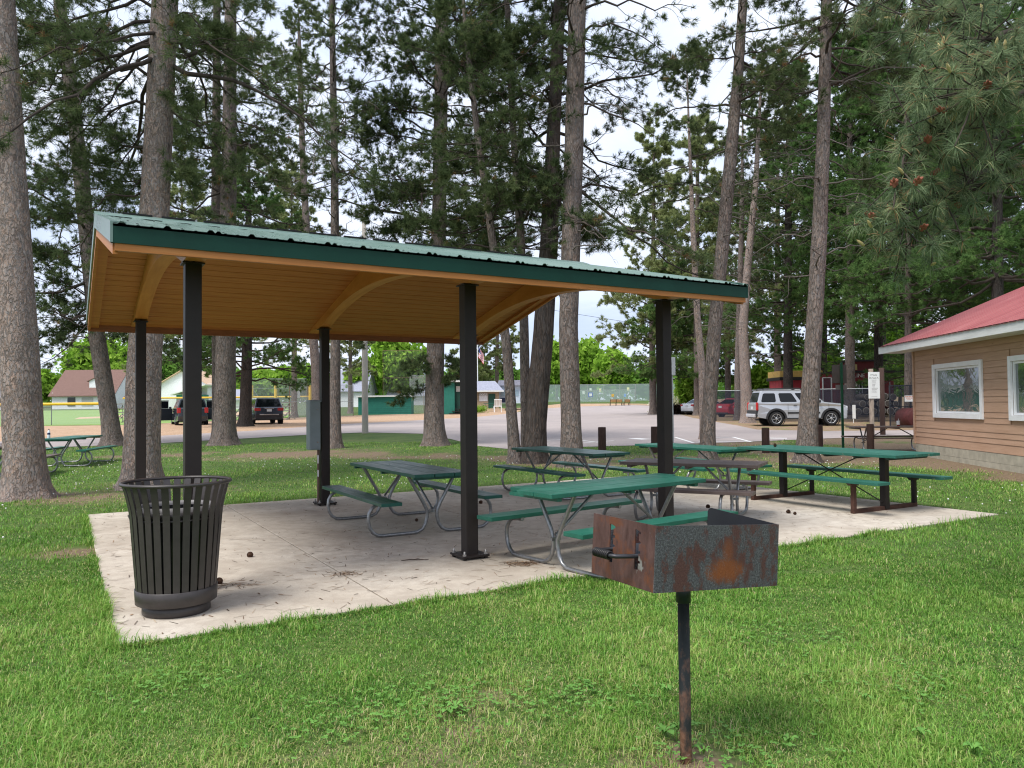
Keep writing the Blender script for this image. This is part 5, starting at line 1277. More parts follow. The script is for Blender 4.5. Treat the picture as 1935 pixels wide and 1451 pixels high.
# flag hanging in folds: red and white stripes with a blue canton
fl_ = thing('flag', 'limp red, white and blue striped flag on the white flagpole', 'flag', (at(903, 760, 108).x, 108, zf(108)))
t = NT('flag_cloth'); uvn = t.attr('tint'); st = t.math('GREATER_THAN', t.math('FRACT', t.math('MULTIPLY', uvn, 6.5)), .5)
t.set(t.mix(st, (.48, .03, .05), (.72, .70, .70)), .8, 0, .1)
nu, nv = 16, 14; vs, ti_ = [], []
for j in range(nv):
    for i in range(nu):
        u, v = i / (nu - 1), j / (nv - 1)
        vs.append((.08 + u * .75 + .1 * math.sin(v * 3), .14 * math.sin(u * 9 + v * 2), 8.9 - v * 1.5 - u * 1.1)); ti_.append(min(.999, v))
F = np.array([(j * nu + i, j * nu + i + 1, (j + 1) * nu + i + 1, (j + 1) * nu + i) for j in range(nv - 1) for i in range(nu - 1)])
np_mesh('cloth', np.array(vs), F, t.m, fl_, np.array(ti_))
b = MB(); b.add([(vs[j * nu + i][0], vs[j * nu + i][1] - .012, vs[j * nu + i][2]) for j in range(8) for i in range(7)], [(j * 7 + i, j * 7 + i + 1, (j + 1) * 7 + i + 1, (j + 1) * 7 + i) for j in range(7) for i in range(6)]); b.build('canton', M('flag_blue', (.03, .04, .16), .8), fl_, fix=False)
# benches by the courts
random.seed(3); WOODB = M('varnished_slat', (.35, .17, .055), .5)
for k, (px, rzv, lb) in enumerate([(1158.5, .0, 'left wooden park bench of the row facing the court fence'), (1169.5, .0, 'middle wooden park bench of the row facing the court fence'), (1184, .35, 'right wooden park bench turned slightly, facing the court fence')]):
    Y = 118; p = at(px, 762, Y); bn_ = thing('park_bench', lb, 'bench', (p.x, Y, zf(Y)), rzv, 'wooden benches by the courts')
    b = MB(); b.box((0, .05, .44), (1.0, .5, .06)); b.build('seat', WOODB, bn_)
    b = MB()
    for z in (.6, .75, .9): b.box((0, -.22 - z * .1, z), (1.0, .04, .13))
    b.build('backrest', WOODB, bn_)
    for s in (-1, 1):
        b = MB(); b.bar((s * .45, -.2, 0), (s * .45, -.32, .98), .06, .07); b.bar((s * .45, .28, 0), (s * .45, .22, .44), .06, .07); b.box((s * .45, .0, .40), (.06, .5, .05)); b.build('leg', M('cast_iron', (.02, .018, .016)), bn_)
def panel(name, lb, px, py, Y, w_px, h_px, m, cat='sign', posts=True, pc=GPOST):
    p = at(px, py, Y); o = thing(name, lb, cat, (p.x, Y, zf(Y))); k_ = Y / FPX; zc = p.z - zf(Y)
    b = MB(); b.bbox((0, 0, zc), (w_px * k_, .05, h_px * k_), .01); b.build('panel', m, o)
    if posts: b = MB(); b.tube([(0, .06, 0), (0, .06, zc)], .04, 6); b.build('post', pc, o)
    return o
BLUS = M('blue_sign', (.05, .12, .42), .5)
o = panel('court_sign', 'blue framed notice board on the court fence', 1116, 746, 141, 9, 9, BLUS); b = MB(); b.box((0, -.04, at(1116, 746, 141).z - zf(141)), (.5, .04, .5)); b.build('notice', M('sign_white', (.8, .8, .78)), o)
panel('court_sign', 'pale green sign above the blue notice board', 1116, 736, 141.2, 4, 5, M('pale_sign', (.6, .72, .6)))
panel('court_sign', 'pale sign left of the blue notice board', 1103, 742, 141.2, 4, 6, M('pale_sign2', (.6, .68, .6)))
panel('court_sign', 'small pale yellow sign right of the blue notice board', 1134, 737, 141.2, 4, 6, M('pale_sign3', (.68, .70, .42)))
panel('court_sign', 'pale yellow sign high on the fence over the benches', 1187, 735, 141.2, 4.5, 6, M('pale_sign3', (.68, .70, .42)))
panel('court_sign', 'orange diamond sign behind the left bench', 1158, 747, 137, 5, 5, M('orange_sign', (.65, .40, .08))).rotation_euler = (0, 0, 0)
panel('court_sign', 'blue and white sign over the right bench', 1181, 747, 137, 4, 6, M('blue_pale', (.25, .38, .62)))
panel('equipment_board', 'grey back of a board on posts behind the backstop fence', 560, 745, 78, 14, 14, M('board_grey', (.42, .43, .45)), 'board')
for px, lb in ((476, 'yellow foul pole left of the navy crossover'), (521, 'yellow padded post above the navy crossover roof'), (586, 'yellow padded post next to the thin pine trunk')):
    Y = 84; p = at(px, 760, Y); o = thing('yellow_post', lb, 'post', (p.x, Y, zf(Y)), 0, 'yellow posts at the ball field')
    b = MB(); b.tube([(0, 0, 0), (0, 0, at(px, 728, Y).z - zf(Y))], .16, 10); b.build('padding', YEL, o)
# aluminium bleachers
def bleacher(lb, px, Y, w_px, rows, rzv=0):
    p = at(px, 790, Y); o = thing('bleacher', lb, 'bleacher', (p.x, Y, zf(Y)), rzv, 'bleachers at the ball field'); w_ = w_px * Y / FPX; AL = M('bleacher_metal', (.27, .25, .23), .6, .3)
    for k in range(rows):
        b = MB(); b.box((0, -k * .6, .45 + .34 * (rows - k - 1)), (w_, .26, .07)); b.build('bench_board', AL, o)
    for s in (-.45, 0, .45):
        b = MB(); b.bar((s * w_, -.6 * (rows - 1) - .2, .3), (s * w_, .1, .34 * rows), .05, .05); b.bar((s * w_, .1, 0), (s * w_, .1, .34 * rows), .05, .05); b.bar((s * w_, -.6 * (rows - 1), 0), (s * w_, .1, .34 * rows * .5), .05, .05); b.build('frame', AL, o)
bleacher('weathered bleachers beside the leaning pine at the left', 231, 62, 34, 4, .1)
bleacher('grey bleachers behind the navy crossover', 545, 66, 26, 4, -.1)
bleacher('grey bleachers glimpsed left of the navy crossover', 452, 64, 18, 3)
# ================================================================== houses beyond the field
HWH = M('house_white', (.74, .75, .77), .7); SHR = M('red_brown_shingle', (.185, .112, .095), .85, 0, .2, .2, 5); DARKW = M('dark_window', (.02, .022, .025), .2, 0, .6)
def house(lb, px0, px1, Y, py_e, py_r, roofm, wallm, axis='x', depth=8, wins_=(), extra=None):
    xa, xb = kx(px0, Y), kx(px1, Y); z0 = zf(Y); o = thing('house', lb, 'house', ((xa + xb) / 2, Y, z0)); w_ = xb - xa; e = at(px0, py_e, Y).z - z0; r_ = at(px0, py_r, Y).z - z0
    b = MB()
    if axis == 'x':
        b.box((0, depth / 2, e / 2), (w_, depth, e)); b.prism([(0, e + .002), (depth, e + .002), (depth / 2, r_ - .1)], -w_ / 2, -w_ / 2 + .1, 'yz'); b.prism([(0, e + .002), (depth, e + .002), (depth / 2, r_ - .1)], w_ / 2 - .1, w_ / 2, 'yz')
    else:
        b.box((0, depth / 2, e / 2), (w_, depth, e)); b.prism([(-w_ / 2, e + .002), (w_ / 2, e + .002), (0, r_ - .1)], 0, depth, 'xz')
    b.build('wall', wallm, o); b = MB()
    if axis == 'x':
        h_ = w_ / 2 + .4
        for s in (0, 1):
            ya, yb = (-.5, depth / 2) if s == 0 else (depth + .5, depth / 2); q = .5 / (depth / 2) * (r_ - e)
            b.add([(-h_, ya, e - q), (h_, ya, e - q), (h_, yb, r_), (-h_, yb, r_), (-h_, ya, e - q - .15), (h_, ya, e - q - .15), (h_, yb, r_ - .15), (-h_, yb, r_ - .15)], [(0, 1, 2, 3), (7, 6, 5, 4), (0, 4, 5, 1), (1, 5, 6, 2), (2, 6, 7, 3), (3, 7, 4, 0)])
    else:
        for s in (-1, 1):
            q = .5 / (w_ / 2) * (r_ - e); xo = s * (w_ / 2 + .5)
            b.add([(xo, -.4, e - q), (0, -.4, r_), (0, depth, r_), (xo, depth, e - q), (xo, -.4, e - q - .15), (0, -.4, r_ - .15), (0, depth, r_ - .15), (xo, depth, e - q - .15)], [(0, 1, 2, 3), (7, 6, 5, 4), (0, 4, 5, 1), (1, 5, 6, 2), (2, 6, 7, 3), (3, 7, 4, 0)])
    b.build('roof', roofm, o)
    for (qx, qz, ww, wh, m_, nm) in wins_:
        b = MB(); b.box((qx * w_, -.04, qz * e), (ww, .08, wh)); b.build(nm, m_, o)
    return o, w_, e, r_
o, w_, e, r_ = house('white bungalow with broad red brown roof and dormer beyond the ball field', 98, 214, 130, 743, 697, SHR, HWH, 'x', 9, [(-.18, .45, 1.3, 1.5, DARKW, 'window'), (.32, .42, 1.2, 1.4, DARKW, 'window'), (.08, .45, 1.9, 1.4, M('porch_shade', (.40, .40, .38)), 'porch_opening')])
b = MB(); b.prism([(-1.5, 0), (1.5, 0), (1.5, 1.3), (0, 1.9), (-1.5, 1.3)], 1.0, 4.0, 'xz'); dm = b.build('dormer', HWH, o); dm.location = (w_ * .20, 0, e + .9)
b = MB(); 
for s in (-1, 1): b.add([(s * 1.8, .8, 1.15), (0, .8, 2.0), (0, 4, 2.0), (s * 1.8, 4, 1.15), (s * 1.8, .8, 1.02), (0, .8, 1.87), (0, 4, 1.87), (s * 1.8, 4, 1.02)], [(0, 1, 2, 3), (7, 6, 5, 4), (0, 4, 5, 1), (1, 5, 6, 2), (2, 6, 7, 3), (3, 7, 4, 0)])
b.build('dormer_roof', SHR, dm)
o, w_, e, r_ = house('tall white gabled house with a green porch behind the minivan', 300, 392, 118, 725, 698, M('tan_shingle', (.55, .38, .25), .8), HWH, 'y', 10, [(.05, .98, .9, 1.2, M('window_grey', (.25, .27, .29), .3), 'window')])
b = MB(); b.box((.28 * w_, -1.5, 1.15), (w_ * .5, 2.8, 2.3)); po_ = b.build('porch', M('porch_green', (.015, .16, .11), .7), o)
b = MB(); b.prism([(-.08 * w_, 2.25), (.62 * w_, 3.7), (.62 * w_, 3.85), (-.08 * w_, 2.42)], -3.2, 0, 'xz'); b.build('porch_roof', FASC, po_)
b = MB(); b.box((.26 * w_, -2.95, 1.2), (.9, .06, 1.9)); b.build('porch_door', M('porch_door_red', (.30, .10, .09), .7), po_)
house('pale house glimpsed behind the left pine trunk', -40, 8, 128, 748, 722, SHING, HWH, 'x', 8, [(.25, .5, 1, 1.2, DARKW, 'window')])
o, w_, e, r_ = house('grey roofed barn shaped garage with white gable behind the utility pole', 622, 690, 125, 735, 697, SHING, HWH, 'x', 9)
house('pale garage with grey roof right of the dugout', 735, 808, 132, 745, 724, SHING, M('house_grey', (.55, .56, .60), .7), 'x', 8)
house('white shed between the dark pine trunks behind the crossover', 430, 462, 120, 752, 735, SHING, HWH, 'x', 6)
house('cream cottage behind the leaning pine', 240, 268, 126, 748, 728, SHR, HWH, 'x', 7)
# ================================================================== railway caboose and wagon behind the yard fence
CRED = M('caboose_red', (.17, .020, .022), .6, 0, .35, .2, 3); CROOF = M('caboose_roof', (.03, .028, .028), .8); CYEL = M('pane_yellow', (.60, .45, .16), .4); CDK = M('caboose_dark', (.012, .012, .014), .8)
Y = 56; z0 = zf(Y); sc2 = Y / FPX
def zpx(py, px=1640): return at(px, py, Y).z - z0
cb_ = thing('railway_caboose', 'dark red railway caboose with cupola and white lettering behind the fence', 'railway caboose', (kx(1655, Y), Y, z0))
xx_ = lambda px: kx(px, Y) - kx(1655, Y)
b = MB(); b.box(((xx_(1582) + xx_(1622)) / 2, 1.6, (zpx(775) + zpx(704)) / 2), (xx_(1622) - xx_(1582), 2.8, zpx(704) - zpx(775))); b.box(((xx_(1622) + xx_(1700)) / 2, 1.9, (zpx(775) + zpx(719)) / 2), (xx_(1702) - xx_(1622), 2.0, zpx(719) - zpx(775))); b.build('body', CRED, cb_)
b = MB(); b.box(((xx_(1600) + xx_(1660)) / 2, .1, (zpx(704) + zpx(721)) / 2), (xx_(1662) - xx_(1600), .12, zpx(704) - zpx(721))); lb_ = b.build('letter_board', CRED, cb_)
text('LINE', .40, M('letter_white', (.75, .73, .70)), lb_, Matrix.Translation((xx_(1625), .02, zpx(709.5))) @ Matrix.Rotation(math.pi / 2, 4, 'X'), .004)
b = MB(); b.box(((xx_(1582) + xx_(1704)) / 2, 1.5, zpx(702)), (xx_(1706) - xx_(1580), 3.4, .14)); b.build('roof', CROOF, cb_)
b = MB(); b.box((xx_(1644), 1.6, (zpx(702) + zpx(682)) / 2), (xx_(1672) - xx_(1617), 2.4, zpx(682) - zpx(702))); cu2 = b.build('cupola', CRED, cb_)
b = MB(); b.box((xx_(1645), 1.5, zpx(681)), (xx_(1680) - xx_(1612), 2.9, .12)); b.build('cupola_roof', CROOF, cu2)
for px in (1623, 1665):
    b = MB(); b.box((xx_(px), .38, zpx(693)), (.18, .06, .40)); b.build('cupola_window', CYEL, cu2)
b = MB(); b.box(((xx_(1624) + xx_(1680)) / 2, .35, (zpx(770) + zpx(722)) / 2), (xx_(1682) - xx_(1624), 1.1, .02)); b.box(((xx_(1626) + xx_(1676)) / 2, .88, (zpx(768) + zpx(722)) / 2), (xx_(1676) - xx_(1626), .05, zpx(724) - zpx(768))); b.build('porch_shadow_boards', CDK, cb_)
b = MB()
for px in (1624, 1630, 1682): b.tube([(xx_(px), .0, zpx(772)), (xx_(px), .0, zpx(722))], .035, 6)
b.tube([(xx_(1624), 0, zpx(741)), (xx_(1636), 0, zpx(752))], .03, 6); b.build('railing', M('rail_grey', (.35, .36, .36), .5), cb_)
b = MB(); b.box((xx_(1620.5), .12, zpx(732)), (.12, .04, .9)); b.build('white_notice', M('sign_white', (.8, .8, .78)), cb_)
b = MB(); b.box(((xx_(1582) + xx_(1702)) / 2, 1.5, zpx(780)), (xx_(1702) - xx_(1582), 2.2, .35)); b.build('underframe', CDK, cb_)
Y = 60; z0 = zf(Y)
wg = thing('railway_wagon', 'red and yellow railway wagon behind the silver car', 'railway wagon', (kx(1515, Y), Y, z0)); xx_ = lambda px: kx(px, Y) - kx(1515, Y)
b = MB(); b.box((0, 1.5, (zpx(775, 1515) + zpx(718, 1515)) / 2), (xx_(1566) - xx_(1492), 2.8, zpx(718, 1515) - zpx(775, 1515))); b.build('body', M('wagon_red', (.42, .05, .065), .6, 0, .3, .2, 3), wg)
b = MB(); b.box((0, 1.4, (zpx(699) + zpx(712)) / 2), (xx_(1570) - xx_(1490), 2.9, zpx(699) - zpx(712))); b.build('upper_panel', M('wagon_yellow', (.62, .42, .12), .6), wg)
b = MB(); b.box((0, 1.4, zpx(714)), (xx_(1572) - xx_(1488), 3.1, .25)); b.build('roof_band', CROOF, wg)
b = MB(); b.box((xx_(1573), .06, zpx(741)), (.25, .06, .65)); b.box((xx_(1570), 1.5, zpx(745)), (.5, 2.6, 2.2)); b.build('end_platform', CDK, wg)
b = MB(); b.box((xx_(1573), -.02, zpx(741)), (.22, .06, .55)); b.build('window', CYEL, wg)
b = MB(); b.box((0, 1.5, zpx(782)), (xx_(1566) - xx_(1494), 2.2, .4)); b.build('underframe', CDK, wg)
# round rusty tank end beside the building corner
Y = 36; p = at(1733, 790, Y); tk_ = thing('rusty_drum', 'dark red round drum end beside the gate at the building corner', 'drum', (p.x, Y, zf(Y)))
b = MB(); b.lathe([(0, -.02), (.42, -.02), (.46, .02), (.46, 1.2), (0, 1.2)], 28, (0, 0, .46), axis='y'); b.build('shell', M('drum_red', (.075, .018, .018), .7, 0, .3, .3), tk_, fix=False)
# overhead wire
p0, p1 = at(900, 560, 80), at(1420, 640, 80)
wr_ = thing('overhead_wire', 'thin black overhead wire crossing the gap of sky', 'wire', p0); b = MB()
b.tube([Vector((0, 0, 0)).lerp(p1 - p0, q) + Vector((0, 0, -1.0 * q * (1 - q))) for q in np.linspace(0, 1, 14)], .018, 5); b.build('cable', CDK, wr_)
for px, top, lb in ((906, 0, None),):
    pass
sg = panel('parking_sign', 'grey back of a roadside sign beside the front right shelter post', 1270, 692, 27, 12, 34, M('sign_grey', (.46, .48, .49), .5, .3), pc=GPOST)
lp = thing('street_lamp', 'slim street lamp with a flat pale head above the roadside sign', 'street lamp', (kx(1266, 75), 75, zf(75)))
b = MB(); b.tube([(0, 0, 0), (0, 0, at(1266, 596, 75).z - zf(75))], .07, 8); b.build('pole', GPOST, lp); b = MB(); b.bbox((.35, 0, at(1266, 595, 75).z - zf(75)), (.8, .3, .12), .03); b.build('lamp_head', M('lamp_head', (.6, .66, .68), .4), lp)
st = thing('brush_pile', 'dark pile of brush at the edge of the lot beside the white sedan', 'brush pile', (kx(1281, 73), 73, zf(73)))
# ================================================================== trees
def bark(name, c0, c1, crack, sc=(1, 1, .42), dist=.03, k=.68):
    """flaky plates parted by ragged vertical fissures"""
    t = NT(name); co = t.co(sc)
    w1 = t.n.new('ShaderNodeTexNoise'); w1.inputs['Scale'].default_value = 9; w1.inputs['Detail'].default_value = 5; t.l.new(co, w1.inputs['Vector'])
    mv = t.n.new('ShaderNodeMix'); mv.data_type = 'VECTOR'; mv.inputs[0].default_value = .17; t.l.new(co, mv.inputs[4]); t.l.new(w1.outputs['Color'], mv.inputs[5]); wc = mv.outputs[1]
    e = t.voro(wc, 18, 'DISTANCE_TO_EDGE'); cell = t.voro(wc, 18, 'F1', 'Color'); cell2 = t.voro(wc, 55, 'F1', 'Color')
    fine = t.noise(co, 46, 6, .72); mid = t.noise(co, 15, 6, .68); big = t.noise(t.co(), 1.3, 5, .65)
    s1 = t.n.new('ShaderNodeSeparateColor'); t.l.new(cell, s1.inputs[0]); s2 = t.n.new('ShaderNodeSeparateColor'); t.l.new(cell2, s2.inputs[0])
    pl = t.mix(s1.outputs[0], c0, c1); grey = tuple(sum(c0) / 3 * q for q in (.98, .98, 1.0))
    pl = t.mix(t.ramp(s2.outputs[1], [(.45, 0.), (.75, .75)]), pl, grey)
    pl = t.mix(t.ramp(fine, [(.44, 0.), (.66, .75)]), pl, tuple(min(1, q * 1.6 + .02) for q in c0))
    pl = t.mix(t.ramp(big, [(.42, 0.), (.70, .5)]), pl, tuple(q * .6 for q in c0))
    rag = t.math('ADD', t.math('ADD', e, t.math('MULTIPLY', t.math('SUBTRACT', mid, .5), .75)), t.math('MULTIPLY', t.math('SUBTRACT', fine, .5), .40))
    crk = t.math('MULTIPLY', t.ramp(rag, [(.0, 1.), (.12, 0.)]), t.ramp(t.noise(co, 7, 4, .6), [(.38, .25), (.6, 1.)]))
    c = t.mix(t.math('MULTIPLY', crk, k), pl, crack)
    hgt = t.math('ADD', t.ramp(rag, [(-.0, 0.), (.22, 1.)]), t.math('MULTIPLY', fine, .45))
    t.set(c, .92, 0, .12, hgt, .75, dist); return t.m
BARK1 = bark('red_pine_bark', (.295, .235, .203), (.37, .252, .192), (.080, .065, .057))
BARK2 = bark('grey_pine_bark', (.195, .157, .136), (.25, .182, .148), (.030, .024, .021), (1, 1, .30))
BARK3 = bark('dark_pine_bark', (.060, .050, .045), (.085, .068, .058), (.015, .012, .011), (.8, .8, .2))
TWIG = M('twig_grey', (.062, .049, .041), .9, 0, .15, .3, 6)
TWIGD = M('twig_dead', (.14, .122, .108), .9, 0, .15, .3, 6)
def needle_mat(name, stops, trans=.3):
    t = NT(name); ti = t.attr('tint'); c = t.ramp(ti, stops)
    dn = t.add('ShaderNodeBsdfDiffuse'); tr = t.add('ShaderNodeBsdfTranslucent'); m = t.add('ShaderNodeMixShader', i0=trans)
    t.l.new(c, dn.inputs[0]); t.l.new(c, tr.inputs[0]); t.l.new(dn.outputs[0], m.inputs[1]); t.l.new(tr.outputs[0], m.inputs[2]); t.l.new(m.outputs[0], t.out.inputs[0]); return t.m
ND = needle_mat('red_pine_needles', [(0, (.055, .084, .038)), (.5, (.115, .155, .066)), (.85, (.20, .235, .10)), (.95, (.21, .19, .09)), (1, (.26, .13, .06))], .38)
NM = needle_mat('mid_pine_needles', [(0, (.16, .20, .075)), (.5, (.29, .34, .14)), (1, (.42, .44, .22))], .45)
NW = needle_mat('white_pine_needles', [(0, (.064, .122, .040)), (.5, (.125, .225, .070)), (1, (.25, .36, .115))], .40)
NF = needle_mat('near_pine_needles', [(0, (.085, .130, .076)), (.5, (.165, .225, .120)), (.8, (.26, .30, .155)), (.93, (.35, .32, .18)), (1, (.40, .22, .12))])
LEAF = needle_mat('spring_leaves', [(0, (.14, .27, .03)), (.5, (.24, .42, .05)), (1, (.36, .52, .09))], .4)
LEAFD = needle_mat('summer_leaves', [(0, (.08, .18, .03)), (.5, (.14, .28, .05)), (1, (.22, .36, .08))], .4)

def norm(a): return a / np.maximum(np.linalg.norm(a, axis=-1, keepdims=True), 1e-9)
def tubes_np(P, Rr, k=4):
    m, n, _ = P.shape; T = norm(np.gradient(P, axis=1)); ref = np.array([.31, .22, .92]); Sd = norm(np.cross(T, ref)); U = np.cross(Sd, T)
    an = np.arange(k) * 2 * np.pi / k
    V = P[:, :, None, :] + Rr[:, :, None, None] * (np.cos(an)[None, None, :, None] * Sd[:, :, None, :] + np.sin(an)[None, None, :, None] * U[:, :, None, :])
    base = (np.arange(m) * n * k)[:, None, None]; i = np.arange(n - 1)[None, :, None]; q = np.arange(k)[None, None, :]; q2 = (q + 1) % k
    a, b_, c, d = base + i * k + q, base + (i + 1) * k + q, base + (i + 1) * k + q2, base + i * k + q2
    return V.reshape(-1, 3), np.stack([a, b_, c, d], -1).reshape(-1, 4)
def tuft_template(n, L, Wn, spread, droop=0., stem=.10):
    th = np.deg2rad(RNG.uniform(12, spread, n)); ph = RNG.uniform(0, 2 * np.pi, n); z0 = -RNG.uniform(0, stem, n)
    d = np.stack([np.sin(th) * np.cos(ph), np.sin(th) * np.sin(ph), np.cos(th)], -1); l = L * RNG.uniform(.75, 1.15, n)
    s = norm(np.cross(d, RNG.normal(0, 1, (n, 3)))) * Wn / 2
    B = np.stack([0 * z0, 0 * z0, z0], -1); tip = B + d * l[:, None]
    return np.stack([B - s, B + s, tip], 1)          # n,3,3
def place_tufts(C, D, S_, tmpl, tint):
    """needle brushes at points C along directions D"""
    m = len(C); D = norm(D); ref = np.where(np.abs(D[:, 2:3]) < .9, np.array([[0, 0, 1.]]), np.array([[1., 0, 0]])); X = norm(np.cross(ref, D)); Y = np.cross(D, X)
    a = RNG.uniform(0, 2 * np.pi, m); c, s = np.cos(a)[:, None], np.sin(a)[:, None]; X, Y = X * c + Y * s, Y * c - X * s
    Mx = np.stack([X, Y, D], -1) * S_[:, None, None]
    out, tt = [], []; v = RNG.integers(0, len(tmpl), m)
    for k, tp in enumerate(tmpl):
        ix_ = np.where(v == k)[0]
        if not len(ix_): continue
        W_ = np.einsum('mij,nkj->mnki', Mx[ix_], tp) + C[ix_][:, None, None, :]
        out.append(W_.reshape(-1, 3)); tt.append(np.repeat(np.clip(tint[ix_][:, None] + RNG.normal(0, .08, (len(ix_), tp.shape[0])), 0, 1).ravel(), 3))
    V = np.concatenate(out); return V, np.arange(len(V)).reshape(-1, 3), np.concatenate(tt)
_T = {}
def templ(key, *a, **k):
    if key not in _T: _T[key] = [tuft_template(*a, **k) for _ in range(7)]
    return _T[key]
def interp_poly(P, s):
    """P (m,n,3), s (m,j) in 0..1 -> points and tangents (m,j,3)"""
    n = P.shape[1]; f = np.clip(s * (n - 1), 0, n - 1.001); i = f.astype(int); w_ = (f - i)[..., None]; mm = np.arange(P.shape[0])[:, None]
    A, Bq = P[mm, i], P[mm, i + 1]; return A * (1 - w_) + Bq * w_, norm(Bq - A)
def branch_system(org, az, L, e0, curve, nsec, ter, sec_len=.42, wig=.06, s0=.22, sag=0., flat=.25):
    """limbs, side branches, twigs; returns tube lists and tuft sites"""
    m = len(az); n = 10; s = np.linspace(0, 1, n)[None, :]
    hd = np.stack([np.cos(az), np.sin(az), 0 * az], -1); sd_ = np.stack([-np.sin(az), np.cos(az), 0 * az], -1)
    zz_ = np.tan(e0)[:, None] * s + curve[:, None] * s ** 2
    P = org[:, None, :] + hd[:, None, :] * (L[:, None] * s)[..., None]; P[..., 2] += L[:, None] * zz_
    wg_ = np.cumsum(RNG.normal(0, wig, (m, n, 2)), 1); wg_ -= wg_[:, :1]
    P = P + sd_[:, None, :] * (wg_[..., 0] * L[:, None] * .5)[..., None]; P[..., 2] += wg_[..., 1] * L[:, None] * .4
    r0 = .010 + .011 * L
    R1 = r0[:, None] * (1 - .86 * s ** .8)
    # side branches
    q = np.sort(RNG.uniform(s0, .98, (m, nsec)), 1); Cq, Tq = interp_poly(P, q)
    sg = np.where((np.arange(nsec) % 2)[None, :] == 0, 1, -1) * np.ones((m, 1)); an = np.deg2rad(RNG.uniform(30, 70, (m, nsec))) * sg
    ht = norm(Tq * np.array([1, 1, .35])); lat = norm(np.stack([-ht[..., 1], ht[..., 0], 0 * ht[..., 0]], -1))
    d2 = norm(ht * np.cos(an)[..., None] + lat * np.sin(an)[..., None] + np.array([0, 0, 1]) * RNG.normal(flat * .3, flat, (m, nsec))[..., None])
    L2 = (L[:, None] * sec_len * (1.08 - q) + .22) * RNG.uniform(.6, 1.2, (m, nsec))
    n2 = 5; u = np.linspace(0, 1, n2)[None, None, :, None]
    P2 = Cq[:, :, None, :] + d2[:, :, None, :] * L2[..., None, None] * u
    P2[..., 2] += (L2[..., None] * RNG.normal(.10 - sag, .16, (m, nsec))[..., None]) * u[..., 0] ** 2
    w2 = np.cumsum(RNG.normal(0, .05, P2.shape), 2); w2 -= w2[:, :, :1]; P2 = P2 + w2 * L2[..., None, None]
    P2 = P2.reshape(-1, n2, 3); L2f = L2.ravel(); R2 = (.004 + .006 * L2f)[:, None] * (1 - .7 * np.linspace(0, 1, n2))[None, :]
    q3 = np.sort(RNG.uniform(.3, 1, (len(P2), ter)), 1); C3, T3 = interp_poly(P2, q3)
    d3 = norm(T3 + RNG.normal(0, .55, T3.shape) + np.array([0, 0, .12])); L3 = RNG.uniform(.14, .38, (len(P2), ter)) * np.clip(L2f[:, None] * 1.2, .6, 1.3)
    u3 = np.linspace(0, 1, 3)[None, None, :, None]; P3 = C3[:, :, None, :] + d3[:, :, None, :] * L3[..., None, None] * u3
    P3[..., 1, :] += RNG.normal(0, .02, P3[..., 1, :].shape); P3 = P3.reshape(-1, 3, 3); R3 = np.full((len(P3), 3), .0038) * np.array([1, .85, .6])
    sites = np.concatenate([P3[:, -1], P2[:, -1], P[:, -1]]); dirs = np.concatenate([P3[:, -1] - P3[:, 1], P2[:, -1] - P2[:, -2], P[:, -1] - P[:, -2]])
    return [(P, R1, 5), (P2, R2, 4), (P3, R3, 3)], sites, dirs
def join_tubes(lst):
    Vs, Fs, k = [], [], 0
    for P, Rr, kk in lst:
        v, f = tubes_np(P, Rr, kk); Vs.append(v); Fs.append(f + k); k += len(v)
    return np.concatenate(Vs), np.concatenate(Fs)

def trunk_mesh(pts, rad, mat, parent, seg=26, flare=1.0, rough=.03):
    """pts: points up the stem (local), rad: radii"""
    zs = np.array([p[2] for p in pts]); nz = max(14, int((zs[-1] - zs[0]) / .28)); zq = np.concatenate([np.linspace(zs[0], zs[0] + 1.2, 12)[:-1], np.linspace(zs[0] + 1.2, zs[-1], nz)])
    X, Yq, Rq = np.interp(zq, zs, [p[0] for p in pts]), np.interp(zq, zs, [p[1] for p in pts]), np.interp(zq, zs, rad)
    an = np.arange(seg) * 2 * np.pi / seg; ph = random.uniform(0, 6)
    V = []
    for i, z in enumerate(zq):
        h = max(0, z - zs[0] - .1); fl_ = flare * .42 * math.exp(-h / .22); lob = flare * .40 * math.exp(-h / .26)
        for a in an:
            r = Rq[i] * (1 + fl_ + lob * max(0, math.cos(a * 5 + ph + .7 * math.sin(a * 2))) ** 1.5 + rough * mnoise.noise((math.cos(a) * 2.2, math.sin(a) * 2.2, z * 2.6 + ph)) + rough * .6 * mnoise.noise((math.cos(a) * 6, math.sin(a) * 6, z * 5)))
            V.append((X[i] + r * math.cos(a), Yq[i] + r * math.sin(a), z))
    n = len(zq); F = np.array([(i * seg + k, i * seg + (k + 1) % seg, (i + 1) * seg + (k + 1) % seg, (i + 1) * seg + k) for i in range(n - 1) for k in range(seg)])
    return np_mesh('trunk', np.array(V), F, mat, parent, smooth=True)

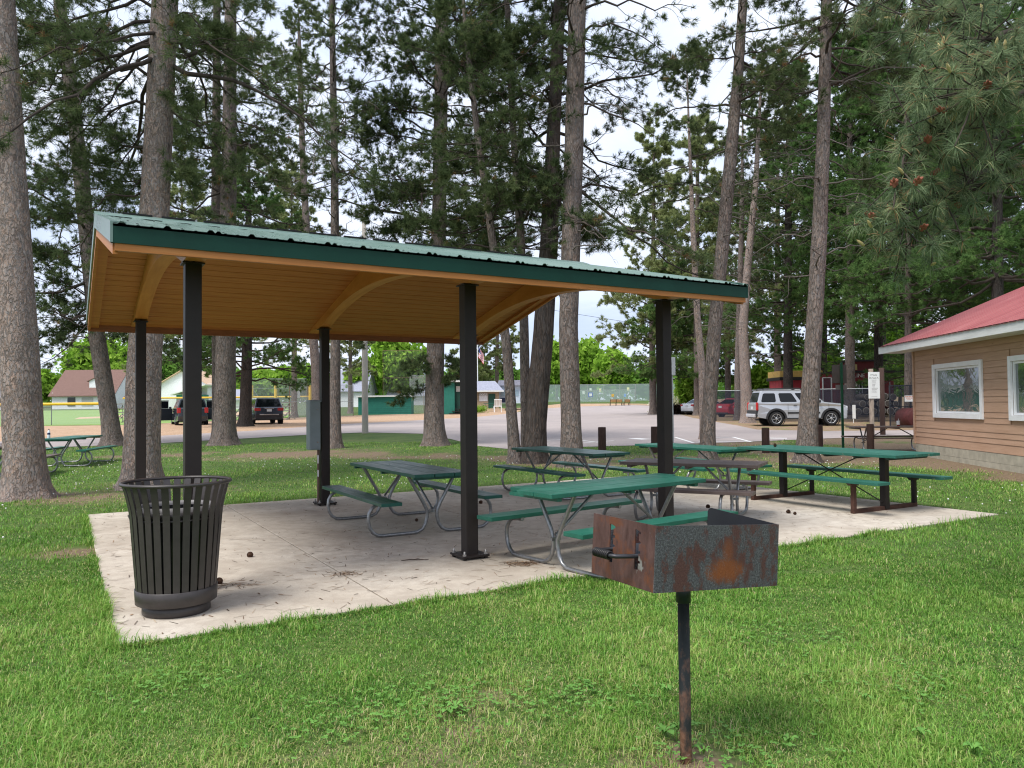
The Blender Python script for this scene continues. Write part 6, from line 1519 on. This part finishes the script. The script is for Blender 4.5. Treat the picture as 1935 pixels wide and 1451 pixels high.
NLK = 1.45
def pine(label, Y, path, z0, H, Lmax, nl, dens=(9, 3), e=(8, 12), curve=-.05, dead=None, barkm=BARK2, nm=ND, tl=.15, tn=24, sag=.05, group='red pines around the shelter', flare=1.0, az_bias=None, tint=.42, tuft_keep=1., name='pine_tree', prof=None, wmul=1., rmin=.02, extra=None, sec_len=.42, tsp=88, name_c='crown'):
    """path: (px, py, width px) up the stem as seen in the photograph, at depth Y"""
    nl = int(nl * NLK); dens = (dens[0] + 2, dens[1] + 2); tn = int(tn * 1.3); wmul *= 1.45
    base = at(path[0][0], path[0][1], Y); zb = zf(Y); root = thing(name, label, 'pine tree' if 'pine' in name else 'tree', (base.x, Y, zb), 0, group)
    pts, rad = [], []
    for i, (px, py, w_) in enumerate(path):
        p = at(px, py, Y); z = p.z - zb if i else -.15
        pts.append((p.x - base.x, 0., z)); rad.append(w_ * Y / FPX / 2)
    # carry the stem on above the frame
    if H > pts[-1][2]:
        dx = (pts[-1][0] - pts[-2][0]) / max(.5, pts[-1][2] - pts[-2][2])
        zt = pts[-1][2]; x0_, r0_ = pts[-1][0], rad[-1]
        for q in (.4, .75, 1.): pts.append((x0_ + dx * .6 * (H - zt) * q, 0., zt + (H - zt) * q)); rad.append(max(rmin, r0_ * (1 - q * .92)))
    trunk_mesh(pts, rad, barkm, root, flare=flare, seg=28 if Y < 32 else 14)
    zs = [p[2] for p in pts]; xs_p = [p[0] for p in pts]
    big, sites, dirs = [], [], []
    if nl:
        z = np.sort(RNG.uniform(z0, H * .985, nl)); tq = (z - z0) / (H - z0)
        az = (np.arange(nl) * 2.399 + RNG.normal(0, .35, nl)) % (2 * np.pi)
        if az_bias is not None: az = np.where(RNG.uniform(0, 1, nl) < az_bias[2], RNG.normal(az_bias[0], az_bias[1], nl), az)
        Lq = Lmax * (1 - .80 * tq ** 1.25) * RNG.uniform(.65, 1.15, nl) if prof is None else Lmax * prof(tq) * RNG.uniform(.7, 1.12, nl)
        e0 = np.deg2rad(e[0] + 30 * tq + RNG.normal(0, e[1], nl)); cv = np.full(nl, curve) + RNG.normal(0, .10, nl)
        org = np.stack([np.interp(z, zs, xs_p), 0 * z, z], -1)
        tb, s_, d_ = branch_system(org, az, Lq, e0, cv, dens[0], dens[1], sag=sag, sec_len=sec_len); big += tb; sites.append(s_); dirs.append(d_)
    if extra is not None:
        for (px0, py0, px1, py1, rr) in extra:      # limbs seen in the photograph: from the stem to a far end
            A = at(px0, py0, Y) - root.location; Bq = at(px1, py1, Y) - root.location
            d = Bq - A; az = np.array([math.atan2(random.uniform(-.35, .1) * abs(d.x), d.x)]); Lh = np.array([abs(d.x) / max(.3, abs(math.cos(az[0])))])
            tb, s_, d_ = branch_system(np.array([[A.x, 0, A.z]]), az, Lh, np.array([math.atan2(d.z * .8, Lh[0])]), np.array([d.z * .2 / Lh[0]]), int(rr[0]) + 3, int(rr[1]) + 2, wig=.11, s0=.15, sag=rr[2])
            big += tb
            if rr[3]: sites.append(s_); dirs.append(d_)
    dl = []
    if dead:
        za, zc, nd, ld = dead; z = RNG.uniform(za, zc, nd); az = RNG.uniform(0, 2 * np.pi, nd); org = np.stack([np.interp(z, zs, xs_p), 0 * z, z], -1)
        tb, _, _ = branch_system(org, az, ld * RNG.uniform(.35, 1.1, nd), np.deg2rad(RNG.normal(5, 14, nd)), RNG.normal(-.22, .15, nd), 6, 2, wig=.09, sag=.35, flat=.45)
        dl = [(P, Rr * .8, k) for P, Rr, k in tb]
    if big: V, F = join_tubes(big); np_mesh('branches', V, F, TWIG, root, smooth=True)
    if dl: V, F = join_tubes(dl); np_mesh('dead_branches', V, F, TWIGD, root, smooth=True)
    if sites:
        C, D = np.concatenate(sites), np.concatenate(dirs); k = RNG.uniform(0, 1, len(C)) < tuft_keep; C, D = C[k], D[k]
        D = norm(norm(D) + np.array([0, 0, .25])); wn = np.clip(.00042 * Y, .006, .05) * wmul
        ti = np.clip(RNG.normal(tint, .16, len(C)) + .12 * np.array([mnoise.noise((c[0] * .8, c[1] * .8, c[2] * .8)) for c in C]), 0, .93)
        ti = np.where(RNG.uniform(0, 1, len(C)) < .012, 1, ti)
        V, F, T = place_tufts(C, D, RNG.uniform(.75, 1.25, len(C)), templ((tn, tl, round(wn, 4), tsp), tn, tl, wn, tsp, stem=.09 * tl / .15), ti)
        np_mesh('crown', V, F, nm, root, tint=T)
    return root

# ---- the tall red pines, from the photograph left to right
pine('thick red pine at the left edge with a smooth pinkish grey trunk', 13.5, [(50, 938, 74), (46, 860, 70), (36, 640, 64), (23, 400, 56), (2, 0, 47)], 10.5, 15, 3.2, 12, barkm=BARK1, dens=(7, 3))
pine('large red pine with drooping limbs whose trunk rises behind the left end of the shelter', 15.1, [(266, 914, 66), (268, 850, 64), (272, 700, 61), (292, 400, 52), (312, 0, 47)], 8.2, 15, 4.2, 22, e=(-14, 12), barkm=BARK1, dens=(10, 4), sag=.25, curve=-.25, tl=.16,
     extra=[(288, 40, 20, 228, (12, 5, .2, 1)), (284, 232, 165, 395, (12, 5, .3, 1)), (300, 60, 120, 230, (11, 5, .3, 1)), (272, 360, 150, 425, (9, 4, .2, 1)), (318, 120, 372, 300, (10, 4, .5, 1)), (318, 30, 460, 140, (12, 5, .3, 1)), (314, 200, 440, 330, (9, 4, .4, 1)), (290, 150, 60, 120, (11, 5, .3, 1)), (290, 100, 90, 320, (9, 4, .3, 1)), (284, 200, 70, 250, (11, 6, .3, 1)), (280, 280, 110, 330, (11, 6, .3, 1)), (300, 20, 60, 40, (12, 6, .3, 1)), (320, 80, 430, 60, (11, 6, .3, 1)), (312, 260, 400, 390, (10, 6, .3, 1)), (276, 330, 210, 400, (10, 6, .2, 1))])
pine('leaning grey pine left of the shelter with dark low boughs', 28.7, [(215, 838, 35), (206, 780, 31), (184, 640, 29), (152, 318, 27), (132, 150, 24), (112, 0, 21)], 4.2, 20, 4.6, 46, e=(-8, 14), dens=(11, 5), sag=.12, dead=(3.5, 10, 14, 2.6), tn=22, tint=.33,
     extra=[(175, 560, 40, 500, (11, 5, .1, 1)), (178, 600, 75, 600, (12, 5, .2, 1)), (172, 520, 60, 430, (12, 5, .1, 1)), (182, 640, 100, 640, (11, 5, .2, 1)), (182, 620, 250, 650, (8, 4, .2, 1)), (178, 590, 110, 560, (12, 6, .2, 1)), (180, 610, 120, 640, (12, 6, .2, 1)), (176, 560, 100, 520, (12, 6, .2, 1)), (174, 480, 90, 450, (12, 6, .2, 1)), (170, 430, 60, 380, (12, 6, .2, 1)), (178, 600, 60, 660, (12, 6, .2, 1)), (168, 440, 240, 420, (11, 6, .2, 1)), (160, 380, 60, 300, (12, 6, .2, 1))])
pine('straight grey pine seen between the first two front posts, with a doubled stem', 28.5, [(424, 836, 43), (425, 780, 39), (427, 640, 36), (433, 300, 27), (436, 0, 21)], 7.0, 20, 4.3, 34, e=(-10, 14), dens=(10, 4), sag=.2, dead=(6, 13, 16, 2.8))
pine('slimmer dark pine just behind the straight grey pine', 30.5, [(412, 828, 22), (411, 700, 20), (408, 400, 17), (410, 0, 13)], 7.5, 20, 3.4, 24, e=(-10, 14), dens=(9, 4), sag=.2)
pine('thin bare pine behind the electrical cabinet', 45, [(600, 806, 20), (597, 700, 18), (586, 560, 15), (572, 300, 12), (566, 100, 9)], 10, 25, 3.4, 24, e=(2, 14), dens=(8, 3), dead=(7, 18, 42, 3.0), tuft_keep=.6)
pine('slender grey pine right of the rear middle post with many dead twigs', 26.3, [(634, 846, 24), (633, 780, 21), (634, 640, 18), (632, 300, 14), (627, 0, 10)], 9.6, 18, 2.7, 26, e=(0, 14), dens=(8, 4), dead=(5.5, 13, 46, 2.4), tuft_keep=.75, tint=.5)
pine('stout pine with spreading root flare behind the green dugout view and dense dark boughs', 27.2, [(822, 842, 42), (820, 790, 38), (822, 700, 34), (830, 400, 27), (836, 0, 24)], 6.2, 19, 5.2, 60, e=(-6, 12), dens=(12, 5), sag=.1, tint=.30, tn=26,
     extra=[(818, 725, 745, 745, (9, 5, .1, 1)), (826, 690, 770, 680, (10, 5, .1, 1)), (826, 700, 880, 690, (10, 5, .1, 1)), (822, 720, 870, 715, (9, 4, .1, 1)), (826, 440, 690, 420, (14, 6, .1, 1)), (828, 380, 700, 330, (14, 6, .1, 1)), (828, 400, 960, 370, (14, 6, .1, 1)), (830, 300, 700, 240, (14, 6, .05, 1)), (832, 330, 980, 290, (14, 6, .1, 1)), (826, 460, 930, 440, (14, 6, .1, 1)), (826, 420, 740, 440, (15, 7, .1, 1)), (828, 350, 760, 380, (15, 7, .1, 1)), (826, 430, 900, 400, (15, 7, .1, 1)), (826, 400, 870, 450, (15, 7, .1, 1)), (830, 280, 900, 320, (15, 7, .1, 1)), (826, 470, 780, 480, (14, 6, .1, 1)), (826, 440, 1000, 460, (15, 7, .1, 1))])
pine('thin leaning pine, leftmost of the clustered trunks at the back of the slab', 19.9, [(974, 868, 24), (968, 800, 21), (957, 650, 18), (930, 450, 15), (902, 250, 12), (880, 60, 9)], 5.6, 14, 2.4, 20, e=(0, 14), dens=(9, 4), sag=.1)
pine('slim upright pine squeezed between the leaning pine and the thick dark trunk', 20.8, [(996, 866, 22), (993, 760, 19), (990, 600, 17), (984, 450, 15), (970, 250, 13), (958, 0, 10)], 5.5, 15, 2.8, 26, e=(-5, 14), dens=(10, 5), sag=.1, tint=.34)
pine('thick dark furrowed pine trunk of the cluster behind the slab', 20.0, [(1008, 872, 46), (1012, 800, 42), (1026, 640, 39), (1038, 450, 34), (1046, 250, 26), (1058, 0, 22)], 6.6, 16, 4.2, 30, e=(-8, 14), barkm=bark('furrowed_bark', (.085, .068, .058), (.115, .085, .070), (.022, .017, .015), (.85, .85, .13)), dens=(11, 5), sag=.12, tint=.32,
     extra=[(1040, 330, 1000, 330, (10, 5, .1, 1)), (1044, 390, 1120, 430, (10, 5, .2, 1))])
pine('straight pine with pinkish scaly bark, rightmost of the trunk cluster behind the slab', 18.6, [(1081, 882, 44), (1079, 800, 38), (1074, 620, 36), (1084, 300, 36), (1091, 0, 33)], 10.6, 16, 3.2, 12, e=(2, 12), dens=(7, 2), sag=.15, dead=(5, 9.5, 12, 2.2), az_bias=(math.pi, .9, .6),
     extra=[(1100, 195, 1255, 290, (1, 0, .3, 1)), (1100, 160, 1230, 225, (9, 4, .4, 0)), (1100, 62, 1270, 150, (4, 1, .4, 1)), (1098, 305, 1210, 400, (3, 1, .4, 1)), (1096, 330, 1180, 380, (3, 0, .4, 0)), (1098, 20, 1300, 50, (5, 2, .3, 1)), (1090, 60, 960, 140, (11, 5, .2, 1)), (1082, 350, 1000, 380, (12, 5, .1, 1)), (1080, 380, 1140, 460, (11, 5, .2, 1))])
pine('forked grey pine right of the front right post, its trunk leaning to the right', 20.2, [(1337, 868, 30), (1338, 800, 27), (1352, 600, 25), (1376, 350, 24), (1394, 150, 20), (1404, 0, 17)], 9.0, 16, 2.6, 14, e=(-2, 16), dens=(7, 2), sag=.2, dead=(4, 11, 26, 2.4), tuft_keep=.8,
     extra=[(1378, 300, 1430, 420, (5, 2, .3, 1)), (1384, 220, 1320, 220, (4, 1, .2, 1)), (1390, 160, 1470, 150, (5, 2, .2, 1))])
pine('thin reddish pine stem directly behind the forked grey pine', 29.0, [(1331, 812, 17), (1327, 700, 14), (1318, 600, 12), (1310, 450, 10)], 8.5, 15, 2.2, 14, e=(0, 16), dens=(8, 3), dead=(3, 8, 14, 1.8), barkm=BARK1)
pine('leaning pine with roots at the tail of the silver wagon', 44, [(1413, 797, 26), (1410, 740, 21), (1404, 620, 17), (1413, 500, 14), (1428, 350, 11)], 10.5, 22, 3.4, 24, e=(0, 16), dens=(9, 4), dead=(4, 12, 26, 2.6), barkm=BARK1, tuft_keep=.8)
pine('grey pine stem just left of the leaning pine near the red sedan', 50, [(1394, 784, 13), (1394, 700, 12), (1398, 560, 11), (1402, 400, 9)], 9, 22, 3.0, 20, e=(0, 16), dens=(8, 4), dead=(5, 10, 16, 2.0))
pine('straight grey pine standing in front of the silver wagon', 19.2, [(1524, 872, 40), (1527, 800, 36), (1535, 680, 31), (1548, 450, 28), (1556, 250, 24), (1562, 0, 20)], 9.0, 16, 3.4, 22, e=(-6, 16), dens=(10, 4), sag=.2, dead=(4.5, 11, 34, 2.3),
     extra=[(1562, 95, 1720, 170, (10, 4, .3, 1)), (1560, 110, 1660, 240, (9, 4, .3, 1)), (1556, 300, 1650, 360, (7, 3, .3, 1)), (1556, 60, 1440, 100, (10, 4, .2, 1)), (1552, 200, 1460, 260, (8, 4, .3, 1)), (1560, 20, 1690, 60, (11, 5, .2, 1))])
# ---- pines farther off
for lb, Y, path, z0, H, Lm, nl, kw in [
    ('olive pine standing alone right of the sky gap, far beyond the lot', 72, [(1234, 765, 14), (1232, 600, 11), (1235, 420, 7)], 4, 27, 5.6, 58, dict(dens=(9, 5))),
    ('tall olive pine behind the forked grey pine', 66, [(1318, 770, 14), (1316, 600, 11), (1318, 330, 7)], 6, 26, 5.0, 50, dict(dens=(9, 5))),
    ('olive pine with a dead brown bough between the red sedan and the leaning pine', 78, [(1376, 765, 12), (1374, 600, 10), (1372, 400, 6)], 5, 28, 5.0, 46, dict(dens=(9, 5))),
    ('tall olive pine behind the silver wagon front', 70, [(1470, 765, 14), (1468, 600, 11), (1470, 350, 7)], 7, 27, 5.2, 46, dict(dens=(9, 5))),
    ('olive pine left of the slender dead twigged pine', 75, [(556, 775, 12), (556, 600, 9), (552, 450, 6)], 7, 25, 4.8, 46, dict(dens=(9, 4))),
    ('olive pine behind the straight grey pine at the left', 62, [(352, 782, 13), (350, 600, 10), (345, 450, 7)], 5, 22, 4.6, 42, dict(dens=(9, 4))),
    ('small grey green pine far beyond the utility pole', 96, [(662, 770, 10), (662, 680, 7), (662, 560, 4)], 5, 15, 3.6, 34, dict(dens=(8, 4))),
    ('grey pine behind the flagpole', 125, [(938, 762, 9), (940, 620, 6), (942, 520, 4)], 3, 24, 5.0, 46, dict(dens=(8, 5))),
    ('dark far pine left of the concession building roof', 118, [(880, 765, 9), (880, 650, 6), (880, 560, 4)], 4, 17, 4.6, 38, dict(dens=(8, 5))),
    ('far olive pine at the right of the court fence', 112, [(1296, 765, 9), (1296, 650, 7), (1297, 540, 5)], 3, 24, 5.6, 48, dict(dens=(9, 5)))]:
    pine(lb, Y, path, z0, H, Lm, nl, nm=NM, tn=15, tl=.28, wmul=1.3, group='farther pines beyond the lot', e=(0, 12), sag=.05, **kw)
# ---- white pines: broad layered boughs
def wp(lb, Y, path, z0, H, Lm, nl, **kw):
    k = dict(nm=NW, barkm=BARK3, tn=19, tl=.19, e=(-2, 9), curve=.02, sag=-.02, dens=(12, 7), group='soft needled white pines', wmul=1.15, tsp=80, sec_len=.40); k.update(kw)
    return pine(lb, Y, path, z0, H, Lm, nl, **k)
wp('dark evergreen with spreading boughs above the navy crossover', 47, [(463, 800, 24), (466, 700, 20), (468, 560, 15), (470, 400, 11)], 2.9, 17, 5.6, 56)
wp('white pine with a dark straight trunk rising behind the silver wagon roof', 56, [(1490, 790, 20), (1489, 700, 17), (1489, 560, 15), (1490, 300, 11)], 4.4, 26, 6.2, 64)
wp('white pine with a grey trunk between the brown sign back and the rules sign', 50, [(1606, 792, 21), (1606, 700, 18), (1606, 560, 15), (1606, 300, 11)], 7.2, 26, 6.4, 66, barkm=BARK2)
wp('white pine with a pale trunk at the corner of the park building', 41, [(1716, 795, 15), (1716, 700, 13), (1716, 560, 11), (1714, 300, 9)], 5.2, 24, 6.0, 58, barkm=BARK2)
wp('white pine with a dark trunk above the red roof', 34, [(1886, 800, 26), (1885, 560, 20), (1884, 300, 16), (1880, 0, 12)], 6.4, 22, 6.6, 66)
wp('white pine at the right edge behind the park building', 38, [(2010, 800, 24), (2008, 560, 20), (2006, 300, 16)], 5.5, 23, 6.8, 56)
wp('shadowy white pine between the yard fence and the red roof', 62, [(1800, 790, 18), (1800, 600, 14), (1798, 350, 10)], 4, 28, 7.0, 64)
wp('white pine with pale sprays behind the railway wagon', 74, [(1556, 780, 16), (1556, 600, 12), (1556, 350, 8)], 3.0, 29, 6.5, 56)
wp('white pine filling the gap above the park building roof ridge', 46, [(1820, 800, 20), (1820, 560, 16), (1820, 300, 12)], 4.0, 26, 7.0, 72)
wp('white pine filling the gap left of the park building eave', 54, [(1660, 795, 18), (1660, 560, 14), (1658, 300, 10)], 9.0, 28, 6.6, 70)
wp('white pine at the far right behind the red roof', 52, [(1950, 800, 20), (1950, 560, 15), (1948, 300, 11)], 4.0, 28, 7.4, 74)
wp('far white pine behind the railway caboose', 80, [(1668, 780, 15), (1668, 600, 11), (1668, 350, 8)], 2.5, 30, 7.0, 58)
wp('pale green white pine beside the grey roadside sign', 68, [(1262, 780, 14), (1262, 650, 11), (1262, 500, 8)], 3.2, 13, 4.6, 36, tint=.6, barkm=BARK2)
wp('pale green pine bough tree behind the red and white sedans', 84, [(1350, 775, 12), (1350, 650, 9), (1350, 520, 6)], 2.5, 15, 5.0, 40, tint=.6)

# ---- leafy trees
def leafy(lb, px, pyb, Y, hpx_top, wpx, n, mat=LEAF, size=None, low=.18, group='leafy trees beyond the field', name='leafy_tree', tint=.5):
    p = at(px, pyb, Y); zb = zf(Y); o = thing(name, lb, 'tree' if 'tree' in name else 'shrub', (p.x, Y, zb), 0, group); H = at(px, hpx_top, Y).z - zb; Wd = wpx * Y / FPX / 2
    tr = MB(); r = max(.02, .022 * H)
    tr.tube([(0, 0, -.1), (.02 * H, 0, H * .3), (0, .01 * H, H * .6)], [r, r * .7, r * .3], 8); ends = []
    for k in range(9):
        a = k * 2.4; l = Wd * random.uniform(.5, .8); z = H * random.uniform(.25, .5); tr.tube([(0, 0, z), (l * .5 * math.cos(a), l * .5 * math.sin(a), z + H * .12), (l * math.cos(a), l * math.sin(a), z + H * .26)], [r * .4, r * .25, r * .08], 5)
    tr.build('trunk', M('grey_bark', (.16, .14, .12), .9), o)
    nc = max(12, n // 55); c = RNG.normal(0, 1, (nc, 3)); c = norm(c) * (RNG.uniform(.25, 1, (nc, 1)) ** .5); zc = (low + (1 - low) * .5) * H
    c = c * np.array([Wd * .88, Wd * .88, (1 - low) * H * .46]) + np.array([0, 0, zc])
    wq = 1 - .35 * np.clip((c[:, 2] - zc) / (H * .5), 0, 1); c[:, :2] *= wq[:, None]
    idx = RNG.integers(0, nc, n); rc_ = .26 * min(Wd, H * .5) * RNG.uniform(.6, 1.3, nc)
    q = c[idx] + RNG.normal(0, 1, (n, 3)) * rc_[idx][:, None] * .55
    sz = (size or .0035 * Y) * RNG.uniform(.6, 1.3, n); u = norm(RNG.normal(0, 1, (n, 3))); v = norm(np.cross(u, RNG.normal(0, 1, (n, 3))))
    V = np.stack([q - u * sz[:, None], q + v * sz[:, None] * .55, q + u * sz[:, None], q - v * sz[:, None] * .55], 1).reshape(-1, 3)
    ti = np.clip(tint + .22 * RNG.normal(0, 1, nc)[idx] + RNG.normal(0, .08, n), 0, 1)
    np_mesh('crown', V, np.arange(4 * n).reshape(-1, 4), mat, o, tint=np.repeat(ti, 4)); return o
for a in [('bright spring green maple behind the backstop', 745, 775, 135, 625, 130, 9000), ('bright green bush tree left of the utility pole base', 672, 775, 128, 695, 52, 3500), ('bright green maple left of the pinkish pine trunk', 1052, 764, 165, 640, 60, 4000),
          ('tall bright green tree just right of the pinkish pine trunk', 1110, 764, 172, 642, 90, 6000), ('round yellow green tree behind the court fence', 1160, 764, 158, 662, 78, 6500), ('small bright tree by the flagpole', 912, 768, 130, 682, 34, 2500),
          ('green tree over the bungalow roof', 190, 782, 150, 640, 150, 7000), ('bright leafy tree left of the bungalow', 78, 785, 140, 700, 60, 4500), ('leafy tree behind the leaning grey pine at the left', 245, 780, 146, 655, 90, 5000),
          ('pale green young tree beside the white sedan', 1300, 780, 80, 690, 46, 3800), ('leafy green tree behind the evergreen at the ball field', 560, 775, 150, 690, 120, 5500), ('bright green tree behind the yellow posts', 500, 778, 155, 700, 100, 4500),
          ('light green thicket tree under the white pines behind the silver wagon', 1440, 775, 82, 690, 90, 5000), ('light green thicket tree behind the railway wagon', 1545, 775, 86, 650, 120, 5500), ('light green thicket tree behind the caboose', 1700, 775, 88, 600, 150, 6500)]:
    leafy(*a)
for a in [('mid green tree at the far left edge', -20, 790, 135, 640, 110, 5000), ('mid green tree behind the court fence right end', 1225, 764, 170, 690, 90, 5000), ('mid green tree beyond the concession building', 960, 766, 180, 700, 100, 4500), ('mid green tree beyond the white gabled house', 330, 778, 150, 680, 90, 4500), ('mid green tree between the garages', 700, 770, 165, 700, 110, 4500)]:
    leafy(*a, mat=LEAFD)
far = []
def treeline():
    n = 60000; X = RNG.uniform(-330, 420, n); Yq = RNG.uniform(225, 270, n); hmax = 9 + 5 * np.array([mnoise.noise((x * .05, 1, 2)) + .6 * mnoise.noise((x * .17, 4, 2)) for x in X])
    Z = RNG.uniform(0, 1, n) ** .8 * hmax; sz = .9 * RNG.uniform(.5, 1.3, n); u = norm(RNG.normal(0, 1, (n, 3))); v = norm(np.cross(u, RNG.normal(0, 1, (n, 3))))
    q = np.stack([X, Yq, Z + 2.6], -1); V = np.stack([q - u * sz[:, None], q + v * sz[:, None] * .6, q + u * sz[:, None], q - v * sz[:, None] * .6], 1).reshape(-1, 3)
    ti = np.clip(.4 + .5 * np.array([mnoise.noise((x * .12, z * .2, 5)) for x, z in zip(X, Z)]), 0, 1)
    o = np_mesh('far_woodland', V, np.arange(4 * n).reshape(-1, 4), LEAFD, tint=np.repeat(ti, 4)); tag(o, 'distant band of woodland behind the houses and courts', 'woodland', kind='stuff')
treeline()
def twiggy(o, n, w_, h, mat, sz):
    q = RNG.normal(0, 1, (n, 3)) * np.array([w_ * .3, w_ * .25, h * .22]) + np.array([0, 0, h * .4]); q[:, 2] = np.clip(q[:, 2], .03, None)
    u = norm(RNG.normal(0, 1, (n, 3))); v = norm(np.cross(u, RNG.normal(0, 1, (n, 3)))); s = sz * RNG.uniform(.6, 1.3, n)[:, None]
    V = np.stack([q - u * s, q + v * s * .4, q + u * s, q - v * s * .4], 1).reshape(-1, 3); np_mesh('foliage', V, np.arange(4 * n).reshape(-1, 4), mat, o, tint=np.repeat(RNG.uniform(0, 1, n), 4))
twiggy(sh_, 900, 1.6, 1.0, LEAF, .12)
twiggy(st, 1400, 1.2, 1.0, needle_mat('brush_dark', [(0, (.012, .009, .008)), (1, (.055, .035, .028))], .1), .16)
bl = thing('blossom_shrub', 'pale blossoming shrub behind the white sedan tail', 'shrub', (kx(1298, 84), 84, zf(84))); twiggy(bl, 2600, 4.5, 2.6, needle_mat('blossom', [(0, (.30, .36, .12)), (.5, (.5, .5, .3)), (1, (.72, .68, .56))]), .14)

# ---- near pine whose long boughs hang into the picture at the upper right
nr = thing('pine_tree', 'near pine with long needled boughs and pollen cones hanging in at the upper right', 'pine tree', (5.75, 5.6, zf(5.6)), 0, 'red pines around the shelter')
trunk_mesh([(0, 0, -.15), (.02, 0, 2), (-.03, .02, 5), (0, 0, 10)], [.20, .18, .15, .04], BARK1, nr)
LOC = nr.location
def near_bough(targets, z_or, rad, nsec_pts):
    pass
tubes_, sitesN, dirsN = [], [], []
limbs = [[(0, 0, 3.9), None, (1905, 195, 5.5), (1800, 250, 5.25), (1700, 330, 5.0)], [(0, 0, 3.4), None, (1900, 330, 5.6), (1790, 390, 5.35), (1705, 430, 5.2)], [(0, 0, 4.6), None, (1930, 60, 5.8), (1850, 110, 5.6), (1760, 190, 5.4)],
         [(0, 0, 4.4), None, (1945, 110, 5.1), (1890, 150, 4.9), (1840, 180, 4.8)], [(0, 0, 4.9), None, (1925, -10, 6.4), (1830, 20, 6.6), (1700, 60, 7.0)], [(0, 0, 5.3), None, (1900, -60, 7), (1780, -30, 7.5), (1640, 20, 8.0)]]
twN = []
for L_ in limbs:
    pts = [Vector(L_[0])] + [at(px, py, Y) - LOC for px, py, Y in L_[2:]]
    fine = []
    for i in range(len(pts) - 1):
        for q in (0, .25, .5, .75): fine.append(pts[i].lerp(pts[i + 1], q) + (Vector((0, 0, (.30 if i == 0 else .06) * math.sin(math.pi * q))) + Vector((random.uniform(-.05, .05), random.uniform(-.07, .07), random.uniform(-.06, .06))) if q or i else Vector()))
    fine.append(pts[-1]); n = len(fine); P = np.array([[tuple(p) for p in fine]]); tubes_.append((P, np.linspace(.034, .007, n)[None, :], 7))
    k = 80
    q = RNG.uniform(.16, 1, (1, k)) ** .75; C, T = interp_poly(P, q); C, T = C[0], T[0]
    d = norm(T + RNG.normal(0, .75, T.shape) + np.array([0, 0, -.12])); ln = RNG.uniform(.10, .50, k)
    P2 = np.stack([C, C + d * (ln * .5)[:, None] + RNG.normal(0, .015, C.shape), C + d * ln[:, None] + np.array([0, 0, .04])], 1); tubes_.append((P2, np.full((k, 3), .006) * np.array([1, .9, .7]), 5))
    d2 = norm(d * .8 + np.array([-.1, -.35, .45]) + RNG.normal(0, .2, d.shape))
    sitesN.append(P2[:, -1]); dirsN.append(d2)
V, F = join_tubes(tubes_); np_mesh('branches', V, F, TWIG, nr, smooth=True)
C, D = np.concatenate(sitesN), np.concatenate(dirsN)
def brush(n, L, Wn):
    th = np.deg2rad(RNG.uniform(25, 125, n)); ph = RNG.uniform(0, 2 * np.pi, n); z0 = -RNG.uniform(0, .10, n)
    d = np.stack([np.sin(th) * np.cos(ph), np.sin(th) * np.sin(ph), np.cos(th)], -1); l = L * RNG.uniform(.8, 1.12, n); s = norm(np.cross(d, RNG.normal(0, 1, (n, 3)))) * Wn / 2
    B = np.stack([0 * z0, 0 * z0, z0], -1); return B, d, l, s
Vs, Ts = [], []
for c, dd_ in zip(C, D):
    n = random.randint(50, 110); B, d, l, s = brush(n,   .118 * random.uniform(.7, 1.15), .0038); X = norm(np.cross([.2, .9, .1], dd_)[None])[0]; Yx = np.cross(dd_, X); Mx = np.stack([X, Yx, dd_], -1)
    Bw, dw, sw_ = B @ Mx.T + c, d @ Mx.T, s @ Mx.T
    mid = Bw + dw * (l * .5)[:, None]; tip = Bw + dw * l[:, None] + np.array([0, 0, -1.]) * (l ** 1 * random.uniform(.1, .3))[:, None]
    Vs.append(np.stack([Bw - sw_, Bw + sw_, mid + sw_, mid - sw_, tip], 1).reshape(-1, 3)); Ts.append(np.repeat(np.clip(random.gauss(.5, .12) + RNG.normal(0, .12, n) + (RNG.uniform(0, 1, n) < .05) * .5, 0, 1), 5))
V = np.concatenate(Vs); n = len(V) // 5; k = (np.arange(n) * 5)[:, None]; F = np.concatenate([k + np.array([0, 1, 2]), k + np.array([0, 2, 3]), k + np.array([3, 2, 4])])
np_mesh('crown', V, F, NF, nr, tint=np.concatenate(Ts))
rs_ = random.Random(4); CY, CR2 = M('candle_yellow', (.50, .40, .18), .7), M('pollen_red', (.30, .105, .065), .8)
for i in rs_.sample(range(len(C)), 60):
    c, dv = Vector(C[i]), (Vector(D[i]) + Vector((0, 0, .8))).normalized(); b = MB(); g_ = 1.0
    if rs_.random() < .5:
        b.tube([c, c + dv * .03 * g_, c + dv * .055 * g_, c + dv * .07 * g_], [.008, .012, .008, .001], 7); b.build('new_shoot', CY, nr, fix=False)
    else:
        b.tube([c - dv * .01, c + dv * .045], [.012, .010], 7)
        for k in range(9):
            a = 2.4 * k; o_ = Vector((math.cos(a), math.sin(a), 0)) * .015; b.tube([c + o_ * .3 + dv * .004 * k, c + o_ * 1.4 + dv * (.004 * k + .008), c + o_ * 1.7 + dv * (.004 * k + .022)], [.005, .009, .001], 5)
        b.build('pollen_cone', CR2, nr, fix=False)
bpy.context.view_layer.update()
